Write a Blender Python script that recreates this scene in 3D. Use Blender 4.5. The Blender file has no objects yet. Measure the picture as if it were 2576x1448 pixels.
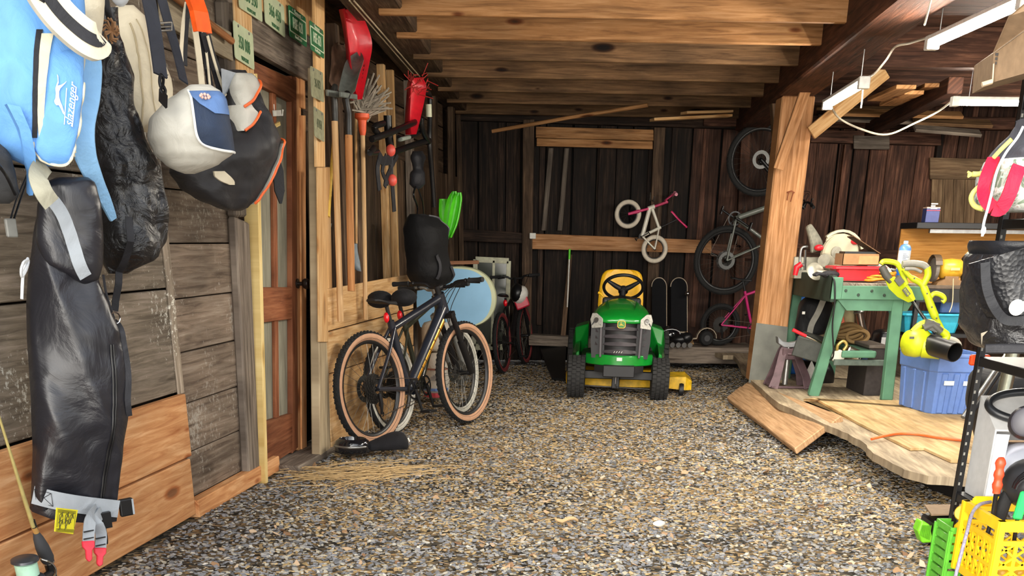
import bpy, bmesh, math, random
from mathutils import Vector, Matrix, noise, Euler
from math import sin, cos, pi, radians, sqrt, atan2
random.seed(7)
SC = bpy.context.scene
COL = SC.collection
V = Vector
# ---------------------------------------------------------------- camera model (pixels of the 2576 x 1448 frame)
FP, CX, CY, TH, ROLL, HC = 2700.0, 1288.0, 1717.0, math.atan(1117 / 2700), radians(0.7), 1.33
EYE = V((0, 0, HC))
_cr, _sr, _ct, _st = cos(ROLL), sin(ROLL), cos(TH), sin(TH)
def ray(px, py):
    X, Y = (px - CX) / FP, (CY - py) / FP
    X, Y = X * _cr - Y * _sr, X * _sr + Y * _cr
    return V((X, _ct + Y * _st, -_st + Y * _ct))
def onP(px, py, p0, n):
    r = ray(px, py)
    return EYE + r * ((V(p0) - EYE).dot(n) / r.dot(n))
def atY(px, py, y):
    r = ray(px, py); return EYE + r * (y / r.y)
def atZ(px, py, z=0.0):
    r = ray(px, py); return EYE + r * ((z - HC) / r.z)
def atX(px, py, x):
    r = ray(px, py); return EYE + r * (x / r.x)
WD = V((0.1300, 0.9915, 0)).normalized(); WN = V((WD.y, -WD.x, 0)); WP = V((-1.80, 4.416, 0)); UP = V((0, 0, 1))
def L(px, py, off=0.0):                     # point on the left wall plane moved off metres into the room
    return onP(px, py, WP + WN * off, WN)
def Lw(s, off, z): return WP + WD * s + WN * off + UP * z
def Ls(p): return (p - WP).dot(WD)
YB = 13.2
def B(px, py, off=0.0): return atY(px, py, YB - off)
def Rz(a): return Matrix.Rotation(a, 4, 'Z')
def Rx(a): return Matrix.Rotation(a, 4, 'X')
def Ry(a): return Matrix.Rotation(a, 4, 'Y')
def T(x, y=None, z=None):
    return Matrix.Translation(V(x) if y is None else V((x, y, z)))
def basis(x, y, z, o):
    m = Matrix.Identity(4)
    for i, a in enumerate((x, y, z)):
        for j in range(3): m[j][i] = a[j]
    for j in range(3): m[j][3] = o[j]
    return m
# ---------------------------------------------------------------- mesh builder
class MB:
    def __init__(s, M=None):
        s.v, s.f, s.uv, s.tn = [], [], [], []; s.M = M; s.tone = 1.0
    def _a(s, vs, fs, uvs=None, tone=None):
        b = len(s.v)
        s.v += [tuple(s.M @ V(p)) if s.M else tuple(p) for p in vs]
        for i, f in enumerate(fs):
            s.f.append([b + k for k in f])
            s.uv.append(uvs[i] if uvs else [(vs[k][0], vs[k][2]) for k in f])
            s.tn.append(s.tone if tone is None else tone)
        return s
    def obox(s, c, ax, half, tone=None):         # oriented box: centre, three axes, half sizes; grain along the first axis
        c = V(c); ax = [V(a).normalized() for a in ax]
        vs = [c + ax[0] * (i * half[0]) + ax[1] * (j * half[1]) + ax[2] * (k * half[2]) for i in (-1, 1) for j in (-1, 1) for k in (-1, 1)]
        fs = [(0, 1, 3, 2), (4, 6, 7, 5), (0, 4, 5, 1), (2, 3, 7, 6), (0, 2, 6, 4), (1, 5, 7, 3)]
        if ax[0].cross(ax[1]).dot(ax[2]) < 0: fs = [tuple(reversed(f)) for f in fs]
        ou, ov = random.random() * 20, random.random() * 20
        def co(k):
            i, j, l = (k >> 2) & 1, (k >> 1) & 1, k & 1
            return ((2 * i - 1) * half[0] + ou, (2 * j - 1) * half[1] + (2 * l - 1) * half[2] + ov)
        return s._a(vs, fs, [[co(k) for k in f] for f in fs], tone)
    def box(s, lo, hi, grain=0, tone=None):
        lo, hi = V(lo), V(hi); c = (lo + hi) / 2; h = (hi - lo) / 2
        E = [V((1, 0, 0)), V((0, 1, 0)), V((0, 0, 1))]
        o = [grain, (grain + 1) % 3, (grain + 2) % 3]
        return s.obox(c, [E[k] for k in o], [abs(h[k]) for k in o], tone)
    def board(s, a, b, w, t, n, tone=None):       # a plank from a to b, w wide, t thick along n
        a, b, n = V(a), V(b), V(n); d = (b - a).normalized(); n = (n - d * n.dot(d)).normalized(); sd = d.cross(n)
        return s.obox((a + b) / 2, (d, sd, n), ((b - a).length / 2, w / 2, t / 2), tone)
    def tube(s, pts, r, n=8, closed=False, caps=True, tone=None, flat=None):
        P = [V(p) for p in pts]; m = len(P); rr = r if isinstance(r, (list, tuple)) else [r] * m
        vs, fs, uvs = [], [], []; up = None; ln = 0; us = []
        for i in range(m):
            if closed: d = P[(i + 1) % m] - P[i - 1]
            else: d = P[min(i + 1, m - 1)] - P[max(i - 1, 0)]
            d = d.normalized() if d.length > 1e-9 else V((0, 0, 1))
            if up is None:
                up = V((0, 0, 1)) if abs(d.z) < 0.9 else V((1, 0, 0))
            a = up - d * up.dot(d)
            if a.length < 1e-6: a = d.orthogonal()
            a.normalize(); up = a; b = d.cross(a)
            if i: ln += (P[i] - P[i - 1]).length
            us.append(ln)
            for k in range(n):
                t = 2 * pi * k / n
                vs.append(P[i] + (a * cos(t) + b * sin(t)) * rr[i])
        for i in range(m if closed else m - 1):
            j = (i + 1) % m
            for k in range(n):
                q = (k + 1) % n
                fs.append((i * n + k, i * n + q, j * n + q, j * n + k))
                u0, u1 = us[i], us[i] + (P[j] - P[i]).length; v0, v1 = k / n * .2, (k + 1) / n * .2
                uvs.append([(u0, v0), (u0, v1), (u1, v1), (u1, v0)])
        if caps and not closed:
            fs.append(tuple(reversed(range(n)))); uvs.append([(0, 0)] * n)
            fs.append(tuple((m - 1) * n + k for k in range(n))); uvs.append([(0, 0)] * n)
        return s._a(vs, fs, uvs, tone)
    def lathe(s, prof, o, ax, n=24, tone=None, a0=0, a1=2 * pi):   # profile [(r, h)] round the axis ax from o
        o, ax = V(o), V(ax).normalized(); a = ax.orthogonal().normalized(); b = ax.cross(a)
        full = abs(a1 - a0 - 2 * pi) < 1e-6; N = n if full else n + 1
        vs, fs = [], []
        for r, h in prof:
            for k in range(N):
                t = a0 + (a1 - a0) * k / n
                vs.append(o + ax * h + (a * cos(t) + b * sin(t)) * max(r, 1e-5))
        for i in range(len(prof) - 1):
            for k in range(n):
                q = (k + 1) % N
                fs.append((i * N + k, i * N + q, (i + 1) * N + q, (i + 1) * N + k))
        return s._a(vs, fs, None, tone)
    def loft(s, rings, caps=True, closed=True, tone=None):
        n = len(rings[0]); vs = [V(p) for r in rings for p in r]; fs, uvs = [], []
        for i in range(len(rings) - 1):
            for k in range(n if closed else n - 1):
                q = (k + 1) % n
                fs.append((i * n + k, i * n + q, (i + 1) * n + q, (i + 1) * n + k)); uvs.append([(k * .05, i * .05), (k * .05 + .05, i * .05), (k * .05 + .05, i * .05 + .05), (k * .05, i * .05 + .05)])
        if caps and closed:
            fs.append(tuple(reversed(range(n)))); uvs.append([(0, 0)] * n)
            fs.append(tuple((len(rings) - 1) * n + k for k in range(n))); uvs.append([(0, 0)] * n)
        return s._a(vs, fs, uvs, tone)
    def prism(s, poly, vec, tone=None):           # flat polygon (3-D points) pushed along vec
        P = [V(p) for p in poly]; v = V(vec); n = len(P)
        nn = V((0, 0, 0))
        for i in range(n): nn += P[i].cross(P[(i + 1) % n])
        if nn.dot(v) > 0: P.reverse()
        vs = P + [p + v for p in P]
        d = (P[1] - P[0]).normalized(); e = v.normalized().cross(d); ou, ov = random.random() * 20, random.random() * 20
        uv = lambda k: (vs[k].dot(d) + ou, vs[k].dot(e) + ov)
        fs = [tuple(range(n)), tuple(reversed(range(n, 2 * n)))] + [((i + 1) % n, i, n + i, n + (i + 1) % n) for i in range(n)]
        return s._a(vs, fs, [[uv(k) for k in f] for f in fs], tone)
    def strap(s, pts, w, t, nrm, tone=None):      # flat ribbon along pts, w wide, t thick, its face along nrm
        P = [V(p) for p in pts]; m = len(P); rings = []
        W = w if isinstance(w, (list, tuple)) else [w] * m
        for i in range(m):
            d = (P[min(i + 1, m - 1)] - P[max(i - 1, 0)]).normalized()
            nn = V(nrm[i]) if isinstance(nrm, list) else V(nrm)
            nn = (nn - d * nn.dot(d)).normalized(); sd = d.cross(nn)
            rings.append([P[i] + sd * W[i] / 2 + nn * t / 2, P[i] - sd * W[i] / 2 + nn * t / 2, P[i] - sd * W[i] / 2 - nn * t / 2, P[i] + sd * W[i] / 2 - nn * t / 2])
        return s.loft(rings, tone=tone)
    def ball(s, c, r, n=14, m=9, ax=None, tone=None):
        r = V((r, r, r)) if not hasattr(r, '__len__') else V(r); c = V(c)
        ax = ax or (V((1, 0, 0)), V((0, 1, 0)), V((0, 0, 1)))
        rings = []
        for i in range(m + 1):
            th = pi * i / m; q = max(sin(th), 1e-4)
            rings.append([c + ax[0] * (r.x * q * cos(2 * pi * k / n)) + ax[1] * (r.y * q * sin(2 * pi * k / n)) - ax[2] * (r.z * cos(th)) for k in range(n)])
        return s.loft(rings, tone=tone)
    def grid(s, nu, nv, fn, tone=None, closed_u=False):
        vs = [fn(i / nu, j / nv) for j in range(nv + 1) for i in range(nu + 1)]
        fs = [(j * (nu + 1) + i, j * (nu + 1) + i + 1, (j + 1) * (nu + 1) + i + 1, (j + 1) * (nu + 1) + i) for j in range(nv) for i in range(nu)]
        uvs = [[(k % (nu + 1) / nu, k // (nu + 1) / nv) for k in f] for f in fs]
        return s._a(vs, fs, uvs, tone)
    def text(s, txt, M, size=1.0, depth=.001, sx=1.0, align='CENTER', shear=0, tone=None):
        cu = bpy.data.curves.new('t', 'FONT'); cu.body = txt; cu.size = size; cu.align_x = align; cu.align_y = 'CENTER'; cu.extrude = depth; cu.shear = shear; cu.resolution_u = 3
        ob = bpy.data.objects.new('t', cu); COL.objects.link(ob)
        me = bpy.data.meshes.new_from_object(ob.evaluated_get(bpy.context.evaluated_depsgraph_get()))
        bpy.data.objects.remove(ob); bpy.data.curves.remove(cu)
        mm = M @ Matrix.Diagonal((sx, 1, 1, 1))
        s._a([mm @ v.co for v in me.vertices], [tuple(p.vertices) for p in me.polygons], None, tone)
        bpy.data.meshes.remove(me); return s
    def build(s, name, mat, parent=None, smooth=None, bevel=0, sub=0, seg=1, solid=0, disp=None):
        me = bpy.data.meshes.new(name); me.from_pydata(s.v, [], s.f); me.update()
        uvl = me.uv_layers.new(name='UVMap')
        flat = [c for f in s.uv for q in f for c in q]
        uvl.data.foreach_set('uv', flat)
        at = me.attributes.new('tone', 'FLOAT', 'FACE'); at.data.foreach_set('value', s.tn)
        me.materials.append(mat)
        if smooth is not None:
            me.shade_smooth()
            if smooth < 179: me.set_sharp_from_angle(angle=radians(smooth))
        o = bpy.data.objects.new(name, me); COL.objects.link(o)
        if solid:
            md = o.modifiers.new('Solidify', 'SOLIDIFY'); md.thickness = solid; md.offset = 0
        if bevel:
            md = o.modifiers.new('Bevel', 'BEVEL'); md.width = bevel; md.segments = seg; md.limit_method = 'ANGLE'; md.angle_limit = radians(40)
        if sub:
            md = o.modifiers.new('Subdivision', 'SUBSURF'); md.levels = sub; md.render_levels = sub
        if parent is not None:
            o.parent = parent
            if parent.type == 'EMPTY': o.matrix_parent_inverse = T(-parent.location)
        return o
def thing(name, label, cat, loc, group=None):
    o = bpy.data.objects.new(name, None); COL.objects.link(o); o.location = V(loc); o.empty_display_size = .1
    return tag(o, label, cat, group)
def tag(o, label, cat, group=None, kind=None):
    o['label'] = label; o['category'] = cat
    if group: o['group'] = group
    if kind: o['kind'] = kind
    return o
def lab(o, label): o['label'] = label; return o
def struct(o, label=None, cat=None):
    o['kind'] = 'structure'
    if label: o['label'] = label
    if cat: o['category'] = cat
    return o
def curve(pts, n=8, closed=False):                # smooth points through pts (Catmull-Rom)
    P = [V(p) for p in pts]; out = []; m = len(P)
    for i in range(m if closed else m - 1):
        if closed: a, b, c, d = P[i - 1], P[i], P[(i + 1) % m], P[(i + 2) % m]
        else: a, b, c, d = P[max(i - 1, 0)], P[i], P[i + 1], P[min(i + 2, m - 1)]
        for k in range(n):
            t = k / n
            out.append(.5 * ((2 * b) + (c - a) * t + (2 * a - 5 * b + 4 * c - d) * t * t + (3 * b - a - 3 * c + d) * t ** 3))
    if not closed: out.append(P[-1])
    return out
def fbm(p, sc=1.0, o=3): return noise.fractal(V(p) * sc, 1.0, 2.0, o)
# ---------------------------------------------------------------- materials
_M = {}
def _new(name):
    m = bpy.data.materials.new(name); m.use_nodes = True; nt = m.node_tree; nt.nodes.clear()
    out = nt.nodes.new('ShaderNodeOutputMaterial'); p = nt.nodes.new('ShaderNodeBsdfPrincipled'); nt.links.new(p.outputs[0], out.inputs[0])
    return m, nt, p
def N(nt, typ, **kw):
    n = nt.nodes.new(typ)
    for k, v in kw.items():
        if k.startswith('i_'):
            n.inputs[int(k[2:]) if k[2:].isdigit() else k[2:].replace('_', ' ')].default_value = v
        else: setattr(n, k, v)
    return n
def col4(c): return (c[0], c[1], c[2], 1)
def H(h):                                          # sRGB hex to linear
    h = h.lstrip('#'); c = [int(h[i:i + 2], 16) / 255 for i in (0, 2, 4)]
    return tuple(x / 12.92 if x <= .04045 else ((x + .055) / 1.055) ** 2.4 for x in c)
def ramp(nt, stops):
    r = nt.nodes.new('ShaderNodeValToRGB'); e = r.color_ramp.elements
    e[0].position, e[0].color = stops[0][0], col4(stops[0][1]); e[1].position, e[1].color = stops[-1][0], col4(stops[-1][1])
    for p, c in stops[1:-1]:
        q = e.new(p); q.color = col4(c)
    return r
def plain(name, c, rough=.5, metal=0, var=.12, scale=30, bump=0, spec=.5, coat=0, trans=0, alpha=1, bscale=None):
    if name in _M: return _M[name]
    c = H(c) if isinstance(c, str) else c
    m, nt, p = _new(name)
    tc = N(nt, 'ShaderNodeTexCoord'); nz = N(nt, 'ShaderNodeTexNoise'); nz.inputs['Scale'].default_value = scale; nz.inputs['Detail'].default_value = 4
    nt.links.new(tc.outputs['Object'], nz.inputs['Vector'])
    r = ramp(nt, [(.3, tuple(x * (1 - var) for x in c)), (.7, tuple(min(1, x * (1 + var)) for x in c))])
    nt.links.new(nz.outputs['Fac'], r.inputs[0]); nt.links.new(r.outputs[0], p.inputs['Base Color'])
    p.inputs['Roughness'].default_value = rough; p.inputs['Metallic'].default_value = metal; p.inputs['Specular IOR Level'].default_value = spec
    p.inputs['Coat Weight'].default_value = coat; p.inputs['Transmission Weight'].default_value = trans; p.inputs['Alpha'].default_value = alpha
    if bump:
        b = N(nt, 'ShaderNodeBump'); b.inputs['Strength'].default_value = bump; b.inputs['Distance'].default_value = .01
        n2 = nz
        if bscale:
            n2 = N(nt, 'ShaderNodeTexNoise'); n2.inputs['Scale'].default_value = bscale; n2.inputs['Detail'].default_value = 5; nt.links.new(tc.outputs['Object'], n2.inputs['Vector'])
        nt.links.new(n2.outputs['Fac'], b.inputs['Height']); nt.links.new(b.outputs[0], p.inputs['Normal'])
    _M[name] = m; return m
def wood(name, dark, mid, light, rough=.75, knots=.5, grain=1.0, stain=.5, bump=.35, spec=.25, fleck=0):
    if name in _M: return _M[name]
    dark, mid, light = [H(x) if isinstance(x, str) else x for x in (dark, mid, light)]
    m, nt, p = _new(name); lk = nt.links.new
    uv = N(nt, 'ShaderNodeUVMap', uv_map='UVMap')
    mp = N(nt, 'ShaderNodeMapping'); mp.inputs['Scale'].default_value = (1.6, 26 * grain, 1); lk(uv.outputs[0], mp.inputs[0])
    n1 = N(nt, 'ShaderNodeTexNoise'); n1.inputs['Scale'].default_value = 1.6; n1.inputs['Detail'].default_value = 8; n1.inputs['Roughness'].default_value = .62; n1.inputs['Distortion'].default_value = .6; lk(mp.outputs[0], n1.inputs['Vector'])
    r1 = ramp(nt, [(.28, dark), (.5, mid), (.72, light)]); lk(n1.outputs['Fac'], r1.inputs[0])
    mp2 = N(nt, 'ShaderNodeMapping'); mp2.inputs['Scale'].default_value = (1.3, 3.5, 1); lk(uv.outputs[0], mp2.inputs[0])
    n2 = N(nt, 'ShaderNodeTexNoise'); n2.inputs['Scale'].default_value = 1.5; n2.inputs['Detail'].default_value = 5; lk(mp2.outputs[0], n2.inputs['Vector'])
    r2 = ramp(nt, [(.35, (1 - stain,) * 3), (.62, (1, 1, 1))]); lk(n2.outputs['Fac'], r2.inputs[0])
    mx = N(nt, 'ShaderNodeMix', data_type='RGBA', blend_type='MULTIPLY'); mx.inputs[0].default_value = 1; lk(r1.outputs[0], mx.inputs[6]); lk(r2.outputs[0], mx.inputs[7])
    last = mx.outputs[2]
    if knots:
        mp3 = N(nt, 'ShaderNodeMapping'); mp3.inputs['Scale'].default_value = (2.2, 6.5, 1); lk(uv.outputs[0], mp3.inputs[0])
        vo = N(nt, 'ShaderNodeTexVoronoi', voronoi_dimensions='2D'); vo.inputs['Scale'].default_value = 1; vo.inputs['Randomness'].default_value = 1; lk(mp3.outputs[0], vo.inputs['Vector'])
        sp = N(nt, 'ShaderNodeSeparateColor'); lk(vo.outputs['Color'], sp.inputs[0])
        gt = N(nt, 'ShaderNodeMath', operation='MULTIPLY_ADD'); lk(sp.outputs[0], gt.inputs[0]); gt.inputs[1].default_value = .5; lk(vo.outputs['Distance'], gt.inputs[2])
        r3 = ramp(nt, [(.10, tuple(x * .35 for x in dark)), (.17, tuple(x * .9 for x in mid)), (.24, (1, 1, 1))]); lk(gt.outputs[0], r3.inputs[0])
        m3 = N(nt, 'ShaderNodeMix', data_type='RGBA', blend_type='MULTIPLY'); m3.inputs[0].default_value = knots; lk(last, m3.inputs[6]); lk(r3.outputs[0], m3.inputs[7]); last = m3.outputs[2]
    if fleck:
        tc = N(nt, 'ShaderNodeTexCoord'); nf = N(nt, 'ShaderNodeTexNoise'); nf.inputs['Scale'].default_value = 38; nf.inputs['Detail'].default_value = 7; nf.inputs['Roughness'].default_value = .75; lk(tc.outputs['Object'], nf.inputs['Vector'])
        ng = N(nt, 'ShaderNodeTexNoise'); ng.inputs['Scale'].default_value = 2.6; ng.inputs['Detail'].default_value = 4; lk(tc.outputs['Object'], ng.inputs['Vector'])
        ad = N(nt, 'ShaderNodeMath', operation='MULTIPLY_ADD'); lk(ng.outputs['Fac'], ad.inputs[0]); ad.inputs[1].default_value = .55; lk(nf.outputs['Fac'], ad.inputs[2])
        rf = ramp(nt, [(.86, (0, 0, 0)), (.92, (fleck, fleck, fleck))]); lk(ad.outputs[0], rf.inputs[0])
        mf_ = N(nt, 'ShaderNodeMix', data_type='RGBA'); lk(rf.outputs[0], mf_.inputs[0]); lk(last, mf_.inputs[6]); mf_.inputs[7].default_value = col4(H('#d6d2c6')); last = mf_.outputs[2]
    at = N(nt, 'ShaderNodeAttribute', attribute_name='tone')
    m4 = N(nt, 'ShaderNodeMix', data_type='RGBA', blend_type='MULTIPLY'); m4.inputs[0].default_value = 1; lk(last, m4.inputs[6]); lk(at.outputs['Fac'], m4.inputs[7])
    lk(m4.outputs[2], p.inputs['Base Color'])
    p.inputs['Roughness'].default_value = rough; p.inputs['Specular IOR Level'].default_value = spec
    b = N(nt, 'ShaderNodeBump'); b.inputs['Strength'].default_value = bump; b.inputs['Distance'].default_value = .006; lk(n1.outputs['Fac'], b.inputs['Height']); lk(b.outputs[0], p.inputs['Normal'])
    _M[name] = m; return m
def emit(name, c, s):
    if name in _M: return _M[name]
    m = bpy.data.materials.new(name); m.use_nodes = True; nt = m.node_tree; nt.nodes.clear()
    o = nt.nodes.new('ShaderNodeOutputMaterial'); e = nt.nodes.new('ShaderNodeEmission'); e.inputs[0].default_value = col4(c); e.inputs[1].default_value = s; nt.links.new(e.outputs[0], o.inputs[0])
    _M[name] = m; return m
def fabric(name, c, rough=.75, weave=420, bump=.25, wr=9, var=.2, sheen=.02, spec=.3, wb=.5):
    if name in _M: return _M[name]
    c = H(c) if isinstance(c, str) else c
    m, nt, p = _new(name); lk = nt.links.new
    tc = N(nt, 'ShaderNodeTexCoord'); n1 = N(nt, 'ShaderNodeTexNoise'); n1.inputs['Scale'].default_value = wr; n1.inputs['Detail'].default_value = 6; n1.inputs['Distortion'].default_value = 1.2; lk(tc.outputs['Object'], n1.inputs['Vector'])
    r = ramp(nt, [(.3, tuple(x * (1 - var) for x in c)), (.7, tuple(min(1, x * (1 + var)) for x in c))]); lk(n1.outputs['Fac'], r.inputs[0]); lk(r.outputs[0], p.inputs['Base Color'])
    n2 = N(nt, 'ShaderNodeTexNoise'); n2.inputs['Scale'].default_value = weave; n2.inputs['Detail'].default_value = 1; lk(tc.outputs['Object'], n2.inputs['Vector'])
    b0 = N(nt, 'ShaderNodeBump'); b0.inputs['Strength'].default_value = bump; b0.inputs['Distance'].default_value = .002; lk(n2.outputs['Fac'], b0.inputs['Height'])
    b = N(nt, 'ShaderNodeBump'); b.inputs['Strength'].default_value = wb; b.inputs['Distance'].default_value = .02; lk(n1.outputs['Fac'], b.inputs['Height']); lk(b0.outputs[0], b.inputs['Normal']); lk(b.outputs[0], p.inputs['Normal'])
    p.inputs['Roughness'].default_value = rough; p.inputs['Sheen Weight'].default_value = sheen; p.inputs['Specular IOR Level'].default_value = spec
    _M[name] = m; return m
# ================================================================ materials for the barn
W_OR = wood('fir_new', '#a8663a', '#cf9562', '#e8b685', knots=.75, stain=.18, grain=.8)
W_PALE = wood('pine_pale', '#b3834e', '#d8ac76', '#ebcc9e', knots=.5, stain=.15)
W_YEL = wood('pine_yellow', '#b99552', '#e3c888', '#f3dfab', knots=.6, stain=.12)
W_GREY = wood('barn_grey', '#4d4238', '#83766a', '#a89a8a', knots=.25, stain=.35, bump=.7)
W_BRN = wood('barn_brown', '#35251a', '#5f4a38', '#8a7058', knots=.3, stain=.55, bump=.7)
W_DK = wood('barn_dark_shade', '#0e0906', '#261a13', '#4a392c', knots=.35, stain=.6, bump=.7)  # weathered wood, base darkened further to carry the shade at the back
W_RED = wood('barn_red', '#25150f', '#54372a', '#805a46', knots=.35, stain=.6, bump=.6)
W_JST = wood('joist_fir', '#6f4c2c', '#a9794c', '#c8996a', knots=.9, stain=.35)
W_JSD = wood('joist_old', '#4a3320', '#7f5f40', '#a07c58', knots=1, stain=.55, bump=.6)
W_BEAM = wood('beam_dark', '#2a1a12', '#5a3524', '#7d5038', knots=.2, stain=.45, bump=.6)
W_POST = wood('post_fir', '#8a5c34', '#bb875a', '#d6a67a', knots=.3, stain=.3)
W_PLY = wood('plywood', '#a08258', '#c0a070', '#d6bb90', knots=.3, stain=.25, grain=.6)
W_PLYG = wood('plywood_grey', '#7d6c58', '#a8967c', '#c9b798', knots=.15, stain=.3, grain=.6)
W_DOORR = wood('door_red', '#5a2f1c', '#8f5638', '#ac7350', knots=.1, stain=.35, rough=.6)
W_DOORG = wood('door_grey', '#6f6b5c', '#938f7e', '#aaa692', knots=0, stain=.25, rough=.7)
M_HOLE = plain('shadow_gap', (.004, .004, .004), rough=1, var=0)
M_BLACK = plain('black_metal', '#141416', rough=.45, var=.2)
M_BLKP = plain('black_plastic', '#111113', rough=.38, var=.15)
M_RUB = plain('black_rubber', '#161617', rough=.8, var=.2, bump=.2, scale=120)
M_STEEL = plain('steel', '#9a9a98', rough=.35, metal=.9, var=.15)
M_CHROME = plain('chrome', '#c8c4be', rough=.16, metal=1, var=.05)
M_WHITE = plain('white_plastic', '#dcdad2', rough=.5)

def pb(mb, pts, off, t, tone=None):                 # a board on the left wall: corners seen in the photo, first edge along the grain
    return mb.prism([L(x, y, off + t) for x, y in pts], WN * -t, tone)
def rt(a=.82, b=1.12): return random.uniform(a, b)

# ---------------------------------------------------------------- ground
def gz(x, y):
    h = .022 * noise.noise(V((x * 1.1, y * 1.1, 0))) + .012 * noise.noise(V((x * 4, y * 4, 3)))
    return h - .015
def ground_mat():
    m, nt, p = _new('gravel_ground'); lk = nt.links.new
    tc = N(nt, 'ShaderNodeTexCoord')
    v = N(nt, 'ShaderNodeTexVoronoi'); v.inputs['Scale'].default_value = 42; lk(tc.outputs['Object'], v.inputs['Vector'])
    sep = N(nt, 'ShaderNodeSeparateColor'); lk(v.outputs['Color'], sep.inputs[0])
    r = ramp(nt, [(0, H('#2c2a28')), (.3, H('#56524c')), (.5, H('#7d7468')), (.72, H('#8f7d62')), (.9, H('#b79a72')), (1, H('#c9bfae'))]); lk(sep.outputs[0], r.inputs[0])
    n = N(nt, 'ShaderNodeTexNoise'); n.inputs['Scale'].default_value = .9; n.inputs['Detail'].default_value = 6; lk(tc.outputs['Object'], n.inputs['Vector'])
    r2 = ramp(nt, [(.36, H('#77736c')), (.52, H('#c8bda8')), (.66, H('#ead8b4'))]); lk(n.outputs['Fac'], r2.inputs[0])
    mx = N(nt, 'ShaderNodeMix', data_type='RGBA', blend_type='MULTIPLY'); mx.inputs[0].default_value = .85; lk(r.outputs[0], mx.inputs[6]); lk(r2.outputs[0], mx.inputs[7])
    lk(mx.outputs[2], p.inputs['Base Color']); p.inputs['Roughness'].default_value = .9; p.inputs['Specular IOR Level'].default_value = .2
    b = N(nt, 'ShaderNodeBump'); b.inputs['Strength'].default_value = .9; b.inputs['Distance'].default_value = .015; lk(v.outputs['Distance'], b.inputs['Height']); lk(b.outputs[0], p.inputs['Normal'])
    return m
mb = MB(); mb.grid(110, 150, lambda u, v: V((-3 + 10 * u, 2.2 + 11.4 * v, gz(-3 + 10 * u, 2.2 + 11.4 * v))))
struct(mb.build('ground', ground_mat(), smooth=180))
def chip_mat(name, stops):
    m, nt, p = _new(name); lk = nt.links.new
    at = N(nt, 'ShaderNodeAttribute', attribute_name='tone'); r = ramp(nt, stops); lk(at.outputs['Fac'], r.inputs[0]); lk(r.outputs[0], p.inputs['Base Color'])
    p.inputs['Roughness'].default_value = .8; p.inputs['Specular IOR Level'].default_value = .3
    return m
def chips(name, label, cat, n, mat, smin, smax, thick, place, elong=1.5, tilt=.3):
    rnd = random.Random(hash(name) % 1000 + 3 if False else len(name)); mb = MB(); vs, fs, tn = [], [], []
    for _ in range(n):
        q = place(rnd)
        if q is None: continue
        x, y = q; z = gz(x, y); s = rnd.uniform(smin, smax); a = rnd.uniform(0, 6.28); el = rnd.uniform(1, elong)
        k = rnd.choice((4, 5, 6)); tx, ty = rnd.uniform(-tilt, tilt), rnd.uniform(-tilt, tilt); t = s * thick; b = len(vs); ca, sa = cos(a), sin(a)
        ring = []
        for j in range(k):
            r = s * rnd.uniform(.6, 1.0); th = 6.283 * j / k + rnd.uniform(-.25, .25)
            px, py = r * cos(th) * el, r * sin(th) / el ** .5
            ring.append((x + px * ca - py * sa, y + px * sa + py * ca, px * tx + py * ty))
        lift = s * (abs(tx) + abs(ty)) * .35
        vs += [(p[0], p[1], z + p[2] + lift - t * .5) for p in ring] + [(x + (p[0] - x) * .86, y + (p[1] - y) * .86, z + p[2] + lift + t) for p in ring]
        tone = rnd.random()
        fs.append([b + k + j for j in range(k)]); tn.append(tone)
        for j in range(k):
            i2 = (j + 1) % k; fs.append([b + j, b + i2, b + k + i2, b + k + j]); tn.append(tone * .92)
    mb.v, mb.f, mb.tn, mb.uv = vs, fs, tn, [[(0, 0)] * len(f) for f in fs]
    return tag(mb.build(name, mat), label, cat, kind='stuff')
def on_gravel(x, y):
    if x < -1.80 + .131 * (y - 4.416) + .06: return False
    if y < 6.0: return x < 3.6
    ex = 2.3 if y > 6.6 else 2.35 + (6.6 - y) * .3
    return x < ex + .4
def place_any(r):
    y = 3.1 + 10.0 * r.random() ** 1.9; x = r.uniform(-1.9, 3.2)
    return (x, y) if on_gravel(x, y) else None
def place_mid(r):
    y = 3.3 + 9.5 * r.random() ** 1.3; x = r.uniform(-1.2, 2.6)
    if y < 5.2 and r.random() < .5: return None
    if noise.noise(V((x * .8, y * .8, 9))) < -.25 and r.random() < .7: return None
    return (x, y) if on_gravel(x, y) else None
chips('slate_gravel', 'loose grey slate gravel covering the barn ground', 'gravel', 78000, chip_mat('slate_chips', [(0, H('#5a5a5b')), (.25, H('#717274')), (.5, H('#86868a')), (.72, H('#989590')), (.9, H('#aca48f')), (1, H('#d0ccc4'))]), .005, .016, .22, place_any)
chips('wood_chip_litter', 'tan wood chips and leaf bits strewn over the gravel', 'wood chips', 40000, chip_mat('tan_chips', [(0, H('#84704f')), (.3, H('#9f875d')), (.6, H('#b49a6c')), (.85, H('#c8b088')), (1, H('#b08a68'))]), .005, .017, .1, place_mid, elong=2.6, tilt=.25)
def place_leaf(r):
    y = 3.2 + 4.5 * r.random(); x = r.uniform(-1.4, 2.2)
    return (x, y) if on_gravel(x, y) else None
chips('dry_leaf_litter', 'scattered dry tan leaves lying on the gravel', 'leaves', 520, chip_mat('leaf_chips', [(0, H('#7c5a40')), (.4, H('#a48260')), (.8, H('#bfa384')), (1, H('#cfbfa6'))]), .012, .028, .05, place_leaf, elong=1.7, tilt=.5)
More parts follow.
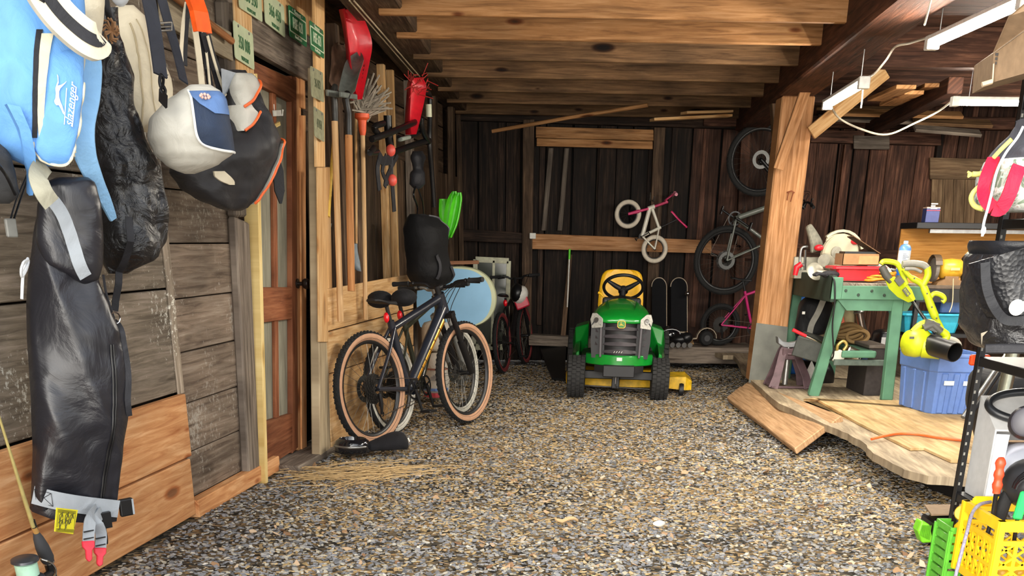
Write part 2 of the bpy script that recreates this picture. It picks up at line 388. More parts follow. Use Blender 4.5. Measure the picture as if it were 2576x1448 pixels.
# straw by the door step
mb = MB(); rnd = random.Random(5); c0 = atZ(830, 1190)
for i in range(170):
    x, y = c0.x + rnd.gauss(0.15, .22), c0.y + rnd.gauss(0, .14); a = rnd.gauss(0.15, .5); l = rnd.uniform(.06, .2); z = gz(x, y) + rnd.uniform(.012, .03)
    if x < -1.80 + .131 * (y - 4.416) + .1: continue
    d = V((cos(a), sin(a), rnd.uniform(-.05, .1))); mb.tube([V((x, y, z)) - d * l, V((x, y, z + .008)), V((x, y, z)) + d * l], .0018, 4, tone=rnd.uniform(.8, 1.2))
tag(mb.build('straw_litter', plain('straw', '#c7a877', rough=.8)), 'thin scatter of pale straw on the gravel before the door step', 'straw', kind='stuff')

# ---------------------------------------------------------------- left wall: front planks
mb = MB()
for z0, z1 in ((.61, 1.088), (1.094, 1.55), (1.556, 2.0), (2.006, 2.7)):
    mb.obox(Lw(-.3, -.02, (z0 + z1) / 2), (WD, UP, WN), (1.36, (z1 - z0) / 2 - .002, .02), rt(.85, 1.05))
mb.obox(Lw(1.05, .004, 1.2), (UP, WD, WN), (.6, .035, .006), 1.5)
struct(mb.build('wall_left', wood('barn_painted', '#4f4539', '#857868', '#a8998a', knots=.15, stain=.35, bump=.7, fleck=.8), bevel=.004))
mb = MB(); zs = [.075, .305, .545, .79, 1.04, 1.29, 1.53, 1.82, 2.12, 2.7]
for i in range(9):
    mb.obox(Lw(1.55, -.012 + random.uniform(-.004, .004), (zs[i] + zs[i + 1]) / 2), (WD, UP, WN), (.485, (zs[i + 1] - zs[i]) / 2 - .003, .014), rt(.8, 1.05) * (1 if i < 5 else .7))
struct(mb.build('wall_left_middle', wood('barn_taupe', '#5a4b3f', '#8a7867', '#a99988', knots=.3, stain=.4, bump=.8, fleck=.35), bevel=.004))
mb = MB(); mb.obox(Lw(3, -.09, 1.4), (WD, UP, WN), (6.6, 1.4, .02)); struct(mb.build('wall_left_backing', W_DK))
mb = MB()
mb.obox(Lw(-.3, .02, .452), (WD, UP, WN), (1.33, .152, .018), 1.0)
struct(mb.build('trim_1', W_OR, bevel=.004))
mb = MB(); mb.obox(Lw(-.3, .022, .15), (WD, UP, WN), (1.30, .142, .02), .95); struct(mb.build('trim_2', W_OR, bevel=.004))
mb = MB(); mb.obox(Lw(1.62, .03, .035), (WD, UP, WN), (.62, .045, .03), 1.05); struct(mb.build('baseboard_left', W_OR, bevel=.004))
mb = MB(); pb(mb, [(593, 545), (628, 1215), (655, 1195), (628, 560)], .0, .05, .9); pb(mb, [(560, 0), (592, 545), (622, 545), (592, 0)], .0, .05, .5)
struct(mb.build('trim_3', W_GREY, bevel=.01))
mb = MB(); pb(mb, [(641, 185), (668, 1222), (675, 1222), (648, 185)], 0, .085, 1.1); struct(mb.build('trim_4', W_YEL, bevel=.003))
# upper boards above the door and lintel
mb = MB(); pb(mb, [(575, 90), (830, 235), (830, 100), (575, -80)], 0.0, .05, .9); struct(mb.build('trim_5', W_GREY, bevel=.004))
mb = MB(); pb(mb, [(640, -140), (645, 20), (820, 110), (815, -140)], .01, .055, 1); struct(mb.build('trim_6', W_PALE, bevel=.003))
mb = MB(); pb(mb, [(585, -90), (598, 190), (640, 190), (628, -90)], .0, .06, .95); struct(mb.build('trim_7', W_PALE, bevel=.003))
# door frame: jamb strips and the tall post right of the door
mb = MB(); pb(mb, [(744, 190), (748, 1130), (760, 1140), (757, 190)], -.03, .05, 1.05); struct(mb.build('trim_8', W_OR, bevel=.003))
mb = MB(); pb(mb, [(757, 290), (760, 1140), (772, 1140), (769, 290)], -.02, .05, 1); pb(mb, [(756, 195), (757, 270), (769, 275), (768, 200)], -.02, .05, 1.0); struct(mb.build('trim_9', W_OR, bevel=.003))
mb = MB(); pb(mb, [(797, 170), (806, 1150), (832, 1150), (815, 170)], .14, .06, 1.0); struct(mb.build('column_left', wood('post_tan', '#85735a', '#ad9a7c', '#c9b898', knots=.3, stain=.2), bevel=.006))
mb = MB(); pb(mb, [(790, -160), (798, 420), (818, 420), (816, -160)], .2, .02, 1.1); pb(mb, [(799, 421), (803, 860), (826, 860), (820, 421)], .2, .012, .9); struct(mb.build('trim_10', W_PALE, bevel=.003))
# door step
mb = MB(); mb.board(Lw(2.22, .08, .0), Lw(3.02, .1, .0), .22, .05, UP, .8); struct(mb.build('door_sill', W_GREY, bevel=.006))
# door
d = thing('door_1', None, None, L(700, 1150)); del d['label']; del d['category']; struct(d, 'old panelled plank door with reddish rails and grey green panels', 'door')
def dp(n, pts, off, t, mat, tone=1):
    m = MB(); pb(m, pts, off, t, tone); return m.build(n, mat, d, bevel=.003)
dp('door_panel', [(640, 155), (668, 1170), (750, 1120), (744, 200)], -.03, .02, W_DOORG)
dp('top_rail', [(636, 152), (746, 203), (746, 262), (637, 205)], -.01, .035, W_DOORR, .8)
dp('middle_rail', [(652, 722), (747, 722), (747, 800), (655, 812)], -.01, .033, W_DOORR, 1.1)
dp('bottom_rail', [(668, 1060), (749, 1035), (750, 1125), (669, 1178)], -.01, .033, W_DOORR, .8)
dp('stile', [(733, 190), (736, 1140), (750, 1125), (746, 195)], -.01, .034, W_DOORR, .9)
dp('stile', [(685, 200), (695, 1080), (703, 1075), (695, 205)], -.01, .022, W_DOORR, 1.15)
dp('stile', [(637, 160), (668, 1180), (672, 1178), (648, 165)], -.01, .034, W_DOORR, .8)
m = MB(); k = L(749, 713, 0.03); m.lathe([(.012, -.03), (.012, .03), (.026, .035), (.033, .05), (.030, .07), (.012, .078), (0, .078)], k, WN, 20); m.lathe([(.03, -.005), (.03, .004), (0, .004)], k, WN, 18)
lab(m.build('knob', plain('knob_black', '#1c1512', rough=.3, var=.1), d, smooth=50), 'round dark brown knob')
m = MB(); h0, h1 = L(688, 262, .01), L(690, 290, .01); m.strap([h0, h1, h1 + WN * .05, h1 + WN * .055 + UP * .03], .012, .006, [WN, WN, UP, WN]); m.strap([L(688, 285, .02), L(706, 284, .03)], .03, .01, WN)
lab(m.build('coat_hook', M_WHITE, d), 'small white hook')
m = MB(); m.board(L(682, 322, .01), L(703, 310, .03), .02, .012, WN); lab(m.build('latch', W_YEL, d), 'pale wooden turn latch')

# ---------------------------------------------------------------- left wall behind the tools
mb = MB(); s = 3.35
for r0, r1 in ((0, 1), (1, 2), (2, 3), (3, 4), (4, 5)):
    z0 = 1.95 + .21 * r0; mb.obox(Lw(5.6, -.02, z0 + .1), (WD, UP, WN), (2.3, .1, .02), rt(.6, 1.1))
while s < 9.0:
    w = random.uniform(.16, .3); mb.obox(Lw(s + w / 2, -.02 + random.uniform(-.008, .008), .98), (UP, WD, WN), (.97, w / 2 - .004, .015), rt(.5, 1.15)); s += w
struct(mb.build('wall_left_rear', W_BRN, bevel=.004))
for i, (s0, w, tn, mt) in enumerate(((3.55, .09, .7, W_BRN), (4.35, .1, 1.3, W_BRN), (5.25, .06, 1, W_PALE), (5.55, .05, .85, W_PALE), (6.2, .1, 1, W_GREY), (7.3, .1, .7, W_BRN), (8.2, .12, .6, W_BRN))):
    mb = MB(); mb.board(Lw(s0, .03 if i else .09, 0), Lw(s0, .03 if i else .09, 2.58), w, .06 if i else .17, WN, tn); struct(mb.build('trim_%d' % (11 + i), mt, bevel=.004))
# lower cladding boards over the studs
for i, (pts, mt, tn) in enumerate((([(818, 728), (1040, 688), (1040, 775), (820, 834)], W_PALE, 1), ([(820, 837), (1040, 778), (1040, 868), (826, 940)], W_PALE, .92), ([(826, 943), (1042, 870), (1042, 1010), (836, 1150)], W_PALE, .97), ([(812, 420), (818, 728), (836, 724), (830, 420)], W_PALE, 1.0))):
    mb = MB(); mb.prism([L(x, y, .2) for x, y in pts], WN * -.02, tn); struct(mb.build('panel_board.%03d' % i if 0 else 'trim_%d' % (18 + i), mt, bevel=.003))
# wall plate along the top of the left wall, with two old cables
a, b = V((-.98, 3.2, 2.69)), V((-.72, 13.1, 2.69)); mb = MB(); mb.board(a, b, .34, .22, UP, .85); struct(mb.build('beam_left', W_BRN, bevel=.01))
for off in (.02, .05):
    mb = MB(); P = [atZ(871 + off * 400 + k * (1036 - 871) / 9, k * 190 / 9 + off * 50, 2.565 - .004 * (k % 2)) for k in range(10)]
    mb.tube(curve(P, 3), .005, 6); tag(mb.build('electric_cable', plain('old_cable', '#a9977c', rough=.7), smooth=60), ['pale old cable stapled along the wall plate beside the red sled', 'pale old cable stapled along the wall plate, nearer the joists'][off > .03], 'cable', 'cables on the wall plate')

# ---------------------------------------------------------------- back wall
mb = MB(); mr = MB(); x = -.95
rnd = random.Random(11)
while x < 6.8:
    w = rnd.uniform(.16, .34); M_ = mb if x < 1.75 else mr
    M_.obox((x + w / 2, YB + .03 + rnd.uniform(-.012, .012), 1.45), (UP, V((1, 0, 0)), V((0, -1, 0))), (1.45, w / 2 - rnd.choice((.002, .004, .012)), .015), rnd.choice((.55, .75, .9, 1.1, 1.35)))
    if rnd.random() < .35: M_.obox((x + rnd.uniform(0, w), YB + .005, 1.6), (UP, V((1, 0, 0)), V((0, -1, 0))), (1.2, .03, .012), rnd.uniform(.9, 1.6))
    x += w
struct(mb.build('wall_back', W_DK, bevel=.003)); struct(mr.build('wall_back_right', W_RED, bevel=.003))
mb = MB(); mb.box((-1.1, YB + .08, 0), (6.8, YB + .1, 2.9)); struct(mb.build('wall_back_backing', M_HOLE))
def bb(name, pts, off, t, mat, tone=1, bevel=.004):
    m = MB(); m.prism([B(x, y, off) for x, y in pts], V((0, t, 0)), tone); return struct(m.build(name, mat, bevel=bevel))
bb('trim_22', [(1160, 575), (1315, 585), (1315, 612), (1160, 605)], .1, .1, W_DK, 1.5)
bb('trim_23', [(1334, 587), (1790, 604), (1790, 637), (1334, 626)], .11, .1, W_POST, .85)
bb('trim_24', [(1790, 612), (1960, 622), (1960, 655), (1790, 645)], .1, .1, W_RED, 1)
bb('trim_25', [(1348, 318), (1644, 326), (1644, 354), (1348, 346)], .12, .05, W_JST, .9)
bb('trim_26', [(1350, 347), (1642, 355), (1642, 375), (1350, 367)], .13, .05, W_JST, .95)
bb('trim_27', [(1330, 842), (1900, 870), (1900, 893), (1330, 868)], .22, .3, W_GREY, 1.0)
bb('column_back', [(1316, 300), (1312, 850), (1336, 850), (1344, 300)], .13, .13, W_BRN, .8)
bb('column_back.001', [(1646, 320), (1622, 860), (1650, 860), (1674, 320)], .1, .1, W_BRN, .7)
bb('column_back.002', [(1146, 280), (1160, 850), (1172, 850), (1158, 280)], .12, .12, W_BRN, .7)
bb('column_back.003', [(1866, 320), (1842, 870), (1864, 870), (1890, 320)], .1, .1, W_RED, .9)
mb = MB(); mb.box((1.42, 12.5, .06), (2.7, 13.2, .235), 0, 1.1); struct(mb.build('trim_38', W_GREY, bevel=.006))
bb('trim_28', [(1430, 640), (1410, 850), (1422, 850), (1440, 640)], .06, .05, W_BRN, 1.6)
bb('trim_29', [(1380, 372), (1362, 580), (1374, 580), (1392, 372)], .05, .04, W_GREY, .55)
bb('trim_30', [(1420, 372), (1402, 580), (1414, 580), (1432, 372)], .05, .04, W_GREY, .5)
bb('trim_31', [(1080, 276), (2050, 292), (2050, 330), (1080, 300)], .1, .12, W_DK, 1.2)
bb('trim_32', [(2040, 326), (2368, 334), (2368, 366), (2040, 358)], .1, .1, W_RED, 1)
bb('trim_33', [(2148, 340), (2238, 342), (2238, 376), (2148, 374)], .13, .03, W_GREY, .6)
bb('trim_34', [(2126, 362), (2092, 640), (2104, 640), (2138, 362)], .08, .08, W_RED, 1.5)
bb('trim_35', [(2362, 335), (2352, 420), (2366, 420), (2376, 335)], .08, .08, W_DK, 1)
bb('trim_36', [(2000, 612), (2300, 632), (2300, 664), (2000, 646)], .08, .08, W_RED, 1)
m = MB()
for i in range(5):
    x0 = 2345 + i * 28; m.prism([B(x0, 450, .06), B(x0 - 5, 575, .06), B(x0 + 22, 575, .06), B(x0 + 27, 450, .06)], V((0, .02, 0)), rt())
m.prism([B(2340, 396, .09), B(2500, 400, .09), B(2500, 452, .09), B(2340, 450, .09)], V((0, .03, 0)), 1.0)
struct(m.build('trim_37', wood('shutter_tan', '#5a4430', '#856b50', '#a38868', knots=.3), bevel=.003))
mb = MB(); mb.box((2.0, YB - .14, 2.48), (6.8, YB + .02, 2.6), 0, 1); struct(mb.build('beam_back', W_RED, bevel=.006))
mb = MB(); mb.box((6.6, 2.6, 0), (6.66, 13.3, 2.9)); struct(mb.build('wall_right', W_RED))

# ---------------------------------------------------------------- ceiling
mb = MB(); x = -1.9
y = 4.6
while y < 13.3:
    w = random.uniform(.18, .26); mb.box((-2.0, y, 2.78), (6.66, y + w - .006, 2.81), 0, rt(.6, 1.1)); y += w
struct(mb.build('ceiling', W_RED))
jr = [2172, 2112, 2056, 1988, 1925, 1900, 1880]
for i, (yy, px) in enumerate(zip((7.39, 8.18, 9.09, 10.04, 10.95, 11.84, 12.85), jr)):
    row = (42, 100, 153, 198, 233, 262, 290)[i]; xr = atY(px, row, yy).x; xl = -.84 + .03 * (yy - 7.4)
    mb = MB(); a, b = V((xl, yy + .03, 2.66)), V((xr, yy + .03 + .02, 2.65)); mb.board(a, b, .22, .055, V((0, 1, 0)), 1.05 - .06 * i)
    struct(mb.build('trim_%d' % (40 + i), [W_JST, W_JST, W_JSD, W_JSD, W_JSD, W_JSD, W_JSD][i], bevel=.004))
# big beam on the post
def bx(y): return 2.43 + .0726 * (y - 10)
mb = MB(); a, b = V((bx(3.2) - .15, 3.2, 2.60)), V((bx(13.1) - .15, 13.1, 2.60)); mb.board(a, b, .3, .32, UP, .95); struct(mb.build('beam_centre', W_BEAM, bevel=.012))
for i, (yy, z0, t) in enumerate(((6.9, 2.6, .15), (8.96, 2.52, .16), (11.0, 2.5, .16))):
    mb = MB(); mb.box((bx(yy), yy, z0), (6.6, yy + t, 2.78), 0, .9); struct(mb.build('beam_right.%03d' % i if i else 'beam_right', W_RED, bevel=.006))
mb = MB(); a, b = atZ(2190, 326, 2.42), atZ(2404, 214, 2.5); mb.board(a, b + (b - a) * .0, .12, .12, UP, .55); struct(mb.build('trim_50', W_BEAM, bevel=.005))
# post, its metal sheathing and braces
mb = MB(); A = [atY(1968, 240, 10), atY(1888, 960, 10), atY(1966, 960, 10), atY(2052, 240, 10)]
mb.prism(A, V((0, .24, 0)), 1.05); struct(mb.build('column_centre', W_POST, bevel=.012))
M_ZINC = plain('zinc_sheet', '#6f7068', rough=.55, metal=.35, var=.25, scale=6)
mb = MB(); mb.prism([atY(1905, 812, 9.985), atY(1885, 962, 9.985), atY(1969, 962, 9.985), atY(1982, 822, 9.985)], V((0, .012, 0)), 1); mb.prism([atY(1903, 812, 9.985), atY(1883, 962, 9.985), atY(1883, 962, 10.26), atY(1903, 812, 10.26)], V((.012, 0, 0)), 1)
struct(mb.build('trim_51', M_ZINC))
mb = MB(); mb.board(atY(2042, 182, 9.78), atY(1957, 425, 9.9), .085, .045, V((0, 1, 0)), 1.1); struct(mb.build('trim_52', W_POST, bevel=.004))
mb = MB(); mb.board(atY(2040, 335, 9.96), atY(2228, 180, 9.9), .11, .05, V((0, 1, 0)), .8); struct(mb.build('trim_53', W_PALE, bevel=.004))
mb = MB(); mb.board(atY(1952, 240, 10.6), atY(1962, 420, 10.6), .1, .1, V((0, 1, 0)), 1.2); struct(mb.build('trim_54', W_BRN, bevel=.006))
m = MB(); c = atY(1989, 484, 9.97); m.tube([c + V((-.03, 0, .0)), c + V((0, -.03, .01)), c + V((.03, 0, 0))], .006, 6); m.tube([c + V((-.02, -.01, 0)), c + V((-.03, -.03, -.06))], .005, 6); m.tube([c + V((.02, -.01, 0)), c + V((.0, -.03, -.07))], .005, 6)
tag(m.build('iron_hook', plain('rust', '#8a4a2a', rough=.7), smooth=60), 'rusty iron hook on the light timber post', 'hook')

# ---------------------------------------------------------------- platform
plat = [(1846, 893), (1888, 955), (1960, 1015), (2108, 1080), (2165, 1106), (2200, 1140), (2255, 1172), (2330, 1196), (2410, 1202)]
P0 = [atZ(x, y, .18) for x, y in plat]
pts = []
for i in range(len(P0) - 1):
    for k in range(5):
        p = P0[i].lerp(P0[i + 1], k / 5); pts.append(p + V((noise.noise(p * 9) * .025, noise.noise(p * 9 + V((5, 0, 0))) * .02, 0)))
pts.append(P0[-1])
outl = pts + [V((6.6, P0[-1].y - .05, .18)), V((6.6, YB, .18)), V((P0[0].x - .25, YB, .18)), V((P0[0].x - .12, 12.2, .18))]
mb = MB(); mb.prism(outl, V((0, 0, -.045)), 1); struct(mb.build('platform_floor', W_PLYG))
up_ = [(2050, 1000), (2160, 1062), (2291, 1126), (2325, 1125), (2392, 1156)]
Q = [atZ(x, y, .2) for x, y in up_] + [V((6.6, 6.0, .2)), V((6.6, 8.6, .2)), V((2.25, 8.6, .2))]
mb = MB(); mb.prism(Q, V((0, 0, -.018)), 1); struct(mb.build('platform_floor_sheet', W_PLY, bevel=.002))
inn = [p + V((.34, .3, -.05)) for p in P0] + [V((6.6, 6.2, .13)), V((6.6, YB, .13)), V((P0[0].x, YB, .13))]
mb = MB(); mb.prism(inn, V((0, 0, -.16)), 1); struct(mb.build('platform_shade_block', plain('underfloor_shade', '#1c1815', rough=1)))  # dark inset block put in for the shade under the platform
WORLD, EXPO = 5.2, 1.6
# ================================================================ tube lights on the right
M_TUBE = emit('tube_glow', (1, .93, .80), 110); M_CASE = plain('lamp_white', '#d8d6cf', rough=.5)
def tube_light(a, b, label, hang):
    a, b = V(a), V(b); d = (b - a).normalized(); c = (a + b) / 2
    t = thing('tube_light', label, 'light', c, 'shop tube lights over the work area')
    sd = d.cross(UP).normalized(); up = sd.cross(d)
    m = MB(); m.obox(c + up * .025, (d, sd, up), ((b - a).length / 2 + .03, .035, .012)); m.build('housing', M_CASE, t, bevel=.004)
    m = MB(); m.tube([a, b], .022, 12); m.build('tube', M_TUBE, t, smooth=60)
    for e, s in ((a, -1), (b, 1)):
        m = MB(); m.obox(e + d * (s * .03) + up * .005, (d, sd, up), (.028, .034, .034)); m.build('end_cap', M_CASE, t, bevel=.004)
    for e in hang:
        p = a.lerp(b, e) + up * .03; m = MB(); m.tube([p, V((p.x, p.y, 2.79))], .003, 5); m.build('hanging_wire', M_STEEL, t)
    return t
LA = (atZ(2350, 108, 2.33), atZ(2572, 8, 2.33)); LB = (atZ(2083, 264, 2.24), atZ(2170, 212, 2.24)); LC = (atZ(2412, 257, 2.33), atZ(2412, 257, 2.33) + V((1.2, .0, 0)))
tube_light(*LA, 'bright tube light hung nearest the camera at the top of the picture', (.06, .94))
tube_light(*LB, 'short bright tube light hung just right of the centre beam', (.06, .94))
tube_light(*LC, 'bright tube light hung crosswise behind the black shelf post', (.06, .9))
M_CORD = plain('white_cord', '#d9cfbb', rough=.6)
def cord(name, pts, r, label, mat, cat='cord', n=6):
    m = MB(); m.tube(curve(pts, 6), r, n); return tag(m.build(name, mat, smooth=80), label, cat)
cord('lamp_cord', [LB[0] + V((.0, -.0, .03)), atY(2110, 296, 9.7), atY(2170, 326, 9.7), atY(2232, 338, 9.7), atY(2300, 310, 9.7), atY(2360, 280, 9.7), LC[0] + V((-.03, 0, .03))], .008, 'white lamp cord sagging between the two far tube lights', M_CORD)
cord('lamp_cord', [LB[1] + V((0, -.02, .03)), atZ(2200, 185, 2.34), atZ(2230, 150, 2.4), atZ(2252, 118, 2.42), atZ(2290, 108, 2.42), LA[0] + V((-.02, 0, .03))], .007, 'white lamp cord running from the beam to the nearest tube light', M_CORD)
cord('pull_cord', [atZ(2346, -20, 2.4), atZ(2335, 28, 2.3), atZ(2326, 62, 2.22)], .005, 'thin white pull cord hanging from the ceiling left of the nearest tube', M_CORD)
cord('pull_cord', [atY(2172, 214, 8.6), atY(2169, 250, 8.6), atY(2166, 272, 8.6)], .006, 'thin white pull cord hanging below the short tube light', M_CORD)
# ================================================================ riding mower
def mower():
    M = T(.93, 10.12, -.01) @ Rz(radians(-4.5)) @ Ry(radians(.8))
    GR = plain('mower_green', '#0f8a2c', rough=.28, var=.06, coat=.4); YE = plain('mower_yellow', '#f0b81e', rough=.4, var=.08)
    DK = plain('mower_black', '#19181a', rough=.5, var=.15); SL = plain('mower_slat', '#4a4548', rough=.45, var=.1)
    TY = plain('turf_tyre', '#292827', rough=.85, var=.3, scale=60)
    t = thing('riding_mower', 'green and yellow riding lawn mower parked facing out in the middle of the barn', 'lawn mower', M @ V((0, .6, 0)))
    def mk(): return MB(M)
    X, Yv, Z = V((1, 0, 0)), V((0, 1, 0)), V((0, 0, 1))
    # hood
    def ring(y, hw, zt, zs):
        return [V((x * hw, y, zs + (zt - zs) * h)) for x, h in ((-1, 0), (-1.0, .35), (-.93, .62), (-.75, .84), (-.45, .96), (0, 1), (.45, .96), (.75, .84), (.93, .62), (1.0, .35), (1, 0))]
    m = mk(); m.loft([ring(-.19, .13, .70, .66), ring(-.17, .19, .715, .655), ring(-.10, .235, .745, .65), ring(.05, .262, .785, .65), ring(.22, .262, .812, .65), ring(.38, .235, .832, .66), ring(.5, .185, .842, .69), ring(.56, .15, .842, .7)])
    hood = m.build('hood', GR, t, smooth=50, sub=1)
    m = mk()
    for s in (-1, 1): m.tube([V((s * .115, -.02, .772)), V((s * .125, .12, .806)), V((s * .135, .3, .832))], [.002, .006, .003], 6)
    m.build('crease', plain('mower_green_dark', '#0a5a1e', rough=.4), hood)
    # nose
    m = mk(); m.loft([[V((x, y, z)) for x, z in ((-.25, .36), (-.265, .5), (-.265, .64), (-.23, .69), (.23, .69), (.265, .64), (.265, .5), (.25, .36))] for y in (-.12, .1, .35, .55)]); m.build('engine_cover', DK, t, smooth=35)
    m = mk(); m.loft([[V((x, -.19 + .16 * abs(x / .22) ** 2.4 + .012, z)) for x in (-.21, -.16, -.1, 0, .1, .16, .21)] + [V((x, -.1, z)) for x in (.21, -.21)] for z in (.38, .67)]); m.build('grille', DK, t, smooth=30)
    for i, z in enumerate((.62, .555, .49, .425)):
        m = mk(); m.loft([[V((x, -.205 + .1 * abs(x / .17) ** 2.2 + dy, z + dz)) for dy, dz in ((0, -.018), (.03, .022), (.05, .02), (.02, -.022))] for x in (-.165, -.1, 0, .1, .165)]); m.build('grille_slat', SL, t, smooth=30)
    for s in (-1, 1):
        m = mk(); m.board(V((s * .172, -.17, .37)), V((s * .178, -.165, .65)), .022, .03, Yv); m.build('grille_post', SL, t, bevel=.004)
        m = mk(); m.loft([[V((s * x, y, z)) for x, y, z in q] for q in ([(.165, -.205, .625), (.262, -.135, .61), (.280, -.07, .68), (.262, -.04, .735), (.222, -.10, .738), (.165, -.195, .70)], [(.17, -.13, .63), (.24, -.06, .62), (.258, -.02, .68), (.245, .0, .725), (.212, -.04, .728), (.17, -.12, .69)])])
        hl = m.build('headlight', plain('headlight_lens', '#c9c7bd', rough=.18, var=.2, scale=60, coat=.6), t, bevel=.006, seg=2, smooth=40)
        m = mk(); m.lathe([(.02, 0), (.024, .006), (.012, .004), (0, .006)], V((s * .222, -.145, .68)), V((s * .45, -.85, .25)), 14); m.build('bulb_reflector', M_STEEL, hl, smooth=60)
        for z in (.6, .545, .49):
            m = mk(); m.prism([V((s * .2, -.14, z - .02)), V((s * .262, -.09, z - .02)), V((s * .235, -.11, z + .025))], V((0, .04, 0))); m.build('side_vent', SL, t)
    # badge
    m = mk(); rr = [(x * .036, z * .032) for x, z in ((-1, -.6), (-.6, -1), (.6, -1), (1, -.6), (1, .6), (.6, 1), (-.6, 1), (-1, .6))]
    m.prism([V((x, -.212, .655 + z)) for x, z in rr], V((0, .012, 0))); bd = m.build('badge', YE, t)
    m = mk(); m.prism([V((x * .86, -.214, .655 + z * .86)) for x, z in rr], V((0, .006, 0))); m.build('badge_field', plain('badge_green', '#2c7a1e', rough=.4), bd)
    deer = [(-.9, -.35), (-.62, -.08), (-.35, 0), (-.3, .55), (-.42, .8), (-.2, .72), (-.05, .9), (-.08, .62), (-.12, .3), (0, .08), (.45, -.02), (.85, -.42), (.95, -.62), (.6, -.32), (.35, -.3), (.05, -.28), (-.2, -.3), (-.5, -.32)]
    m = mk(); m.prism([V((x * .024, -.217, .655 + z * .024)) for x, z in deer], V((0, .004, 0))); m.build('deer_emblem', YE, bd)
    m = mk()
    for j in range(4): m.board(V((-.055 + .022 * j, -.222, .415)), V((-.045 + .022 * j, -.222, .43)), .004, .003, Yv)
    m.build('model_lettering', M_WHITE, t)
    # lower green band and bumper
    m = mk(); m.loft([[V((x, -.2 + .17 * abs(x / .3) ** 2.5, z)) for x in (-.3, -.25, -.15, 0, .15, .25, .3)] + [V((x, .05, z)) for x in (.3, -.3)] for z in (.30, .39)]); m.build('front_bumper', GR, t, smooth=30, bevel=.008, seg=2)
    m = mk(); m.obox(V((.0, -.203, .36)), (X, Yv, Z), (.024, .004, .014)); m.build('reflector', plain('pale_label', '#c9dccb', rough=.4), t)
    m = mk(); m.loft([[V((x, -.2 + .14 * abs(x / .26) ** 3, z)) for x in (-.22, -.12, 0, .12, .22)] + [V((x, .02, z)) for x in (.22, -.22)] for z in (.24, .3)]); m.build('bumper_bar', DK, t, smooth=30)
    m = mk(); m.obox(V((0, .25, .26)), (X, Yv, Z), (.14, .5, .05)); m.obox(V((0, .02, .2)), (X, Yv, Z), (.33, .03, .035)); m.obox(V((-.02, -.05, .2)), (X, Yv, Z), (.035, .03, .11)); m.build('chassis', DK, t, bevel=.006)
    m = mk(); m.tube([V((-.02, -.09, .14)), V((-.02, -.1, .12)), V((-.01, -.11, .105)), V((0, -.1, .115))], .005, 6); m.tube([V((-.02, -.09, .2)), V((-.02, -.09, .13))], .007, 6); m.build('hitch_hook', M_STEEL, t, smooth=60)
    for s in (-1, 1):
        m = mk(); m.tube([V((s * .1, .05, .25)), V((s * .2, .1, .22)), V((s * .3, .03, .17))], .012, 6); m.build('steering_rod', M_STEEL, t, smooth=60)
    # side fenders / footrests and rear body
    for s in (-1, 1):
        m = mk(); m.loft([[V((s * x, y, z)) for x, z in ((.24, .29), (.35, .29), (.35, .34), (.24, .36))] for y in (.3, .86)]); m.build('footrest', DK, t, bevel=.006)
        m = mk(); m.loft([[V((s * x, y, z)) for x, z in ((.36, .26), (.40, .26), (.405, .3), (.40, .36), (.37, .38))] for y in (.3, .36)] + [[V((s * x, y, z)) for x, z in ((.36, .26), (.43, .26), (.44, .33), (.42, .4), (.37, .42))] for y in (.6, .84)] + [[V((s * x, y, z)) for x, z in ((.3, .3), (.44, .3), (.45, .42), (.43, .54), (.3, .58))] for y in (.9, 1.35)])
        m0 = mk(); m0.loft([[V((s * x, y, z)) for x, z in ((.2, .27), (.4, .27), (.41, .32), (.38, .36), (.3, .5), (.26, .56))] for y in (.28, .34)] + [[V((s * x, y, z)) for x, z in ((.2, .27), (.42, .27), (.43, .31), (.42, .33), (.4, .335), (.2, .34))] for y in (.5, .8)] + [[V((s * x, y, z)) for x, z in ((.2, .3), (.44, .3), (.46, .45), (.45, .58), (.4, .62), (.2, .63))] for y in (.88, 1.35)])
        m.build('fender', GR, t, smooth=30, bevel=.008, seg=2)
    m = mk(); m.box((-.25, .6, .3), (.25, 1.5, .58)); m.box((-.18, .5, .4), (.18, .66, .84)); m.build('rear_body', DK, t, bevel=.02, seg=2)
    m = mk(); m.loft([ring(.5, .185, .84, .6), ring(.62, .19, .86, .6), ring(.7, .17, .85, .6)]); m.build('dash', DK, t, smooth=40)
    # steering wheel
    c = V((.01, .74, .925)); ax = V((0, .62, .8)).normalized(); ex = X; ey = ax.cross(ex)
    m = mk(); m.tube([c + ex * (.185 * cos(a)) + ey * (.185 * sin(a)) for a in [2 * pi * k / 40 for k in range(40)]], .015, 8, closed=True)
    for a in (pi / 2 + .15, pi * 1.18, pi * 1.82): m.tube([c - ax * .03, c + (ex * cos(a) + ey * sin(a)) * .09 - ax * .02, c + (ex * cos(a) + ey * sin(a)) * .182], [.026, .022, .014], 8)
    m.lathe([(.045, -.05), (.05, -.02), (.03, 0), (0, .0)], c, ax, 16); m.tube([c - ax * .04, V((0, .66, .78))], .028, 10)
    m.build('steering_wheel', DK, t, smooth=60)
    m = mk(); m.tube([V((-.16, .6, .83)), V((-.2, .61, .87)), V((-.22, .62, .875))], [.008, .01, .014], 8); m.build('throttle_lever', YE, t, smooth=60)
    # seat
    def srow(y, hw, z, d): return [V((-hw, y, z)), V((-hw * .96, y, z + d)), V((-hw * .7, y, z + d * .75)), V((0, y, z + d * .6)), V((hw * .7, y, z + d * .75)), V((hw * .96, y, z + d)), V((hw, y, z)), V((0, y, z - .03))]
    m = mk(); m.loft([srow(.98, .19, .66, .05), srow(1.02, .22, .65, .07), srow(1.2, .23, .64, .075), srow(1.38, .22, .65, .08)])
    st = m.build('seat', YE, t, smooth=60, sub=1)
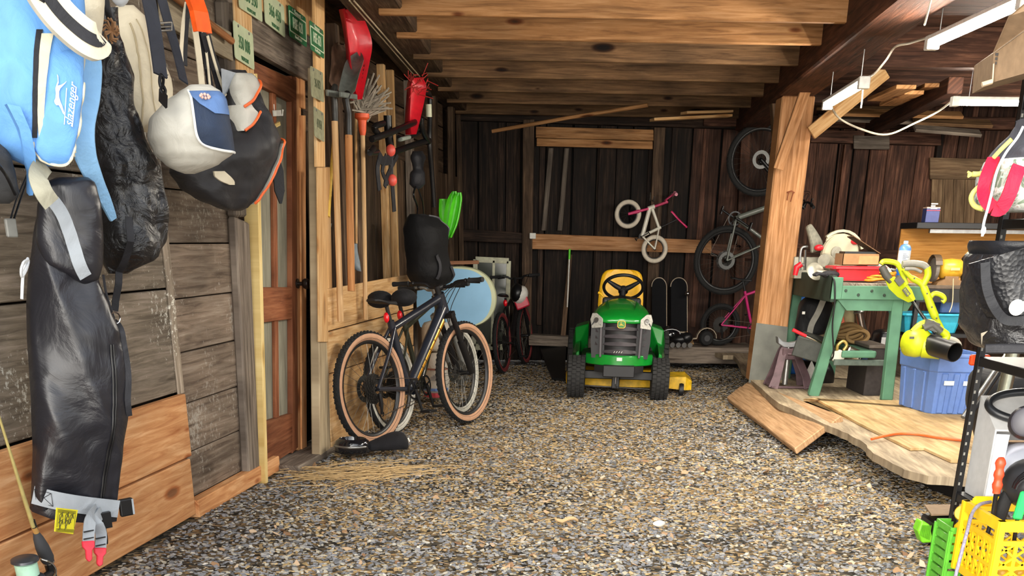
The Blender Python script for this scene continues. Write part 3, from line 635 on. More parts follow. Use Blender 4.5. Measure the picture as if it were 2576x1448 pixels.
    def brow(z, hw, y): return [V((-hw, y + .03, z)), V((-hw * .98, y - .035, z)), V((-hw * .75, y - .05, z)), V((-hw * .66, y - .03, z)), V((0, y - .02, z)), V((hw * .66, y - .03, z)), V((hw * .75, y - .05, z)), V((hw * .98, y - .035, z)), V((hw, y + .03, z)), V((0, y + .05, z))]
    m = mk(); m.loft([brow(.66, .235, 1.36), brow(.72, .24, 1.38), brow(.84, .235, 1.4), brow(.97, .222, 1.43), brow(1.03, .205, 1.445), brow(1.06, .16, 1.45), brow(1.068, .1, 1.455)]); m.build('seat_back', YE, t, smooth=60, sub=1)
    # wheels
    def wheel(x, y, R, w, name, sd):
        m = mk(); c = V((x, y, R)); prof = [(R * .58, -w * .42), (R * .8, -w * .5), (R * .93, -w * .46), (R * .985, -w * .3), (R, 0), (R * .985, w * .3), (R * .93, w * .46), (R * .8, w * .5), (R * .58, w * .42)]
        m.lathe(prof, c, X, 36)
        for k in range(30):
            for j, o in enumerate((-.36, -.12, .12, .36)):
                a = 2 * pi * (k + .5 * (j % 2)) / 30; d = V((0, cos(a), sin(a))); tg = V((0, -sin(a), cos(a))); rr = R * (1.0 if abs(o) < .2 else .985)
                m.obox(c + d * rr + X * (o * w), (tg, X, d), (R * .07, w * .095, R * .055))
        wh = m.build('wheel', TY, t, smooth=40)
        m = mk(); m.lathe([(R * .6, w * .4), (R * .55, w * .3), (R * .3, w * .25), (R * .2, w * .32), (0, w * .32)], c, X * sd, 24); m.lathe([(R * .6, -w * .4), (R * .5, -w * .3), (0, -w * .28)], c, X * sd, 24)
        rim = m.build('rim', YE, wh, smooth=40)
        m = mk(); m.lathe([(R * .16, w * .3), (R * .16, w * .36), (0, w * .36)], c, X * sd, 14); m.build('hub_cap', DK, wh)
    for s in (-1, 1):
        wheel(s * .38, 0, .178, .16, 'front', s); wheel(s * .4, 1.12, .255, .2, 'rear', s)
    # deck
    m = mk(); dk = [(-.48, .35), (-.42, .28), (-.2, .24), (.15, .24), (.42, .28), (.5, .36), (.52, .7), (.4, .9), (-.4, .9), (-.5, .7)]
    m.loft([[V((x, y, .07)) for x, y in dk], [V((x, y, .13)) for x, y in dk], [V((x * .96, .57 + (y - .57) * .93, .16)) for x, y in dk], [V((x * .8, .57 + (y - .57) * .7, .21)) for x, y in dk]])
    DY = plain('deck_yellow', '#dcae1c', rough=.55, var=.35, scale=14)
    dko = m.build('mower_deck', DY, t, smooth=40)
    m = mk(); m.loft([[V((.48, y, z)) for y, z in ((.34, .06), (.36, .16), (.6, .18), (.66, .07))], [V((.64, y, z)) for y, z in ((.32, .05), (.33, .17), (.6, .19), (.68, .06))], [V((.7, y, z)) for y, z in ((.36, .05), (.37, .13), (.58, .14), (.64, .06))]]); m.build('discharge_chute', DY, dko, smooth=40)
    m = mk(); m.lathe([(.0, -.02), (.055, -.02), (.06, 0), (.055, .02), (0, .02)], V((.6, .27, .06)), X, 18); m.build('gauge_wheel', DK, dko, smooth=40)
    m = mk(); m.tube([V((-.47, .24, .205)), V((.4, .2, .19))], .006, 6); m.tube([V((-.45, .23, .075)), V((.4, .19, .06))], .007, 6); m.build('deck_rod', M_STEEL, t, smooth=60)
    m = mk(); m.strap([V((.05, .3, .215)), V((.12, .3, .22)), V((.14, .3, .18)), V((.3, .3, .2))], .015, .008, Yv); m.build('deck_bracket', DK, dko)
mower()
# ================================================================ bicycles
TYRE = plain('tyre_black', '#171717', rough=.85, var=.25, scale=80); TAN = plain('tyre_tan', '#b58a6b', rough=.75, var=.08); RIMK = plain('rim_black', '#1a1a1b', rough=.4); SPK = plain('spoke', '#77756f', rough=.35, metal=.8)
MATTE = plain('anodised_black', '#151517', rough=.42, var=.2); LENSR = plain('lens_red', '#e01322', rough=.25, var=.1, coat=.5)
def bike(M, name, label, cat='bicycle', R=.372, tw=.028, wb=1.17, k=1.0, frame='#1d2026', fork='#141416', side=None, rim=None, saddle='std', sadmat=None, bar_w=.72, bar_z=0, knobs=70, decal=None, light=True, parts=('chain', 'disc', 'front'), steer=0, grip=None, barmat=None, seat_h=.11, crank_a=-1.35, tr=1.0, nspk=28, tyremat=None, rise=.02, group=None, forkmat=None, sadk=1.0):
    t = thing(name, label, cat, M @ V((wb / 2, 0, 0)), group)
    Y = V((0, 1, 0)); FR = plain('frame_' + frame, frame, rough=.32, var=.1, coat=.3); FK = forkmat or plain('fork_' + fork, fork, rough=.35, var=.12)
    mk = lambda: MB(M); TYM = tyremat or TYRE
    ra, fa = V((0, 0, R)), V((wb, 0, R)); bb = V((.43 * k, 0, R - .045 * k)); sc_ = bb + V((-.29, 0, .957)) * (.44 * k); hd = V((-.39, 0, .92))
    hb = fa + hd * ((.50 if k > .8 else .40) * k) + V((-.035 * k, 0, 0)) + V((0, 0, 0)); hb = V((wb - .39 * .50 * k - .04 * k, 0, R + .46 * k)); ht = hb + hd * (.12 * k)
    m = mk(); r0 = .022 * k * tr
    m.tube([ht - hd * .02, sc_ + (ht - sc_) * .02], [r0 * .95, r0 * .8], 12); m.tube([hb + hd * .025 * k, bb], [r0 * 1.25, r0 * 1.25], 12); m.tube([bb, sc_ + V((-.29, 0, .957)) * .05 * k], r0 * .85, 12); m.tube([hb - hd * .01, ht + hd * .012], r0 * 1.25, 14)
    m.lathe([(r0 * 1.3, -.045 * k), (r0 * 1.3, .045 * k)], bb, Y, 14)
    for s in (-1, 1):
        m.tube([bb + Y * (.03 * k * s), bb.lerp(ra, .4) + Y * (.045 * k * s), ra + Y * (.065 * k * s)], r0 * .5, 8); m.tube([sc_ + Y * (.02 * k * s), sc_.lerp(ra, .4) + Y * (.05 * k * s), ra + Y * (.065 * k * s)], r0 * .42, 8)
    fr = m.build('frame', FR, t, smooth=60)
    if decal:
        d0, d1 = hb.lerp(bb, .12), hb.lerp(bb, .86); dd = (d1 - d0).normalized(); nn = V((0, -1, 0)); m = mk()
        def arc(p): 
            u_ = dd.cross(nn); return [p + (nn * cos(a) + u_ * sin(a)) * (r0 * 1.29) for a in (-1.5, -.8, 0, .8, 1.5)] + [p + (nn * cos(a) + u_ * sin(a)) * (r0 * 1.22) for a in (1.5, 0, -1.5)]
        m.loft([arc(d0.lerp(d1, q)) for q in (0, .5, 1)]); lab(m.build('gold_panel', plain('gold_' + decal, decal, rough=.3, metal=.35, var=.12), fr, smooth=40), 'golden yellow panel on the down tube')
        m = mk()
        for q in (.16, .36, .52, .7, .82):
            p = d0.lerp(d1, q); m.board(p + nn * (r0 * 1.3) - dd * .003, p + nn * (r0 * 1.3) + dd * .003, .026, .002, nn)
        m.build('lettering', plain('letter_dark', '#3a2a12', rough=.5), fr)
    SM = Matrix.Translation(hb) @ Matrix.Rotation(steer, 4, hd) @ Matrix.Translation(-hb)
    mf = (lambda: MB(M @ SM))
    def wheel(c, mkr, rear):
        m = mkr(); m.lathe([(R - 2 * tw, -tw * .55), (R - 2 * tw - .012 * k, -tw * .5), (R - 2 * tw - .022 * k, 0), (R - 2 * tw - .012 * k, tw * .5), (R - 2 * tw, tw * .55), (R - 2 * tw + .004, 0), (R - 2 * tw, -tw * .55)], c, Y, 44)
        w = m.build('wheel', rim or RIMK, t, smooth=50)
        m = mkr(); m.tube([c + V((cos(a), 0, sin(a))) * (R - tw) for a in [2 * pi * i / 48 for i in range(48)]], tw, 12, closed=True)
        for i in range(knobs):
            a = 2 * pi * i / knobs
            for j, o in enumerate((-.75, -.28, .28, .75)):
                aa = a + (pi / knobs) * (j % 2); lat = o; rr = sqrt(max(0, 1 - (lat * .92) ** 2)); d = V((cos(aa) * rr, lat * .92, sin(aa) * rr)); dirr = V((cos(aa), 0, sin(aa))); tg = V((-sin(aa), 0, cos(aa)))
                dn = (dirr * rr + Y * (lat * .92)).normalized(); m.obox(c + dirr * (R - tw) + dn * (tw * 1.03), (tg, dn.cross(tg), dn), (R * .018, tw * .16, tw * .1))
        m.build('tyre', TYM, w, smooth=50)
        if side:
            m = mkr()
            for s in (-1, 1): m.lathe([(R - tw + tw * cos(q) * 1.02, s * tw * sin(q) * 1.02) for q in (radians(62), radians(85), radians(110), radians(140), radians(158))], c, Y, 48)
            lab(m.build('sidewall', side, w, smooth=60), 'pale tyre sidewall')
        m = mkr()
        for i in range(nspk):
            a = 2 * pi * i / nspk; b = a + (.25 if i % 2 else -.25); m.tube([c + V((cos(b), 0, sin(b))) * .025 * k + Y * (.03 * k * (1 if i % 4 < 2 else -1)), c + V((cos(a), 0, sin(a))) * (R - 2 * tw - .01)], .0013 * max(k, .6), 4, caps=False)
        m.build('spokes', SPK, w)
        m = mkr(); m.lathe([(.012, -.055 * k), (.02 * k, -.04 * k), (.014 * k, 0), (.02 * k, .04 * k), (.012, .055 * k)], c, Y, 14); m.lathe([(.006, -.075 * k), (.006, .075 * k)], c, Y, 8); m.build('hub', MATTE, w, smooth=50)
        if 'disc' in parts:
            m = mkr(); m.lathe([(.055 * k, .045 * k), (.09 * k, .045 * k), (.09 * k, .048 * k), (.055 * k, .048 * k), (.055 * k, .045 * k)], c, Y, 30)
            for i in range(5): a = i * 1.257; m.tube([c + Y * .046 * k, c + V((cos(a), 0, sin(a))) * .06 * k + Y * .046 * k], .004, 4)
            m.build('disc_rotor', plain('rotor_grey', '#4f4f4d', rough=.4, metal=.7), w, smooth=40)
        if rear and 'chain' in parts:
            m = mkr()
            for i in range(8):
                q = (.1 - .008 * i) * k; y0 = (-.028 - .0042 * i) * k; m.lathe([(q, y0), (q, y0 - .0022), (q * .72, y0 - .0022), (q * .72, y0), (q, y0)], c, Y, 26)
                for j in range(13): a = j * .4833 + i * .2; m.obox(c + V((cos(a), 0, sin(a))) * q + Y * (y0 - .001), (V((cos(a), 0, sin(a))), Y, V((-sin(a), 0, cos(a)))), (.006, .001, .005))
            m.build('cassette', plain('cassette_grey', '#3c3a38', rough=.35, metal=.7), w, smooth=40)
    wheel(ra, mk, True)
    if 'front' in parts: wheel(fa, mf, False)
    m = mf()
    for s in (-1, 1):
        p0 = hb - hd * .03 * k + Y * (.062 * k * s); p1 = V((wb, .062 * k * s, R)); mid = p0.lerp(p1, .45)
        m.tube([p0, mid], r0 * .7, 10); m.tube([mid, p0.lerp(p1, .9), p1], [r0 * 1.0, r0 * .8, r0 * .7], 10)
    m.board(hb - hd * .03 * k - Y * .075 * k, hb - hd * .03 * k + Y * .075 * k, .05 * k, .035 * k, hd)
    if k > .8:
        a0, a1 = hb.lerp(V((wb, 0, R)), .45) + Y * .062, hb.lerp(V((wb, 0, R)), .45) - Y * .062; m.tube(curve([a0, a0.lerp(a1, .2) + V((.05, 0, .04)), a0.lerp(a1, .8) + V((.05, 0, .04)), a1], 4), r0 * .5, 8)
    fko = m.build('fork', FK, t, smooth=60, bevel=0)
    # cockpit
    st = ht + hd * (.05 * k + bar_z); stem = st + V((.05 * k, 0, .01)); BM = barmat or MATTE
    m = mf(); m.tube([ht, st + hd * .02], r0 * .75, 10); m.tube([st, stem], r0 * .8, 10)
    ends = []
    for s in (-1, 1):
        pts = curve([stem, stem + V((0, s * bar_w * .12, 0)), stem + V((-.01, s * bar_w * .2, rise)), stem + V((-.05 * k, s * bar_w * .5, rise + .005))], 5); m.tube(pts, .0115 * max(k, .75), 8); ends.append((pts[-1], (pts[-1] - pts[-4]).normalized(), s))
    hbr = m.build('handlebar', BM, t, smooth=60)
    for e, d, s in ends:
        m = mf(); m.lathe([(0, .005), (.017, .005), (.018, -.01), (.0155, -.03), (.0165, -.12 * max(k, .8)), (.02, -.125 * max(k, .8)), (.012, -.13 * max(k, .8))], e, d, 12); m.build('grip', grip or M_RUB, hbr, smooth=50)
        m = mf(); q = e - d * .16 * max(k, .75); m.tube([q, q + V((.05 * k, 0, -.012)), q + d * .09 * k + V((.065 * k, 0, -.02))], [.009, .007, .005], 6); m.ball(q, .016 * max(k, .7), 8, 6); m.build('brake_lever', MATTE, hbr, smooth=60)
        if k > .8 and s < 0:
            m = mf(); m.tube(curve([q + V((.04, 0, 0)), stem + V((.12, s * .12, .03)), hb + V((.06, -.03, .03)), hb + V((.02, -.03, -.08))], 5), .0028, 5); m.tube(curve([q + V((.04, .02, 0)), stem + V((.1, s * .06, .0)), ht + V((.03, -.03, -.03)), hb.lerp(bb, .3) + V((0, -.03, -.02))], 5), .0028, 5); m.build('cable', M_BLKP, hbr, smooth=60)
    # saddle
    stp = sc_ + V((-.29, 0, .957)) * (seat_h * k + .05 * k); m = mk(); m.tube([sc_, stp], .0135 * k + .001, 10); m.build('seat_post', MATTE, t, smooth=60)
    c = stp + V((-.02 * k, 0, .03 * k)); sm = sadmat or plain('saddle_black', '#161618', rough=.55, bump=.1)
    m = mk()
    if saddle == 'split':
        for s in (-1, 1): m.ball(c + V((-.08, s * .1, .0)), (.095, .095, .06), 16, 10)
        m.tube([stp - V((0, .09, 0)), stp + V((0, .09, 0))], .01, 8)
    else:
        rows = []
        for x, w, h in ((-.15, .03, .028), (-.14, .06, .03), (-.1, .075, .022), (-.04, .06, .012), (.02, .034, .004), (.08, .022, .002), (.125, .018, -.002), (.14, .008, -.008)):
            rows.append([c + V((x * k * sadk, w * k * q * sadk, (h + z) * k * sadk)) for q, z in ((-1, -.025), (-.85, -.005), (-.4, .004), (0, .002), (.4, .004), (.85, -.005), (1, -.025), (0, -.018))])
        m.loft(rows)
    so = m.build('saddle', sm, t, smooth=70, sub=1 if saddle != 'split' else 0)
    if light:
        lp = sc_ + V((-.29, 0, .957)) * (seat_h * k * .55 + .02) + V((-.035 * k, 0, 0)); m = mk(); m.ball(lp, (.016, .022, .034), 12, 8); lab(m.build('rear_light', LENSR, t, smooth=80), 'red rear light')
    # drive side is local -y
    m = mk(); cr = .16 * k; q = .075 * k
    m.lathe([(q, -.055 * k), (q, -.059 * k), (q * .8, -.059 * k), (q * .8, -.055 * k), (q, -.055 * k)], bb, Y, 28)
    for i in range(4): a = i * pi / 2 + .4; m.tube([bb - Y * .057 * k, bb + V((cos(a), 0, sin(a))) * q * .85 - Y * .057 * k], .007 * k, 6)
    pe = []
    for s in (-1, 1):
        a = crank_a + (pi if s > 0 else 0); p1 = bb + V((cos(a) * cr, s * .085 * k, sin(a) * cr)); m.tube([bb + Y * (s * .065 * k), p1], [.014 * k, .010 * k], 8); pe.append((p1, s))
    m.lathe([(.012 * k, -.07 * k), (.012 * k, .07 * k)], bb, Y, 10)
    co_ = m.build('crankset', plain('crank_dark', '#242425', rough=.35, metal=.5), t, smooth=50)
    for p1, s in pe:
        m = mk(); c2 = p1 + Y * (s * .055 * k); m.obox(c2, (V((1, 0, 0)), Y, V((0, 0, 1))), (.045 * k, .045 * k, .008 * k)); m.build('pedal', M_BLKP, co_, bevel=.004)
    if 'chain' in parts:
        m = mk(); y0 = -.056 * k; cq = .07 * k
        m.strap([ra + V((0, y0, cq)), bb + V((0, y0, q))], .004, .006, V((0, 1, 0))); dl = ra + V((.03 * k, y0, -.17 * k)); m.strap([ra + V((.02 * k, y0, -.1 * k)), dl + V((-.02, 0, .0)), dl + V((.03 * k, 0, -.01)), bb + V((0, y0, -q))], .004, .006, V((0, 1, 0))); m.build('chain', plain('chain_grey', '#5c5148', rough=.4, metal=.6), t)
        m = mk(); m.tube([ra + V((.01, y0 - .012, -.03 * k)), ra + V((.02 * k, y0 - .012, -.1 * k)), dl], [.012 * k, .014 * k, .008 * k], 8)
        for p in (ra + V((.025 * k, y0, -.105 * k)), dl): m.lathe([(.018 * k, -.005), (.018 * k, .005)], p, Y, 12)
        m.build('derailleur', MATTE, t, smooth=50)
    return t, dict(ra=ra, fa=fa, bb=bb, sc=sc_, ht=ht, hb=hb, stem=stem, stp=stp)
def pose(a, b, lean=0):            # stand a bike with its rear wheel on a and its front wheel towards b
    a, b = V(a), V(b); d = b - a; return T(a) @ Rz(atan2(d.y, d.x)) @ Rx(lean)
r1, f1 = atZ(945, 1118, .0), atZ(1178, 1062, .0)
bike(pose(r1, f1, radians(-4)), 'mountain_bike', 'black mountain bike with tan tyre sidewalls and a gold down tube, nearest the camera', R=.375, tw=.03, wb=(f1 - r1).length, frame='#20242e', side=TAN, decal='#c98a1c', knobs=64, tr=1.42, bar_w=.78, seat_h=.1, rise=.03)
r2, f2 = V((-.88, 7.98, 0)), V((-.42, 9.02, 0))
WHT = plain('rim_white', '#c9c6ba', rough=.4)
bike(pose(r2, f2, radians(-5)), 'mountain_bike', 'dark olive mountain bike with pale rims, leaning behind the tan-walled bike', R=.34, tw=.027, wb=1.09, frame='#33352a', side=WHT, knobs=50, saddle='split', sadmat=fabric('neoprene', '#17171a', rough=.8), bar_w=.6, seat_h=.14, barmat=plain('bar_silver', '#8e8d88', rough=.35, metal=.7), fork='#8a8a86')
r3, f3 = atZ(1268, 928, .0) , V((.12, 12.75, 0))
bike(pose((r3.x, 11.9, 0), (.1, 12.8, 0), radians(-4)), 'bicycle', 'black and red bicycle standing behind the blue board with a helmet on its bar', R=.31, tw=.026, wb=.98, k=.9, frame='#1a1718', side=plain('tyre_red', '#7c2b2c', rough=.7), knobs=40, bar_w=.55, bar_z=.06, seat_h=.06)
# grey mountain bike hung by its front wheel from the back beam, nose up
ra_, fa_ = atY(1826, 655, 12.72), atY(1912, 402, 12.72); d = (fa_ - ra_); wb_ = d.length; fx = d.normalized(); uz = V((fx.z, 0, -fx.x)); yy = uz.cross(fx)
Mh = basis(fx, yy, uz, ra_ - uz * .355)
bike(Mh, 'mountain_bike', 'grey mountain bike hanging nose up on the back wall, half hidden by the timber post', R=.355, tw=.026, wb=wb_, frame='#6c7068', knobs=50, crank_a=-pi * .5 + .28, light=False, bar_w=.62)
# little white and pink balance-size bike hung on the wall
ra_, fa_ = atY(1647, 626, 12.95), atY(1580, 538, 12.95); d = fa_ - ra_; wb_ = d.length; fx = d.normalized(); uz = V((fx.z, 0, -fx.x)); yy = uz.cross(fx)
PNK = plain('pink_paint', '#d0366c', rough=.35); WTY = plain('tyre_white', '#cfc4b2', rough=.7, var=.1)
kk = wb_ / 1.17 * 1.12
Mh = basis(fx, yy, uz, ra_ - uz * .15)
_, K = bike(Mh, 'toddler_bicycle', 'small white and pink child bicycle hung nose up on the dark back wall', 'bicycle', R=.148, tw=.024, wb=wb_, k=kk, frame='#d5d0c0', forkmat=PNK, knobs=0, tyremat=WTY, saddle='std', sadmat=plain('pink_seat', '#d9356f', rough=.4), grip=plain('pink_grip', '#d98a9a', rough=.5), bar_w=.3, bar_z=.12, rise=.1, barmat=plain('pink_bar', '#b8335c', rough=.4), light=False, parts=('front',), tr=1.9, nspk=10, seat_h=.42, sadk=1.9)
# pink and black kids' mountain bike low on the right, its front end behind the post
r5 = atY(1808, 868, 12.7)
bike(pose((r5.x, 12.72, .24), (r5.x + 1, 12.74, .24), radians(2)), 'kids_bicycle', 'black and pink kids bicycle standing low against the back wall beside the post', 'bicycle', R=.225, tw=.024, wb=.9, k=.84, frame='#c4246f', knobs=40, bar_w=.5, seat_h=.12, light=False, parts=('chain', 'front'))
# hooks carrying the hung bikes
for (x, y), l in (((1640, 494), 'pale metal wall hook holding the small white and pink bicycle'), ((1863, 518), 'pale metal wall hook beside the grey hanging bicycle')):
    p = B(x, y, .02); t = thing('wall_hook', l, 'hook', p, 'metal bike hooks on the back wall')
    m = MB(); m.box(p + V((-.02, 0, -.045)), p + V((.02, .012, .045))); m.build('plate', plain('hook_plate', '#c3c0b0', rough=.4), t, bevel=.003)
    m = MB(); m.tube(curve([p + V((0, -.005, -.02)), p + V((0, -.12, -.05)), p + V((0, -.2, -.05)), p + V((0, -.24, -.01))], 5), .007, 8); m.build('arm', M_STEEL, t, smooth=60)
# ================================================================ bags hanging on the left wall
class Bag:
    """soft bag: sections (row, xl, xr, half thickness) read in the photo on a plane through p0 turned ang from the wall"""
    def __init__(s, secs, p0, ang=.5, e=2.4, amp=.012, fr=6, slant=0, back=1.0):
        s.n = (WN * cos(ang) - WD * sin(ang)).normalized(); s.p0 = p0; s.e = e; s.amp = amp; s.fr = fr; s.slant = slant; s.back = back
        s.S = secs
    def at(s, row):
        S = s.S
        if row <= S[0][0]: return S[0][1:]
        for a, b in zip(S, S[1:]):
            if row <= b[0]:
                t = (row - a[0]) / (b[0] - a[0]); t2 = t * t * (3 - 2 * t) * .5 + t * .5
                return tuple(a[i] + (b[i] - a[i]) * t2 for i in (1, 2, 3))
        return S[-1][1:]
    def disp(s, P): return s.amp * (1.1 * noise.noise(P * s.fr) + .8 * noise.noise(V((P.x * s.fr * 2.2, P.y * s.fr * 2.2, P.z * s.fr * .9))) + .35 * noise.noise(P * s.fr * 5))
    def pt(s, row, u, side=1, lift=0):
        xl, xr, t = s.at(row); x = xl + (xr - xl) * (u + 1) / 2
        P = onP(x, row + s.slant * (x - (s.S[0][1] + s.S[0][2]) / 2), s.p0, s.n); q = max(0, 1 - abs(u) ** s.e) ** (1 / s.e)
        return P + s.n * (side * (t * q * (1 if side > 0 else s.back) + lift) + s.disp(P) * min(1, q * 1.5))
    def surf(s, x, y, lift=0):
        row = y - s.slant * (x - (s.S[0][1] + s.S[0][2]) / 2); xl, xr, t = s.at(row); u = (x - xl) / (xr - xl) * 2 - 1
        return s.pt(row, max(-1, min(1, u)), 1, lift)
    def body(s, mb, nv=26, nu=16):
        r0, r1 = s.S[0][0], s.S[-1][0]; rings = []
        for j in range(nv + 1):
            row = r0 + (r1 - r0) * j / nv; ring = []
            for i in range(nu + 1): a = -cos(pi * i / nu); ring.append(s.pt(row, a, 1))
            for i in range(1, nu): a = cos(pi * i / nu); ring.append(s.pt(row, a, -1))
            rings.append(ring)
        return mb.loft(rings)
    def patch(s, mb, rows, lift=.006, th=.004, nu=8, nv=10):          # rows: (row, xl, xr)
        def xs(row):
            for a, b in zip(rows, rows[1:]):
                if row <= b[0]: t = (row - a[0]) / (b[0] - a[0] + 1e-9); return a[1] + (b[1] - a[1]) * t, a[2] + (b[2] - a[2]) * t
            return rows[-1][1:]
        G = []
        for j in range(nv + 1):
            row = rows[0][0] + (rows[-1][0] - rows[0][0]) * j / nv; xl, xr = xs(row)
            f = [s.surf(xl + (xr - xl) * i / nu, row, lift) for i in range(nu + 1)]; b = [p - s.n * (th + lift * .9) for p in reversed(f)]
            G.append(f + b)
        return mb.loft(G)
    def band(s, mb, pts, w, lift=.008, th=.005, k=6):
        P = curve([V((x, y, 0)) for x, y in pts], k); Q = [s.surf(p.x, p.y, lift) for p in P]
        return mb.strap(Q, w, th, s.n)
    def line(s, mb, pts, r, lift=.003, k=6):
        P = curve([V((x, y, 0)) for x, y in pts], k); return mb.tube([s.surf(p.x, p.y, lift) for p in P], r, 6)
def hang(pts, off): return [L(x, y, off) for x, y in pts]
BLUE = fabric('bag_blue', '#6aa2e2', rough=.6, var=.12, wb=.8, wr=6); CREAM = fabric('bag_cream', '#d8cdb4', rough=.7, var=.1); BLKF = fabric('bag_black', '#26262a', rough=.6, var=.3); NYL = fabric('nylon_black', '#1a1a1d', rough=.34, var=.4, wr=13, weave=200, spec=.7, wb=1.3)
DRY = fabric('dry_black', '#202026', rough=.34, var=.2, wr=5, weave=600, bump=.1, sheen=.0, spec=.6, wb=.7); GREYW = fabric('web_grey', '#9aa0a6', rough=.6, var=.08); LGREY = fabric('bag_light_grey', '#b9b6ac', rough=.6, var=.1); NAVY = fabric('mesh_navy', '#263247', rough=.7, weave=160, bump=.6); ORANGE = plain('orange_piping', '#e0622a', rough=.5); MESHB = fabric('mesh_blue', '#86b4dc', rough=.7, weave=90, bump=1.0, var=.1)
WHP = plain('white_print', '#e8eef2', rough=.5, var=.03)
# ---- blue golf bag
g = Bag([(-90, -70, 205, .07), (40, -60, 212, .10), (160, -52, 206, .12), (280, -45, 196, .12), (360, -30, 182, .11), (400, 30, 170, .08), (418, 70, 160, .03)], L(110, 240, .30), .8, amp=.012)
t = thing('golf_bag', 'light blue golf bag with cream and black padded strap hanging at the left edge', 'golf bag', L(110, 420, .2), 'bags on the left wall')
m = MB(); g.body(m); m.build('body', BLUE, t, smooth=80)
m = MB(); m.loft([[g.surf(x, y, .012) + g.n * d for d in (.02, -.03)] + [g.surf(x + 28, y + 8, .012) + g.n * d for d in (-.03, .02)] for x, y in ((-8, 270), (20, 330), (40, 385), (52, 430), (46, 484))]); m.build('side_flap', BLUE, t, smooth=60)
m = MB(); pk = Bag([(128, 108, 204, .02), (150, 92, 208, .035), (220, 84, 206, .045), (310, 80, 197, .045), (370, 78, 184, .04), (400, 100, 176, .03), (417, 132, 165, .01)], L(140, 270, .30) + g.n * .13, .8, e=4.5, amp=.009, fr=7); pk.body(m, 20, 12); po = m.build('front_pocket', BLUE, t, smooth=80)
m = MB(); pk.line(m, [(108, 132), (93, 150), (85, 200), (82, 280), (79, 350), (82, 385), (105, 404), (138, 416), (163, 414), (176, 395), (188, 350), (200, 280), (206, 210)], .005, .004); m.build('piping', CREAM, po, smooth=60)
m = MB(); g.patch(m, [(85, 70, 86), (150, 60, 73), (250, 55, 68), (352, 58, 70)], .006); m.build('dark_stripe', BLKF, t, smooth=50)
m = MB(); g.patch(m, [(95, 82, 112), (140, 74, 100), (220, 68, 88), (300, 68, 84), (366, 76, 92)], .008); m.build('cream_stripe', CREAM, t, smooth=50)
def pz(x, y, l=.004): return pk.surf(x, y, l)
panther = [(134, 190), (137, 195), (137, 212), (134, 219), (143, 217), (152, 212), (158, 207), (153, 214), (147, 220), (141, 226), (138, 234), (138, 248), (141, 259), (145, 268), (149, 281), (152, 293), (147, 288), (142, 276), (137, 268), (131, 268), (127, 262), (126, 257), (129, 250), (130, 238), (129, 226), (131, 218), (135, 208), (135, 198)]
m = MB(); m.prism([pz(x, y) for x, y in panther], pk.n * .002); lab(m.build('leaping_cat_emblem', WHP, po), 'white leaping cat emblem')
a, b = pz(160, 318), pz(174, 214); ey = (pz(155, 265) - pz(180, 268)).normalized(); ex = (b - a).normalized(); nz_ = ex.cross(ey).normalized(); ey = nz_.cross(ex)
m = MB(); m.text('slazenger', basis(ex, ey, nz_, (a + b) / 2 + pk.n * .004), .038, .0005, sx=.92, shear=.25); m.tube([pz(150, 316, .006), pz(157, 225, .006)], .0015, 4); m.tube([pz(170, 322, .006), pz(182, 222, .006)], .0015, 4); m.build('lettering', WHP, po)
cs = [(52, -40), (78, 20), (112, 70), (155, 112), (190, 128), (207, 118)]
m = MB(); Pc = curve([g.surf(x, y, .07 + .02 * i) for i, (x, y) in enumerate(cs)], 6); nn = V((.55, -.8, .1)); m.strap(Pc, [.105] * (len(Pc) - 8) + [.105 - .007 * i for i in range(8)], .03, nn); so = m.build('shoulder_strap', CREAM, t, smooth=60, bevel=.01, seg=2)
m = MB(); m.strap([p + nn.normalized() * .017 for p in Pc], .035, .006, nn); m.build('strap_stripe', BLKF, so, smooth=60)
ms = [(226, 118), (231, 160), (222, 235), (208, 310), (212, 380), (238, 450), (265, 505), (285, 552)]
m = MB(); Pm = curve([L(x, y, .42 - .01 * i) for i, (x, y) in enumerate(ms)], 5); n_ = len(Pm); W = [.045 + .035 * sin(min(1, i / (n_ * .35)) * pi / 2) - .055 * max(0, (i / n_ - .55) / .45) for i in range(n_)]; m.strap(Pm, W, .014, V((.6, -.8, 0))); ms_ = m.build('mesh_strap', MESHB, t, smooth=60, bevel=.004)
m = MB(); m.strap([p + V((.6, -.8, 0)) * .008 - V((.8, .6, 0)) * (W[i] * .47) for i, p in enumerate(Pm[:22])], .012, .006, V((.6, -.8, 0))); m.build('edge_binding', CREAM, ms_, smooth=60)
m = MB(); m.strap(curve([L(170, -20, .4), L(196, 30, .4), L(200, 70, .4), L(222, 122, .41)], 6), .035, .008, V((.6, -.8, 0))); m.strap(curve([L(95, -20, .42), L(130, 20, .43), L(165, 45, .43), L(198, 40, .41)], 5), [.03] * 8 + [.045] * 8, .02, V((.5, -.8, .3))); m.strap(curve([L(150, 60, .4), L(170, 90, .4), L(205, 95, .39), L(236, 84, .36)], 5), .03, .01, V((.5, -.8, .3))); m.build('clip_strap', BLKF, t, smooth=60)
m = MB(); m.tube(curve([L(192, 10, .425), L(199, 22, .425), L(197, 42, .425), L(190, 30, .425)], 5, True), .004, 6, True); m.build('snap_hook', plain('brass', '#b98d5c', rough=.3, metal=.8), t, smooth=60)
m = MB(); cb = Bag([(-60, 160, 250, .08), (20, 170, 246, .08), (90, 196, 243, .06), (150, 215, 240, .03)], L(210, 60, .28), .4, amp=.01); cb.body(m, 14, 10); m.build('cream_hood', CREAM, t, smooth=70)
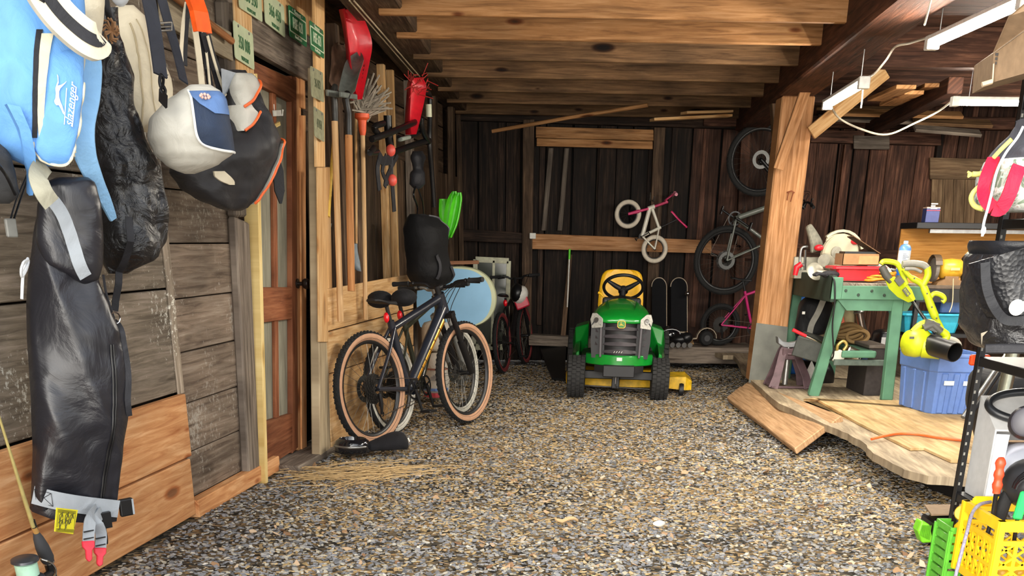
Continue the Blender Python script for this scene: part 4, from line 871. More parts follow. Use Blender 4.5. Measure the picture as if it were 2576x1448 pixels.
# ---- charcoal bag at the very edge
t = thing('charcoal_bag', 'charcoal bag showing only its lower corner below the blue golf bag', 'bag', L(10, 510, .1), 'bags on the left wall')
m = MB(); Bag([(350, -90, -6, .05), (400, -90, 18, .08), (450, -90, 33, .08), (490, -80, 44, .06), (512, -60, 22, .02)], L(-20, 440, .17), .5, amp=.012).body(m, 12, 10); m.build('body', fabric('charcoal', '#3b3b3c', rough=.7, var=.35), t, smooth=70)
m = MB(); m.tube(curve([L(-30, 360, .2), L(-10, 405, .28), L(15, 440, .28), L(38, 488, .25)], 5), .006, 6); m.build('zipper', M_BLKP, t, smooth=60)
t = thing('hanging_cord', 'pair of thin dark cords ending in a small grey buckle', 'cord', L(30, 580, .1))
m = MB(); m.tube([L(76, 430, .12), L(52, 500, .1), L(32, 560, .1)], .004, 6); m.tube([L(68, 440, .12), L(42, 500, .1), L(24, 560, .1)], .004, 6); m.build('cords', M_BLKP, t, smooth=60)
m = MB(); m.obox(L(28, 573, .1), (V((.6, .8, 0)), UP, V((.8, -.6, 0))), (.02, .03, .008)); m.build('buckle', plain('buckle_grey', '#8b8b86', rough=.5), t, bevel=.004)
# ---- crinkled black nylon bag
t = thing('nylon_sack', 'long crinkled shiny black nylon sack hanging behind the blue golf bag', 'sack', L(320, 690, .1), 'bags on the left wall')
m = MB(); nb_ = Bag([(20, 256, 296, .03), (80, 250, 300, .035), (120, 244, 312, .05), (190, 238, 336, .07), (250, 236, 332, .07), (330, 234, 358, .09), (430, 232, 400, .10), (520, 246, 413, .12), (600, 250, 416, .12), (645, 255, 392, .09), (688, 275, 320, .03)], L(320, 400, .22), .75, e=2.2, amp=.034, fr=8); nb_.body(m, 60, 26); m.build('body', NYL, t, smooth=60)
m = MB(); m.tube(curve([L(262, -30, .26), L(270, 20, .26), L(276, 60, .24), L(268, 110, .22)], 5), .012, 8); m.build('drawcord', BLKF, t, smooth=60)
m = MB(); c = L(281, 78, .3)
for i in range(14): a = i * 2.4; m.tube([c, c + V((cos(a) * .02, -.01 + .01 * sin(i * 3), sin(a) * .03)), c + V((cos(a + .5) * .03, -.012, sin(a + .4) * .04))], .004, 5)
m.build('twine_knot', plain('twine', '#9a7350', rough=.8), t, smooth=60)
m = MB(); nb_.band(m, [(286, 545), (288, 640), (281, 720), (276, 780)], .028, .05, .004); m.build('webbing_tail', BLKF, t, smooth=40)
# ---- cream canvas bag
t = thing('canvas_bag', 'cream canvas bag hanging behind the black straps near the wooden dowel', 'bag', L(360, 330, .08), 'bags on the left wall')
m = MB(); cv = Bag([(14, 298, 330, .03), (40, 290, 350, .06), (70, 286, 368, .07), (140, 300, 395, .07), (220, 316, 420, .07), (300, 332, 424, .07), (326, 336, 400, .04), (332, 345, 385, .01)], L(350, 190, .14), .3, amp=.010, fr=7); cv.body(m, 24, 16); m.build('body', CREAM, t, smooth=70)
m = MB(); cv.line(m, [(300, 60), (318, 130), (330, 220), (338, 320)], .004); cv.line(m, [(312, 50), (335, 120), (352, 220), (362, 322)], .002); m.build('seam', plain('seam_tan', '#b7a888', rough=.8), t, smooth=60)
m = MB(); cv.line(m, [(370, 152), (374, 166), (382, 160), (380, 172), (388, 168), (386, 180)], .002, .003, 2); cv.line(m, [(376, 180), (384, 186), (382, 194), (392, 190)], .002, .003, 2); m.build('ink_scribble', plain('ink_brown', '#5c4a40', rough=.8), t)
m = MB()
for x in (356, 362): m.obox(cv.surf(x, 314, .012), (V((.5, .85, 0)), UP, cv.n), (.007, .022, .004))
m.build('zipper_pull', M_STEEL, t, bevel=.002)
t = thing('clear_bag', 'clear plastic bag bottom hanging above the cream canvas bag', 'plastic bag', L(304, 20, .2))
m = MB(); Bag([(-60, 275, 345, .05), (-20, 282, 326, .05), (5, 290, 318, .03), (17, 300, 308, .01)], L(304, -10, .26), .5, amp=.01).body(m, 10, 10); m.build('bag', plain('clear_poly', '#d7dbe0', rough=.2, var=.03, alpha=.55), t, smooth=70)
# ---- long black dry bag
t = thing('dry_bag', 'long black waterproof bag with grey webbing, red strap tips and a yellow tag', 'dry bag', L(200, 1290, .1), 'bags on the left wall')
d = Bag([(520, 98, 236, .07), (600, 84, 250, .085), (700, 74, 242, .09), (770, 72, 268, .10), (840, 74, 298, .11), (940, 78, 314, .115), (1040, 82, 318, .11), (1130, 84, 306, .09), (1200, 80, 300, .07), (1245, 78, 297, .05), (1280, 80, 292, .035)], L(200, 900, .25), .8, e=2.6, amp=.016, fr=4)
_dd = d.disp
def _fold(P):
    h = (P - d.p0); u = h.dot(V((d.n.y * -1, d.n.x, 0))); z = h.z
    return _dd(P) + .022 * (1 - 1.6 * abs(sin((u * 1.0 + z * .22) * 17 + 1.3 * noise.noise(P * 2)))) * (.6 + .4 * noise.noise(P * 3 + V((7, 0, 0)))) + .014 * sin((u + z * .35) * 13)
d.disp = _fold
m = MB(); d.body(m, 64, 40); m.build('body', DRY, t, smooth=70)
m = MB(); fl = Bag([(446, 140, 220, .03), (462, 108, 240, .05), (520, 95, 252, .06), (600, 92, 258, .06), (660, 110, 258, .055), (700, 180, 250, .04), (714, 205, 225, .01)], L(175, 580, .25) + d.n * .11, .8, amp=.018, fr=5); fl.body(m, 22, 18); fo = m.build('folded_top', DRY, t, smooth=70)
m = MB(); fl.band(m, [(122, 505), (145, 540), (168, 600), (185, 660), (205, 695)], [.045] * 25, .008); m.build('reinforcing_strip', GREYW, fo, smooth=50)
m = MB(); m.strap(curve([L(112, 412, .3), L(96, 440, .32), L(108, 480, .34), L(130, 512, .35)], 5), .06, .006, V((.6, -.8, 0))); m.build('carry_strap', fabric('web_khaki', '#a19e8c', rough=.7), t, smooth=50)
m = MB(); Q = curve([d.surf(74, 1240, .03), d.surf(130, 1250, .03), d.surf(200, 1262, .03), d.surf(292, 1276, .03)], 6); m.strap(Q, .066, .006, d.n); bd = m.build('bottom_band', GREYW, t, smooth=50)
m = MB(); e1, e2 = (Q[3] - Q[0]).normalized(), UP; c0 = Q[3] + d.n * .006
for (a, b) in (((-1, -1), (1, -1)), ((1, -1), (1, 1)), ((1, 1), (-1, 1)), ((-1, 1), (-1, -1)), ((-1, -1), (1, 1)), ((-1, 1), (1, -1))): m.tube([c0 + e1 * (a[0] * .03) + e2 * (a[1] * .024), c0 + e1 * (b[0] * .03) + e2 * (b[1] * .024)], .001, 4)
m.build('cross_stitch', M_BLKP, bd)
m = MB(); m.loft([[d.surf(x, y + dy, .006) + d.n * q for dy, q in ((0, .01), (-14, .0), (-10, -.04), (12, -.04), (16, 0))] for x, y in ((80, 1270), (120, 1282), (180, 1292), (250, 1296), (292, 1294))]); m.build('rolled_edge', DRY, t, smooth=60)
m = MB(); c = d.surf(290, 1278, .012) + V((.03, .03, 0)); m.obox(c, (V((.62, .78, 0)), UP, d.n), (.03, .034, .012)); bk = m.build('side_buckle', M_BLKP, t, bevel=.006, seg=2)
m = MB(); m.obox(c + V((.62, .78, 0)) * .026, (V((.62, .78, 0)), UP, d.n), (.004, .03, .013)); m.build('buckle_loop', GREYW, bk)
for i, (xs, top, mid, bot) in enumerate((((231, 222, 224), 1292, 1365, 1412), ((246, 252, 250), 1300, 1382, 1424))):
    p = [d.surf(xs[0], top - 20, .02), L(xs[0] - 2, top + 10, .3), L(xs[1] + 2, (top + mid) / 2, .3), L(xs[1], mid, .3)]
    m = MB(); m.strap(curve(p, 4), .042, .006, d.n); s_ = m.build('tail_strap', GREYW, t, smooth=50)
    m = MB()
    for y in (mid - 12, mid - 30): q = L(xs[1] + 1, y, .303); m.obox(q, (V((.62, .78, 0)), UP, d.n), (.02, .0015, .004))
    m.build('ladder_stitch', M_BLKP, s_)
    m = MB(); q0, q1 = L(xs[1], mid, .3), L(xs[2], bot, .3); m.strap([q0 + UP * .008, q0.lerp(q1, .2), q0.lerp(q1, .4), q0.lerp(q1, .85), q1], [.046, .044, .024, .022, .006], .014, d.n); lab(m.build('strap_tip', plain('tip_red', '#e23246', rough=.4), s_, bevel=.003), 'bright red strap tip')
m = MB(); q = d.surf(248, 1300, .03); m.obox(q, (V((.62, .78, 0)), UP, d.n), (.03, .03, .01)); m.tube(curve([q + UP * -.02, q + UP * -.06 + d.n * .01, q + UP * -.09, q + UP * -.06 - d.n * .01], 5, True), .004, 6, True); m.build('black_clip', M_BLKP, t, smooth=50)
m = MB(); tl = [(141, 1276), (195, 1282), (183, 1343), (136, 1336)]; P4 = [L(x, y, .3) for x, y in tl]; n4 = (P4[1] - P4[0]).cross(P4[2] - P4[0]).normalized(); n4 = n4 if n4.y < 0 else -n4; m.prism(P4, n4 * .002); tg = m.build('yellow_tag', plain('tag_yellow', '#ecdf2a', rough=.5, var=.04), t)
ex = (P4[1] - P4[0]).normalized(); ey = (P4[0] - P4[3]).normalized(); cc = sum(P4, V((0, 0, 0))) / 4 + n4 * .004; w4, h4 = (P4[1] - P4[0]).length, (P4[0] - P4[3]).length
m = MB()
for k in range(3): m.board(cc + ex * (-.42 * w4) + ey * (.44 - .05 * k) * h4, cc + ex * (.42 * w4) + ey * (.44 - .05 * k) * h4, .0016, .001, n4); m.board(cc + ex * (-.42 * w4) - ey * (.36 + .05 * k) * h4, cc + ex * (.4 * w4) - ey * (.36 + .05 * k) * h4, .0016, .001, n4)
for a, b in ((-.4, .28), (.4, .28)): m.board(cc + ex * (a * w4) - ey * (.3 * h4), cc + ex * (a * w4) + ey * (.3 * h4), .0014, .001, n4)
for sx_, sy_ in ((-.25, .12), (.02, .13), (.24, .12), (-.22, -.16), (.05, -.14)):
    o = cc + ex * (sx_ * w4) + ey * (sy_ * h4); m.tube([o + ex * .012 * cos(a) + ey * .015 * sin(a) for a in [k * .9 for k in range(6)]], .0014, 4); m.tube([o - ex * .012 - ey * .02, o + ex * .01 + ey * .02], .0016, 4)
m.build('printed_marks', plain('print_dark', '#4d4a18', rough=.6), tg)
m = MB(); d.line(m, [(255, 860), (262, 960), (262, 1060), (255, 1160), (248, 1255)], .004, .004); d.line(m, [(262, 860), (270, 960), (269, 1060), (262, 1160), (254, 1255)], .003, .003); m.build('zip_seam', M_BLKP, t, smooth=60)
m = MB(); d.band(m, [(284, 805), (296, 870), (305, 940), (303, 1000), (311, 1040)], .022, .012, .004); m.tube(curve([d.surf(270, 690, .08), d.surf(273, 740, .05), d.surf(284, 800, .03)], 5), .005, 6); m.build('side_strap', BLKF, t, smooth=50)
m = MB(); c = d.surf(279, 797, .05); m.tube([c + V((.62, .78, 0)) * (.02 * cos(a)) + UP * (.02 * sin(a)) for a in [k * .393 for k in range(16)]], .003, 6, True); m.build('ring', M_CHROME, t, smooth=60)
m = MB(); P = curve([L(70, 650, .24), L(62, 668, .26), L(58, 690, .26), L(56, 720, .26), L(55, 752, .26)], 4); m.tube(P, .005, 6)
for q in (0, .6, 1.2): m.tube(curve([L(72, 655, .25), L(58 - q * 3, 660 + q * 8, .28), L(54, 690 + q * 5, .27), L(66, 672 + q * 6, .27)], 4, True), .004, 5, True)
m.build('white_drawcord', plain('cord_white', '#d9dcdf', rough=.6), t, smooth=60)
# ---- black duffel with orange piping
t = thing('black_duffel', 'black duffel bag with orange piping and open light grey flap beside the old door', 'duffel bag', L(600, 525, .1), 'bags on the left wall')
k2 = Bag([(176, 566, 618, .03), (205, 566, 636, .05), (260, 572, 652, .09), (330, 560, 690, .12), (358, 520, 702, .13), (400, 460, 696, .13), (430, 432, 684, .12), (470, 462, 662, .11), (500, 500, 640, .09), (522, 545, 622, .05), (530, 570, 606, .02)], L(590, 370, .31), .6, e=2.3, amp=.035, fr=4); _kd = k2.disp; k2.disp = lambda P: _kd(P) + .022 * (1 - 1.7 * abs(sin(P.z * 11 + P.y * 9 + 2 * noise.noise(P * 3)))) * max(0, noise.noise(P * 2.2) + .5); m = MB(); k2.body(m, 44, 26); m.build('body', fabric('duffel_black', '#2b2a2c', rough=.5, var=.2, wr=7), t, smooth=65)
m = MB(); k2.patch(m, [(432, 508, 528), (445, 512, 542), (458, 525, 556), (466, 545, 558)], .012, .01); m.build('worn_patch', CREAM, t, smooth=60)
m = MB(); k2.patch(m, [(362, 690, 701), (400, 672, 697), (450, 652, 680), (490, 636, 652), (514, 626, 634)], .02, .02); e_ = m.build('end_panel', LGREY, t, smooth=60)
m = MB(); k2.line(m, [(700, 350), (686, 385), (668, 425), (648, 470), (626, 512)], .006, .024); m.build('piping', ORANGE, e_, smooth=60)
for rows, pl in (([(186, 566, 620), (205, 566, 636), (235, 572, 622), (268, 580, 592)], [(636, 204), (620, 232), (602, 255), (582, 272)]), ([(266, 558, 600), (288, 566, 612), (312, 570, 592), (332, 572, 576)], [(614, 285), (600, 303), (588, 318), (575, 332)])):
    m = MB(); k2.patch(m, rows, .035, .03); f_ = m.build('grey_flap', LGREY, t, smooth=60)
    m = MB(); k2.line(m, pl, .006, .045); m.build('piping', ORANGE, f_, smooth=60)
m = MB(); m.loft([[L(x, y, o) for x, y, o in q] for q in (((556, 172, .34), (560, 172, .33), (565, 240, .3), (560, 240, .31)), ((590, 182, .36), (594, 184, .35), (592, 215, .3), (588, 215, .31)), ((630, 192, .32), (634, 194, .31), (612, 208, .28), (608, 208, .29)))]); m.build('open_lining', plain('lining_silver', '#a9b4c2', rough=.35), t, smooth=60)
m = MB(); m.strap([L(694, 392, .3), L(699, 430, .3), L(703, 480, .3), L(706, 512, .3)], [.03, .06, .055, .01], .012, V((.6, -.8, 0))); m.build('strap_tail', BLKF, t, smooth=60)
for i, (p, w, mt) in enumerate((([(469, 8), (461, 60), (456, 130), (458, 160)], .016, CREAM), ([(474, 8), (470, 60), (466, 130), (466, 165)], .018, BLKF), ([(482, 8), (490, 70), (500, 140), (508, 215)], .03, CREAM), ([(490, 8), (502, 70), (516, 140), (530, 225)], .03, BLKF), ([(494, 8), (508, 70), (520, 140), (528, 215)], .01, CREAM), ([(515, 80), (528, 130), (545, 180), (560, 240)], .05, BLKF), ([(522, 90), (538, 150), (555, 205), (568, 240)], .012, CREAM))):
    m = MB(); m.strap(curve([L(x, y, .24 + .01 * i) for x, y in p], 4), w, .005, V((.75, -.65, 0))); m.build('strap', mt, t, smooth=40)
m = MB(); P = [L(486, -10, .36), L(500, 30, .36), L(510, 82, .36)]; n_ = V((.75, -.65, 0)).normalized()
m.loft([[p + (V((.65, .75, 0)) * (a * .036)) + n_ * b for a, b in ((-1, -.016), (-1, .016), (1, .016), (1, -.016), (.8, -.016), (.8, .009), (-.8, .009), (-.8, -.016))] for p in P]); lab(m.build('carry_handle', plain('handle_orange', '#ee5a1c', rough=.4), t), 'bright orange carry handle sleeve')
# ---- grey and navy sling bag
t = thing('sling_bag', 'rounded light grey sling bag with navy mesh pocket hanging in front of the black duffel', 'bag', L(470, 435, .2), 'bags on the left wall')
k1 = Bag([(214, 476, 530, .03), (232, 448, 556, .07), (256, 412, 566, .12), (300, 376, 573, .15), (345, 372, 581, .16), (385, 388, 586, .14), (415, 418, 548, .10), (432, 448, 508, .04), (437, 465, 490, .01)], L(475, 330, .48), 1.0, e=2.4, amp=.012, fr=5); m = MB(); k1.body(m, 30, 22); bo = m.build('body', LGREY, t, smooth=75)
m = MB(); k1.patch(m, [(236, 466, 552), (262, 468, 567), (300, 470, 571), (345, 474, 578), (368, 488, 582), (384, 540, 583)], .012, .008); mp_ = m.build('mesh_pocket', NAVY, t, smooth=60)
m = MB(); k1.line(m, [(466, 232), (467, 262), (470, 310), (476, 350), (495, 372), (540, 383), (583, 386)], .005, .012); m.build('piping', plain('piping_white', '#d7d7d2', rough=.6), mp_, smooth=60)
m = MB(); k1.patch(m, [(234, 466, 545), (250, 468, 564), (270, 486, 566), (288, 512, 568), (294, 522, 566)], .02, .008); m.build('blue_flap', fabric('flap_blue', '#5876a6', rough=.7), mp_, smooth=60)
m = MB(); c = k1.surf(498, 252, .035)
for i in range(8): a = i * .8; m.ball(c + V((.6, .8, 0)) * (.02 * cos(a)) + UP * (.006 * sin(a)), .006, 8, 6)
m.build('pink_toggle', plain('toggle_pink', '#c9a49a', rough=.6), mp_, smooth=80)
m = MB(); m.strap(curve([L(372, -10, .4), L(386, 60, .42), L(396, 130, .44), L(404, 190, .46)], 5), .055, .008, V((.75, -.65, 0))); m.strap(curve([L(405, -10, .34), L(424, 60, .36), L(444, 130, .4), L(462, 205, .46)], 5), .04, .006, V((.75, -.65, 0))); m.build('shoulder_strap', fabric('strap_navy', '#2a2c34', rough=.7), t, smooth=40)
m = MB()
for y in (60, 70, 80): a, b = L(400, y - 2, .4), L(430, y - 4, .4); m.tube([a, b], .004, 6)
m.tube([L(431, 56, .4), L(431, 77, .4)], .004, 6); m.build('slider_buckle', M_STEEL, t, smooth=60)
m = MB(); P = curve([L(404, 188, .47), L(411, 200, .48), L(407, 222, .49), L(402, 208, .48)], 5, True); m.tube(P, .006, 6, True); P = curve([L(409, 216, .49), L(416, 230, .5), L(411, 246, .5), L(404, 232, .5)], 5, True); m.tube(P, .006, 6, True); m.strap([L(411, 232, .5), L(410, 262, .52)], .035, .008, V((.75, -.65, 0))); m.build('snap_clip', M_BLKP, t, smooth=60)
# ---- dowel, board and plates
m = MB(); m.tube([L(425, -20, .1), L(500, 38, .1), L(583, 103, .1)], .017, 12); tag(m.build('wooden_dowel', wood('dowel', '#7a4c2c', '#a86d42', '#c08a5c', knots=0), smooth=60), 'round brown wooden dowel slanting on the wall behind the orange handle', 'dowel')
m = MB(); m.board(L(405, 20, .05), L(578, 118, .05), .13, .03, WN); struct(m.build('trim_60', wood('peg_rail', '#6b5f4e', '#978a74', '#b5a88e', knots=.1, stain=.4), bevel=.003))
def plate(c4, off, base, ink, rows, label, frame=True, bolts=True):
    P = [L(x, y, off) for x, y in c4]; ex = ((P[1] - P[0]) + (P[2] - P[3])).normalized(); ey = ((P[0] - P[3]) + (P[1] - P[2])); ey = (ey - ex * ey.dot(ex)).normalized(); n = ex.cross(ey).normalized()
    c = sum(P, V((0, 0, 0))) / 4; w = ((P[1] - P[0]).length + (P[2] - P[3]).length) / 2; h = ((P[0] - P[3]).length + (P[1] - P[2]).length) / 2
    t = thing('licence_plate', label, 'licence plate', c - ey * (h / 2), 'old licence plates nailed beside the door')
    rr = [(a * (w / 2 - .014) + .014 * cos(q) , b * (h / 2 - .014) + .014 * sin(q)) for a, b, q0 in ((1, 1, 0), (-1, 1, pi / 2), (-1, -1, pi), (1, -1, 1.5 * pi)) for q in (q0, q0 + pi / 4, q0 + pi / 2)]
    m = MB(); m.prism([c + ex * x + ey * y for x, y in rr], n * .003); pl = m.build('plate', base, t)
    if frame:
        m = MB(); y0, y1 = (-.62, .62)
        for a, b in (((-.95, y0), (.95, y0)), ((.95, y0), (.95, y1)), ((.95, y1), (-.95, y1)), ((-.95, y1), (-.95, y0))): m.board(c + ex * (a[0] * w / 2) + ey * (a[1] * h / 2) + n * .004, c + ex * (b[0] * w / 2) + ey * (b[1] * h / 2) + n * .004, .006, .003, n)
        m.build('border', ink, t)
    for s, y, sz, sq in rows:
        m = MB(); m.text(s, basis(ex, ey, n, c + ey * (y * h / 2) + n * .0045), h * sz, .0012, sx=sq * w / h); m.build('lettering', ink, t)
    for x in (-.55, .55): m = MB(); m.lathe([(.007, 0), (.006, .004), (0, .004)], c + ex * (x * w / 2) + ey * (h * .42) + n * .003, n, 10); m.build('screw', M_STEEL, t)
PG = plain('plate_pale', '#bcc7a4', rough=.5, var=.12, scale=14); PGR = plain('plate_green', '#1c6b40', rough=.45, var=.1); PW = plain('plate_ink_white', '#cfd8bd', rough=.5); PK = plain('plate_ink_green', '#3c6b46', rough=.5); PO = plain('plate_old', '#8d8d70', rough=.6, var=.25, scale=30); PI = plain('plate_ink_dim', '#5c6148', rough=.6)
plate([(597, -62), (657, -18), (658, 55), (600, 18)], .07, PG, PK, [('150 350', 0, .5, .36), ('VERMONT', -.78, .16, .5)], 'pale green number plate, topmost at the left of its row', frame=False)
plate([(663, -28), (713, 16), (717, 95), (665, 56)], .07, PG, PK, [('366 450', 0, .5, .36), ('VERMONT', -.78, .16, .5)], 'pale green number plate reading 366 450', frame=False)
plate([(724, 13), (768, 42), (771, 122), (728, 88)], .08, PGR, PW, [('HSE 621', 0, .5, .34), ('Vermont', .8, .2, .5), ('Green Mountains', -.8, .15, .36)], 'green number plate reading HSE 621 on the pale board left of the corner')
plate([(777, 52), (813, 76), (814, 150), (781, 122)], .24, PGR, PW, [('HSE 621', 0, .5, .34), ('Vermont', .8, .2, .5), ('Green Mountains', -.8, .15, .36)], 'green number plate reading HSE 621 nearest the red sled')
plate([(582, 48), (633, 84), (641, 178), (593, 146)], .07, PG, PK, [('350 008', 0, .5, .36), ('VERMONT', -.78, .16, .5)], 'pale green number plate hanging lowest left, over the door corner', frame=False)
plate([(779, 164), (812, 184), (814, 257), (783, 243)], .24, PO, PI, [('36 032', .0, .42, .4)], 'faded old number plate on the corner post, under the green one', frame=False)
plate([(788, 266), (814, 286), (815, 357), (790, 343)], .24, PO, PI, [('47 054', .0, .42, .4)], 'faded old number plate lowest on the corner post', frame=False)
# ---- fishing rod
t = thing('fishing_rod', 'tan fishing rod with a spinning reel leaning on the boards at the lower left', 'fishing rod', L(125, 1470, .15))
R_ = lambda x, y: L(x, y, .28)
m = MB(); m.tube([R_(-14, 1010), R_(20, 1120), R_(60, 1250), R_(84, 1325)], [.004, .005, .007, .008], 8); m.build('blank', plain('rod_gold', '#a89a62', rough=.35, metal=.3), t, smooth=60)
m = MB(); m.tube([R_(81, 1308), R_(90, 1335)], .0095, 10); m.build('winding', M_BLKP, t, smooth=60)
m = MB(); m.tube([R_(86, 1326), R_(93, 1342)], .0098, 10); m.build('winding_gold', plain('gold_wrap', '#c79a5b', rough=.35, metal=.5), t, smooth=60)
m = MB(); m.tube([R_(91, 1340), R_(96, 1352), R_(106, 1375), R_(118, 1402), R_(121, 1412)], [.011, .017, .023, .024, .02], 12); m.build('foregrip', plain('foam_grip', '#303134', rough=.8), t, smooth=60)
m = MB(); m.tube([R_(120, 1408), R_(138, 1470)], .016, 10); m.build('reel_seat', M_BLKP, t, smooth=60)
m = MB(); m.lathe([(.021, 0), (.021, .006)], R_(121, 1410), (R_(121, 1410) - R_(106, 1375)), 14); m.build('ring', M_CHROME, t, smooth=40)
a, ax = R_(68, 1432), (R_(63, 1414) - R_(72, 1452)).normalized()
m = MB(); m.lathe([(0, .045), (.03, .045), (.044, .04), (.046, .032), (.03, .028), (.03, -.02), (.05, -.028), (.054, -.05), (.04, -.07), (0, -.07)], a, ax, 28); rl = m.build('reel', plain('reel_dark', '#3f4146', rough=.3, metal=.4), t, smooth=45)
m = MB(); m.lathe([(.03, -.022), (.037, -.018), (.037, .024), (.03, .028)], a, ax, 26); lab(m.build('line_spool', plain('line_green', '#a5cdb6', rough=.4), rl, smooth=50), 'pale green wound fishing line')
m = MB(); side = V((.75, .66, 0)); m.tube(curve([a + side * .05 + ax * .03, a + side * .085 + ax * .005, a + side * .09 - ax * .03, a + side * .06 - ax * .06], 5), .004, 6); m.build('bail', M_CHROME, rl, smooth=60)
m = MB(); m.tube([a + side * .03 - ax * .05, R_(128, 1440)], [.016, .014], 8); m.build('reel_foot', M_BLKP, rl, smooth=60)
# ================================================================ tools and gear along the left wall
ASH = wood('handle_ash', '#b08656', '#d2ab7c', '#e6c79c', knots=0, stain=.15); ASHO = wood('handle_chestnut', '#8a5c36', '#b47c4c', '#cd9a68', knots=0, stain=.15); IRON = plain('tool_iron', '#4a4a48', rough=.5, metal=.5, var=.3, scale=20); IRONL = plain('tool_grey', '#6f7570', rough=.55, metal=.35, var=.3, scale=20); RUST = plain('blade_rust', '#5b4434', rough=.7, metal=.3, var=.35, scale=25)
def tool(name, label, cat, base): return thing(name, label, cat, base, 'long tools hung on the left wall')
def shaft(t, pts, r, mat, off, part='handle'):
    m = MB(); m.tube([L(x, y, off) for x, y in pts], r, 10); return m.build(part, mat, t, smooth=60)
def blade(t, tip, base, w, off, mat, tilt=.0, bow=.03, part='blade', pointed=True):
    a, b = L(*tip, off), L(*base, off); ax = (b - a).normalized(); sd = (V((.55, .83, 0)) * cos(tilt) + V((.83, -.55, 0)) * sin(tilt)); sd = (sd - ax * sd.dot(ax)).normalized(); n = ax.cross(sd); ln = (b - a).length; rings = []
    for i in range(9):
        q = i / 8; hw = w * ((min(1, (q + .02) * 3.2) ** .6) if pointed else 1) * (1 - .12 * q); rings.append([a + ax * (q * ln) + sd * (hw * u) + n * (bow * (u * u) + .02 * sin(q * 3)) for u in (-1, -.5, 0, .5, 1)] + [a + ax * (q * ln) + sd * (hw * u) + n * (bow * (u * u) + .02 * sin(q * 3) - .004) for u in (1, .5, 0, -.5, -1)])
    m = MB(); m.loft(rings); return m.build(part, mat, t, smooth=50)
t = tool('digging_shovel', 'brown-bladed shovel hung blade up, first beside the corner post', 'shovel', L(857, 808, .25))
blade(t, (849, 112), (843, 224), .10, .2, RUST); shaft(t, [(843, 218), (838, 232), (842, 262), (843, 312)], .02, IRON, .24, 'ferrule'); shaft(t, [(842, 305), (857, 808)], .021, ASH, .25)
m = MB(); m.board(L(822, 233, .24), L(853, 238, .27), .035, .02, WN); m.build('tread', IRONL, t, bevel=.004)
t = tool('garden_shovel', 'grey-bladed shovel with a reddish wooden handle hung blade up before the red sled', 'shovel', L(884, 732, .26))
blade(t, (905, 142), (875, 240), .06, .33, IRONL, tilt=1.1); shaft(t, [(874, 236), (869, 250), (876, 285), (877, 348)], .022, M_BLACK, .33, 'ferrule'); shaft(t, [(877, 340), (884, 732)], .024, ASHO, .33)
m = MB(); m.board(L(856, 237, .33), L(896, 244, .35), .03, .02, WN); m.build('tread', IRONL, t, bevel=.004)
t = tool('yard_broom', 'broom with spiky pale bristles pointing up and an orange socket', 'broom', L(920, 804, .26))
shaft(t, [(912, 322), (920, 804)], .016, ASH, .26); m = MB(); m.lathe([(.018, -.03), (.025, .0), (.03, .06), (.05, .075), (.05, .1), (.02, .1), (0, .1)], L(912, 328, .26), UP, 14); m.build('socket', plain('broom_orange', '#df5a30', rough=.5), t, smooth=40)
m = MB(); rnd = random.Random(3); c = L(914, 296, .26)
for i in range(60):
    a, e = rnd.uniform(-1.5, 1.5), rnd.uniform(-.9, .9); d = V((sin(a) * .9 + .35, -.25 + .4 * sin(e), cos(a) * .9)).normalized(); l = rnd.uniform(.12, .22) * (1.1 if a > 0 else .7); o = V((rnd.uniform(-.03, .03), rnd.uniform(-.03, .03), rnd.uniform(-.03, .1))); m.tube([c + o, c + o + d * l + V((rnd.uniform(-.02, .02), 0, rnd.uniform(-.03, .02)))], [.008, .006], 5, tone=rnd.uniform(.7, 1.2))
m.build('bristles', plain('bristle_pale', '#9c9384', rough=.8, var=.3), t)
t = tool('flat_spade', 'narrow spade hung blade down behind the shovel handles', 'spade', L(862, 722, .12)); blade(t, (862, 722), (850, 560), .1, .12, IRONL, bow=.02); shaft(t, [(850, 565), (842, 330)], .014, W_YEL, .12)
t = tool('edging_tool', 'dark blue blade on a thin pole behind the reddish shovel handle', 'edger', L(866, 562, .1)); blade(t, (866, 565), (870, 500), .045, .12, plain('steel_blue', '#2c3a52', rough=.4), pointed=False); shaft(t, [(870, 502), (880, 300)], .012, IRON, .12)
t = tool('hand_scoop', 'clear scoop hanging on a thin pale pole behind the broom handle', 'scoop', L(905, 682, .16)); blade(t, (908, 682), (896, 610), .05, .16, plain('clear_plastic', '#8f9aa2', rough=.2, var=.1), bow=.03); shaft(t, [(896, 612), (895, 290)], .01, W_PALE, .16)
t = tool('bamboo_pole', 'thin yellow pole leaning behind the first shovel', 'pole', L(825, 530, .2)); shaft(t, [(842, 320), (834, 430), (826, 545)], .012, plain('bamboo', '#d6b24e', rough=.5), .2, 'pole')
# red plastic sleds
RED = plain('sled_red', '#d3202f', rough=.35, var=.1, coat=.2)
def sled(rows, off, ang, label, nrow=24):
    t = thing('plastic_sled', label, 'sled', L(rows[-1][1], rows[-1][0], off), 'sleds hung high on the left wall'); n = (WN * cos(ang) - WD * sin(ang)).normalized(); p0 = L((rows[0][1] + rows[0][2]) / 2, rows[0][0], off); P = curve([V(r) for r in rows], 4); rings = []
    for r in P:
        f = []
        for u in (-1, -.92, -.6, -.2, .2, .6, .92, 1): f.append(onP(r.y + (r.z - r.y) * (u + 1) / 2, r.x, p0, n) + n * ((-.05 * (1 - abs(u) ** 3)) + (.025 if abs(u) > .9 else 0)))
        rings.append(f + [p - n * .008 for p in reversed(f)])
    m = MB(); m.loft(rings); m.build('shell', RED, t, smooth=50); return t, n, p0
t, n, p0 = sled([(22, 861, 888), (30, 860, 897), (60, 864, 914), (110, 870, 929), (165, 877, 921), (215, 884, 911), (250, 893, 904)], .30, .5, 'long curved red plastic sled hung high above the shovels')
m = MB()
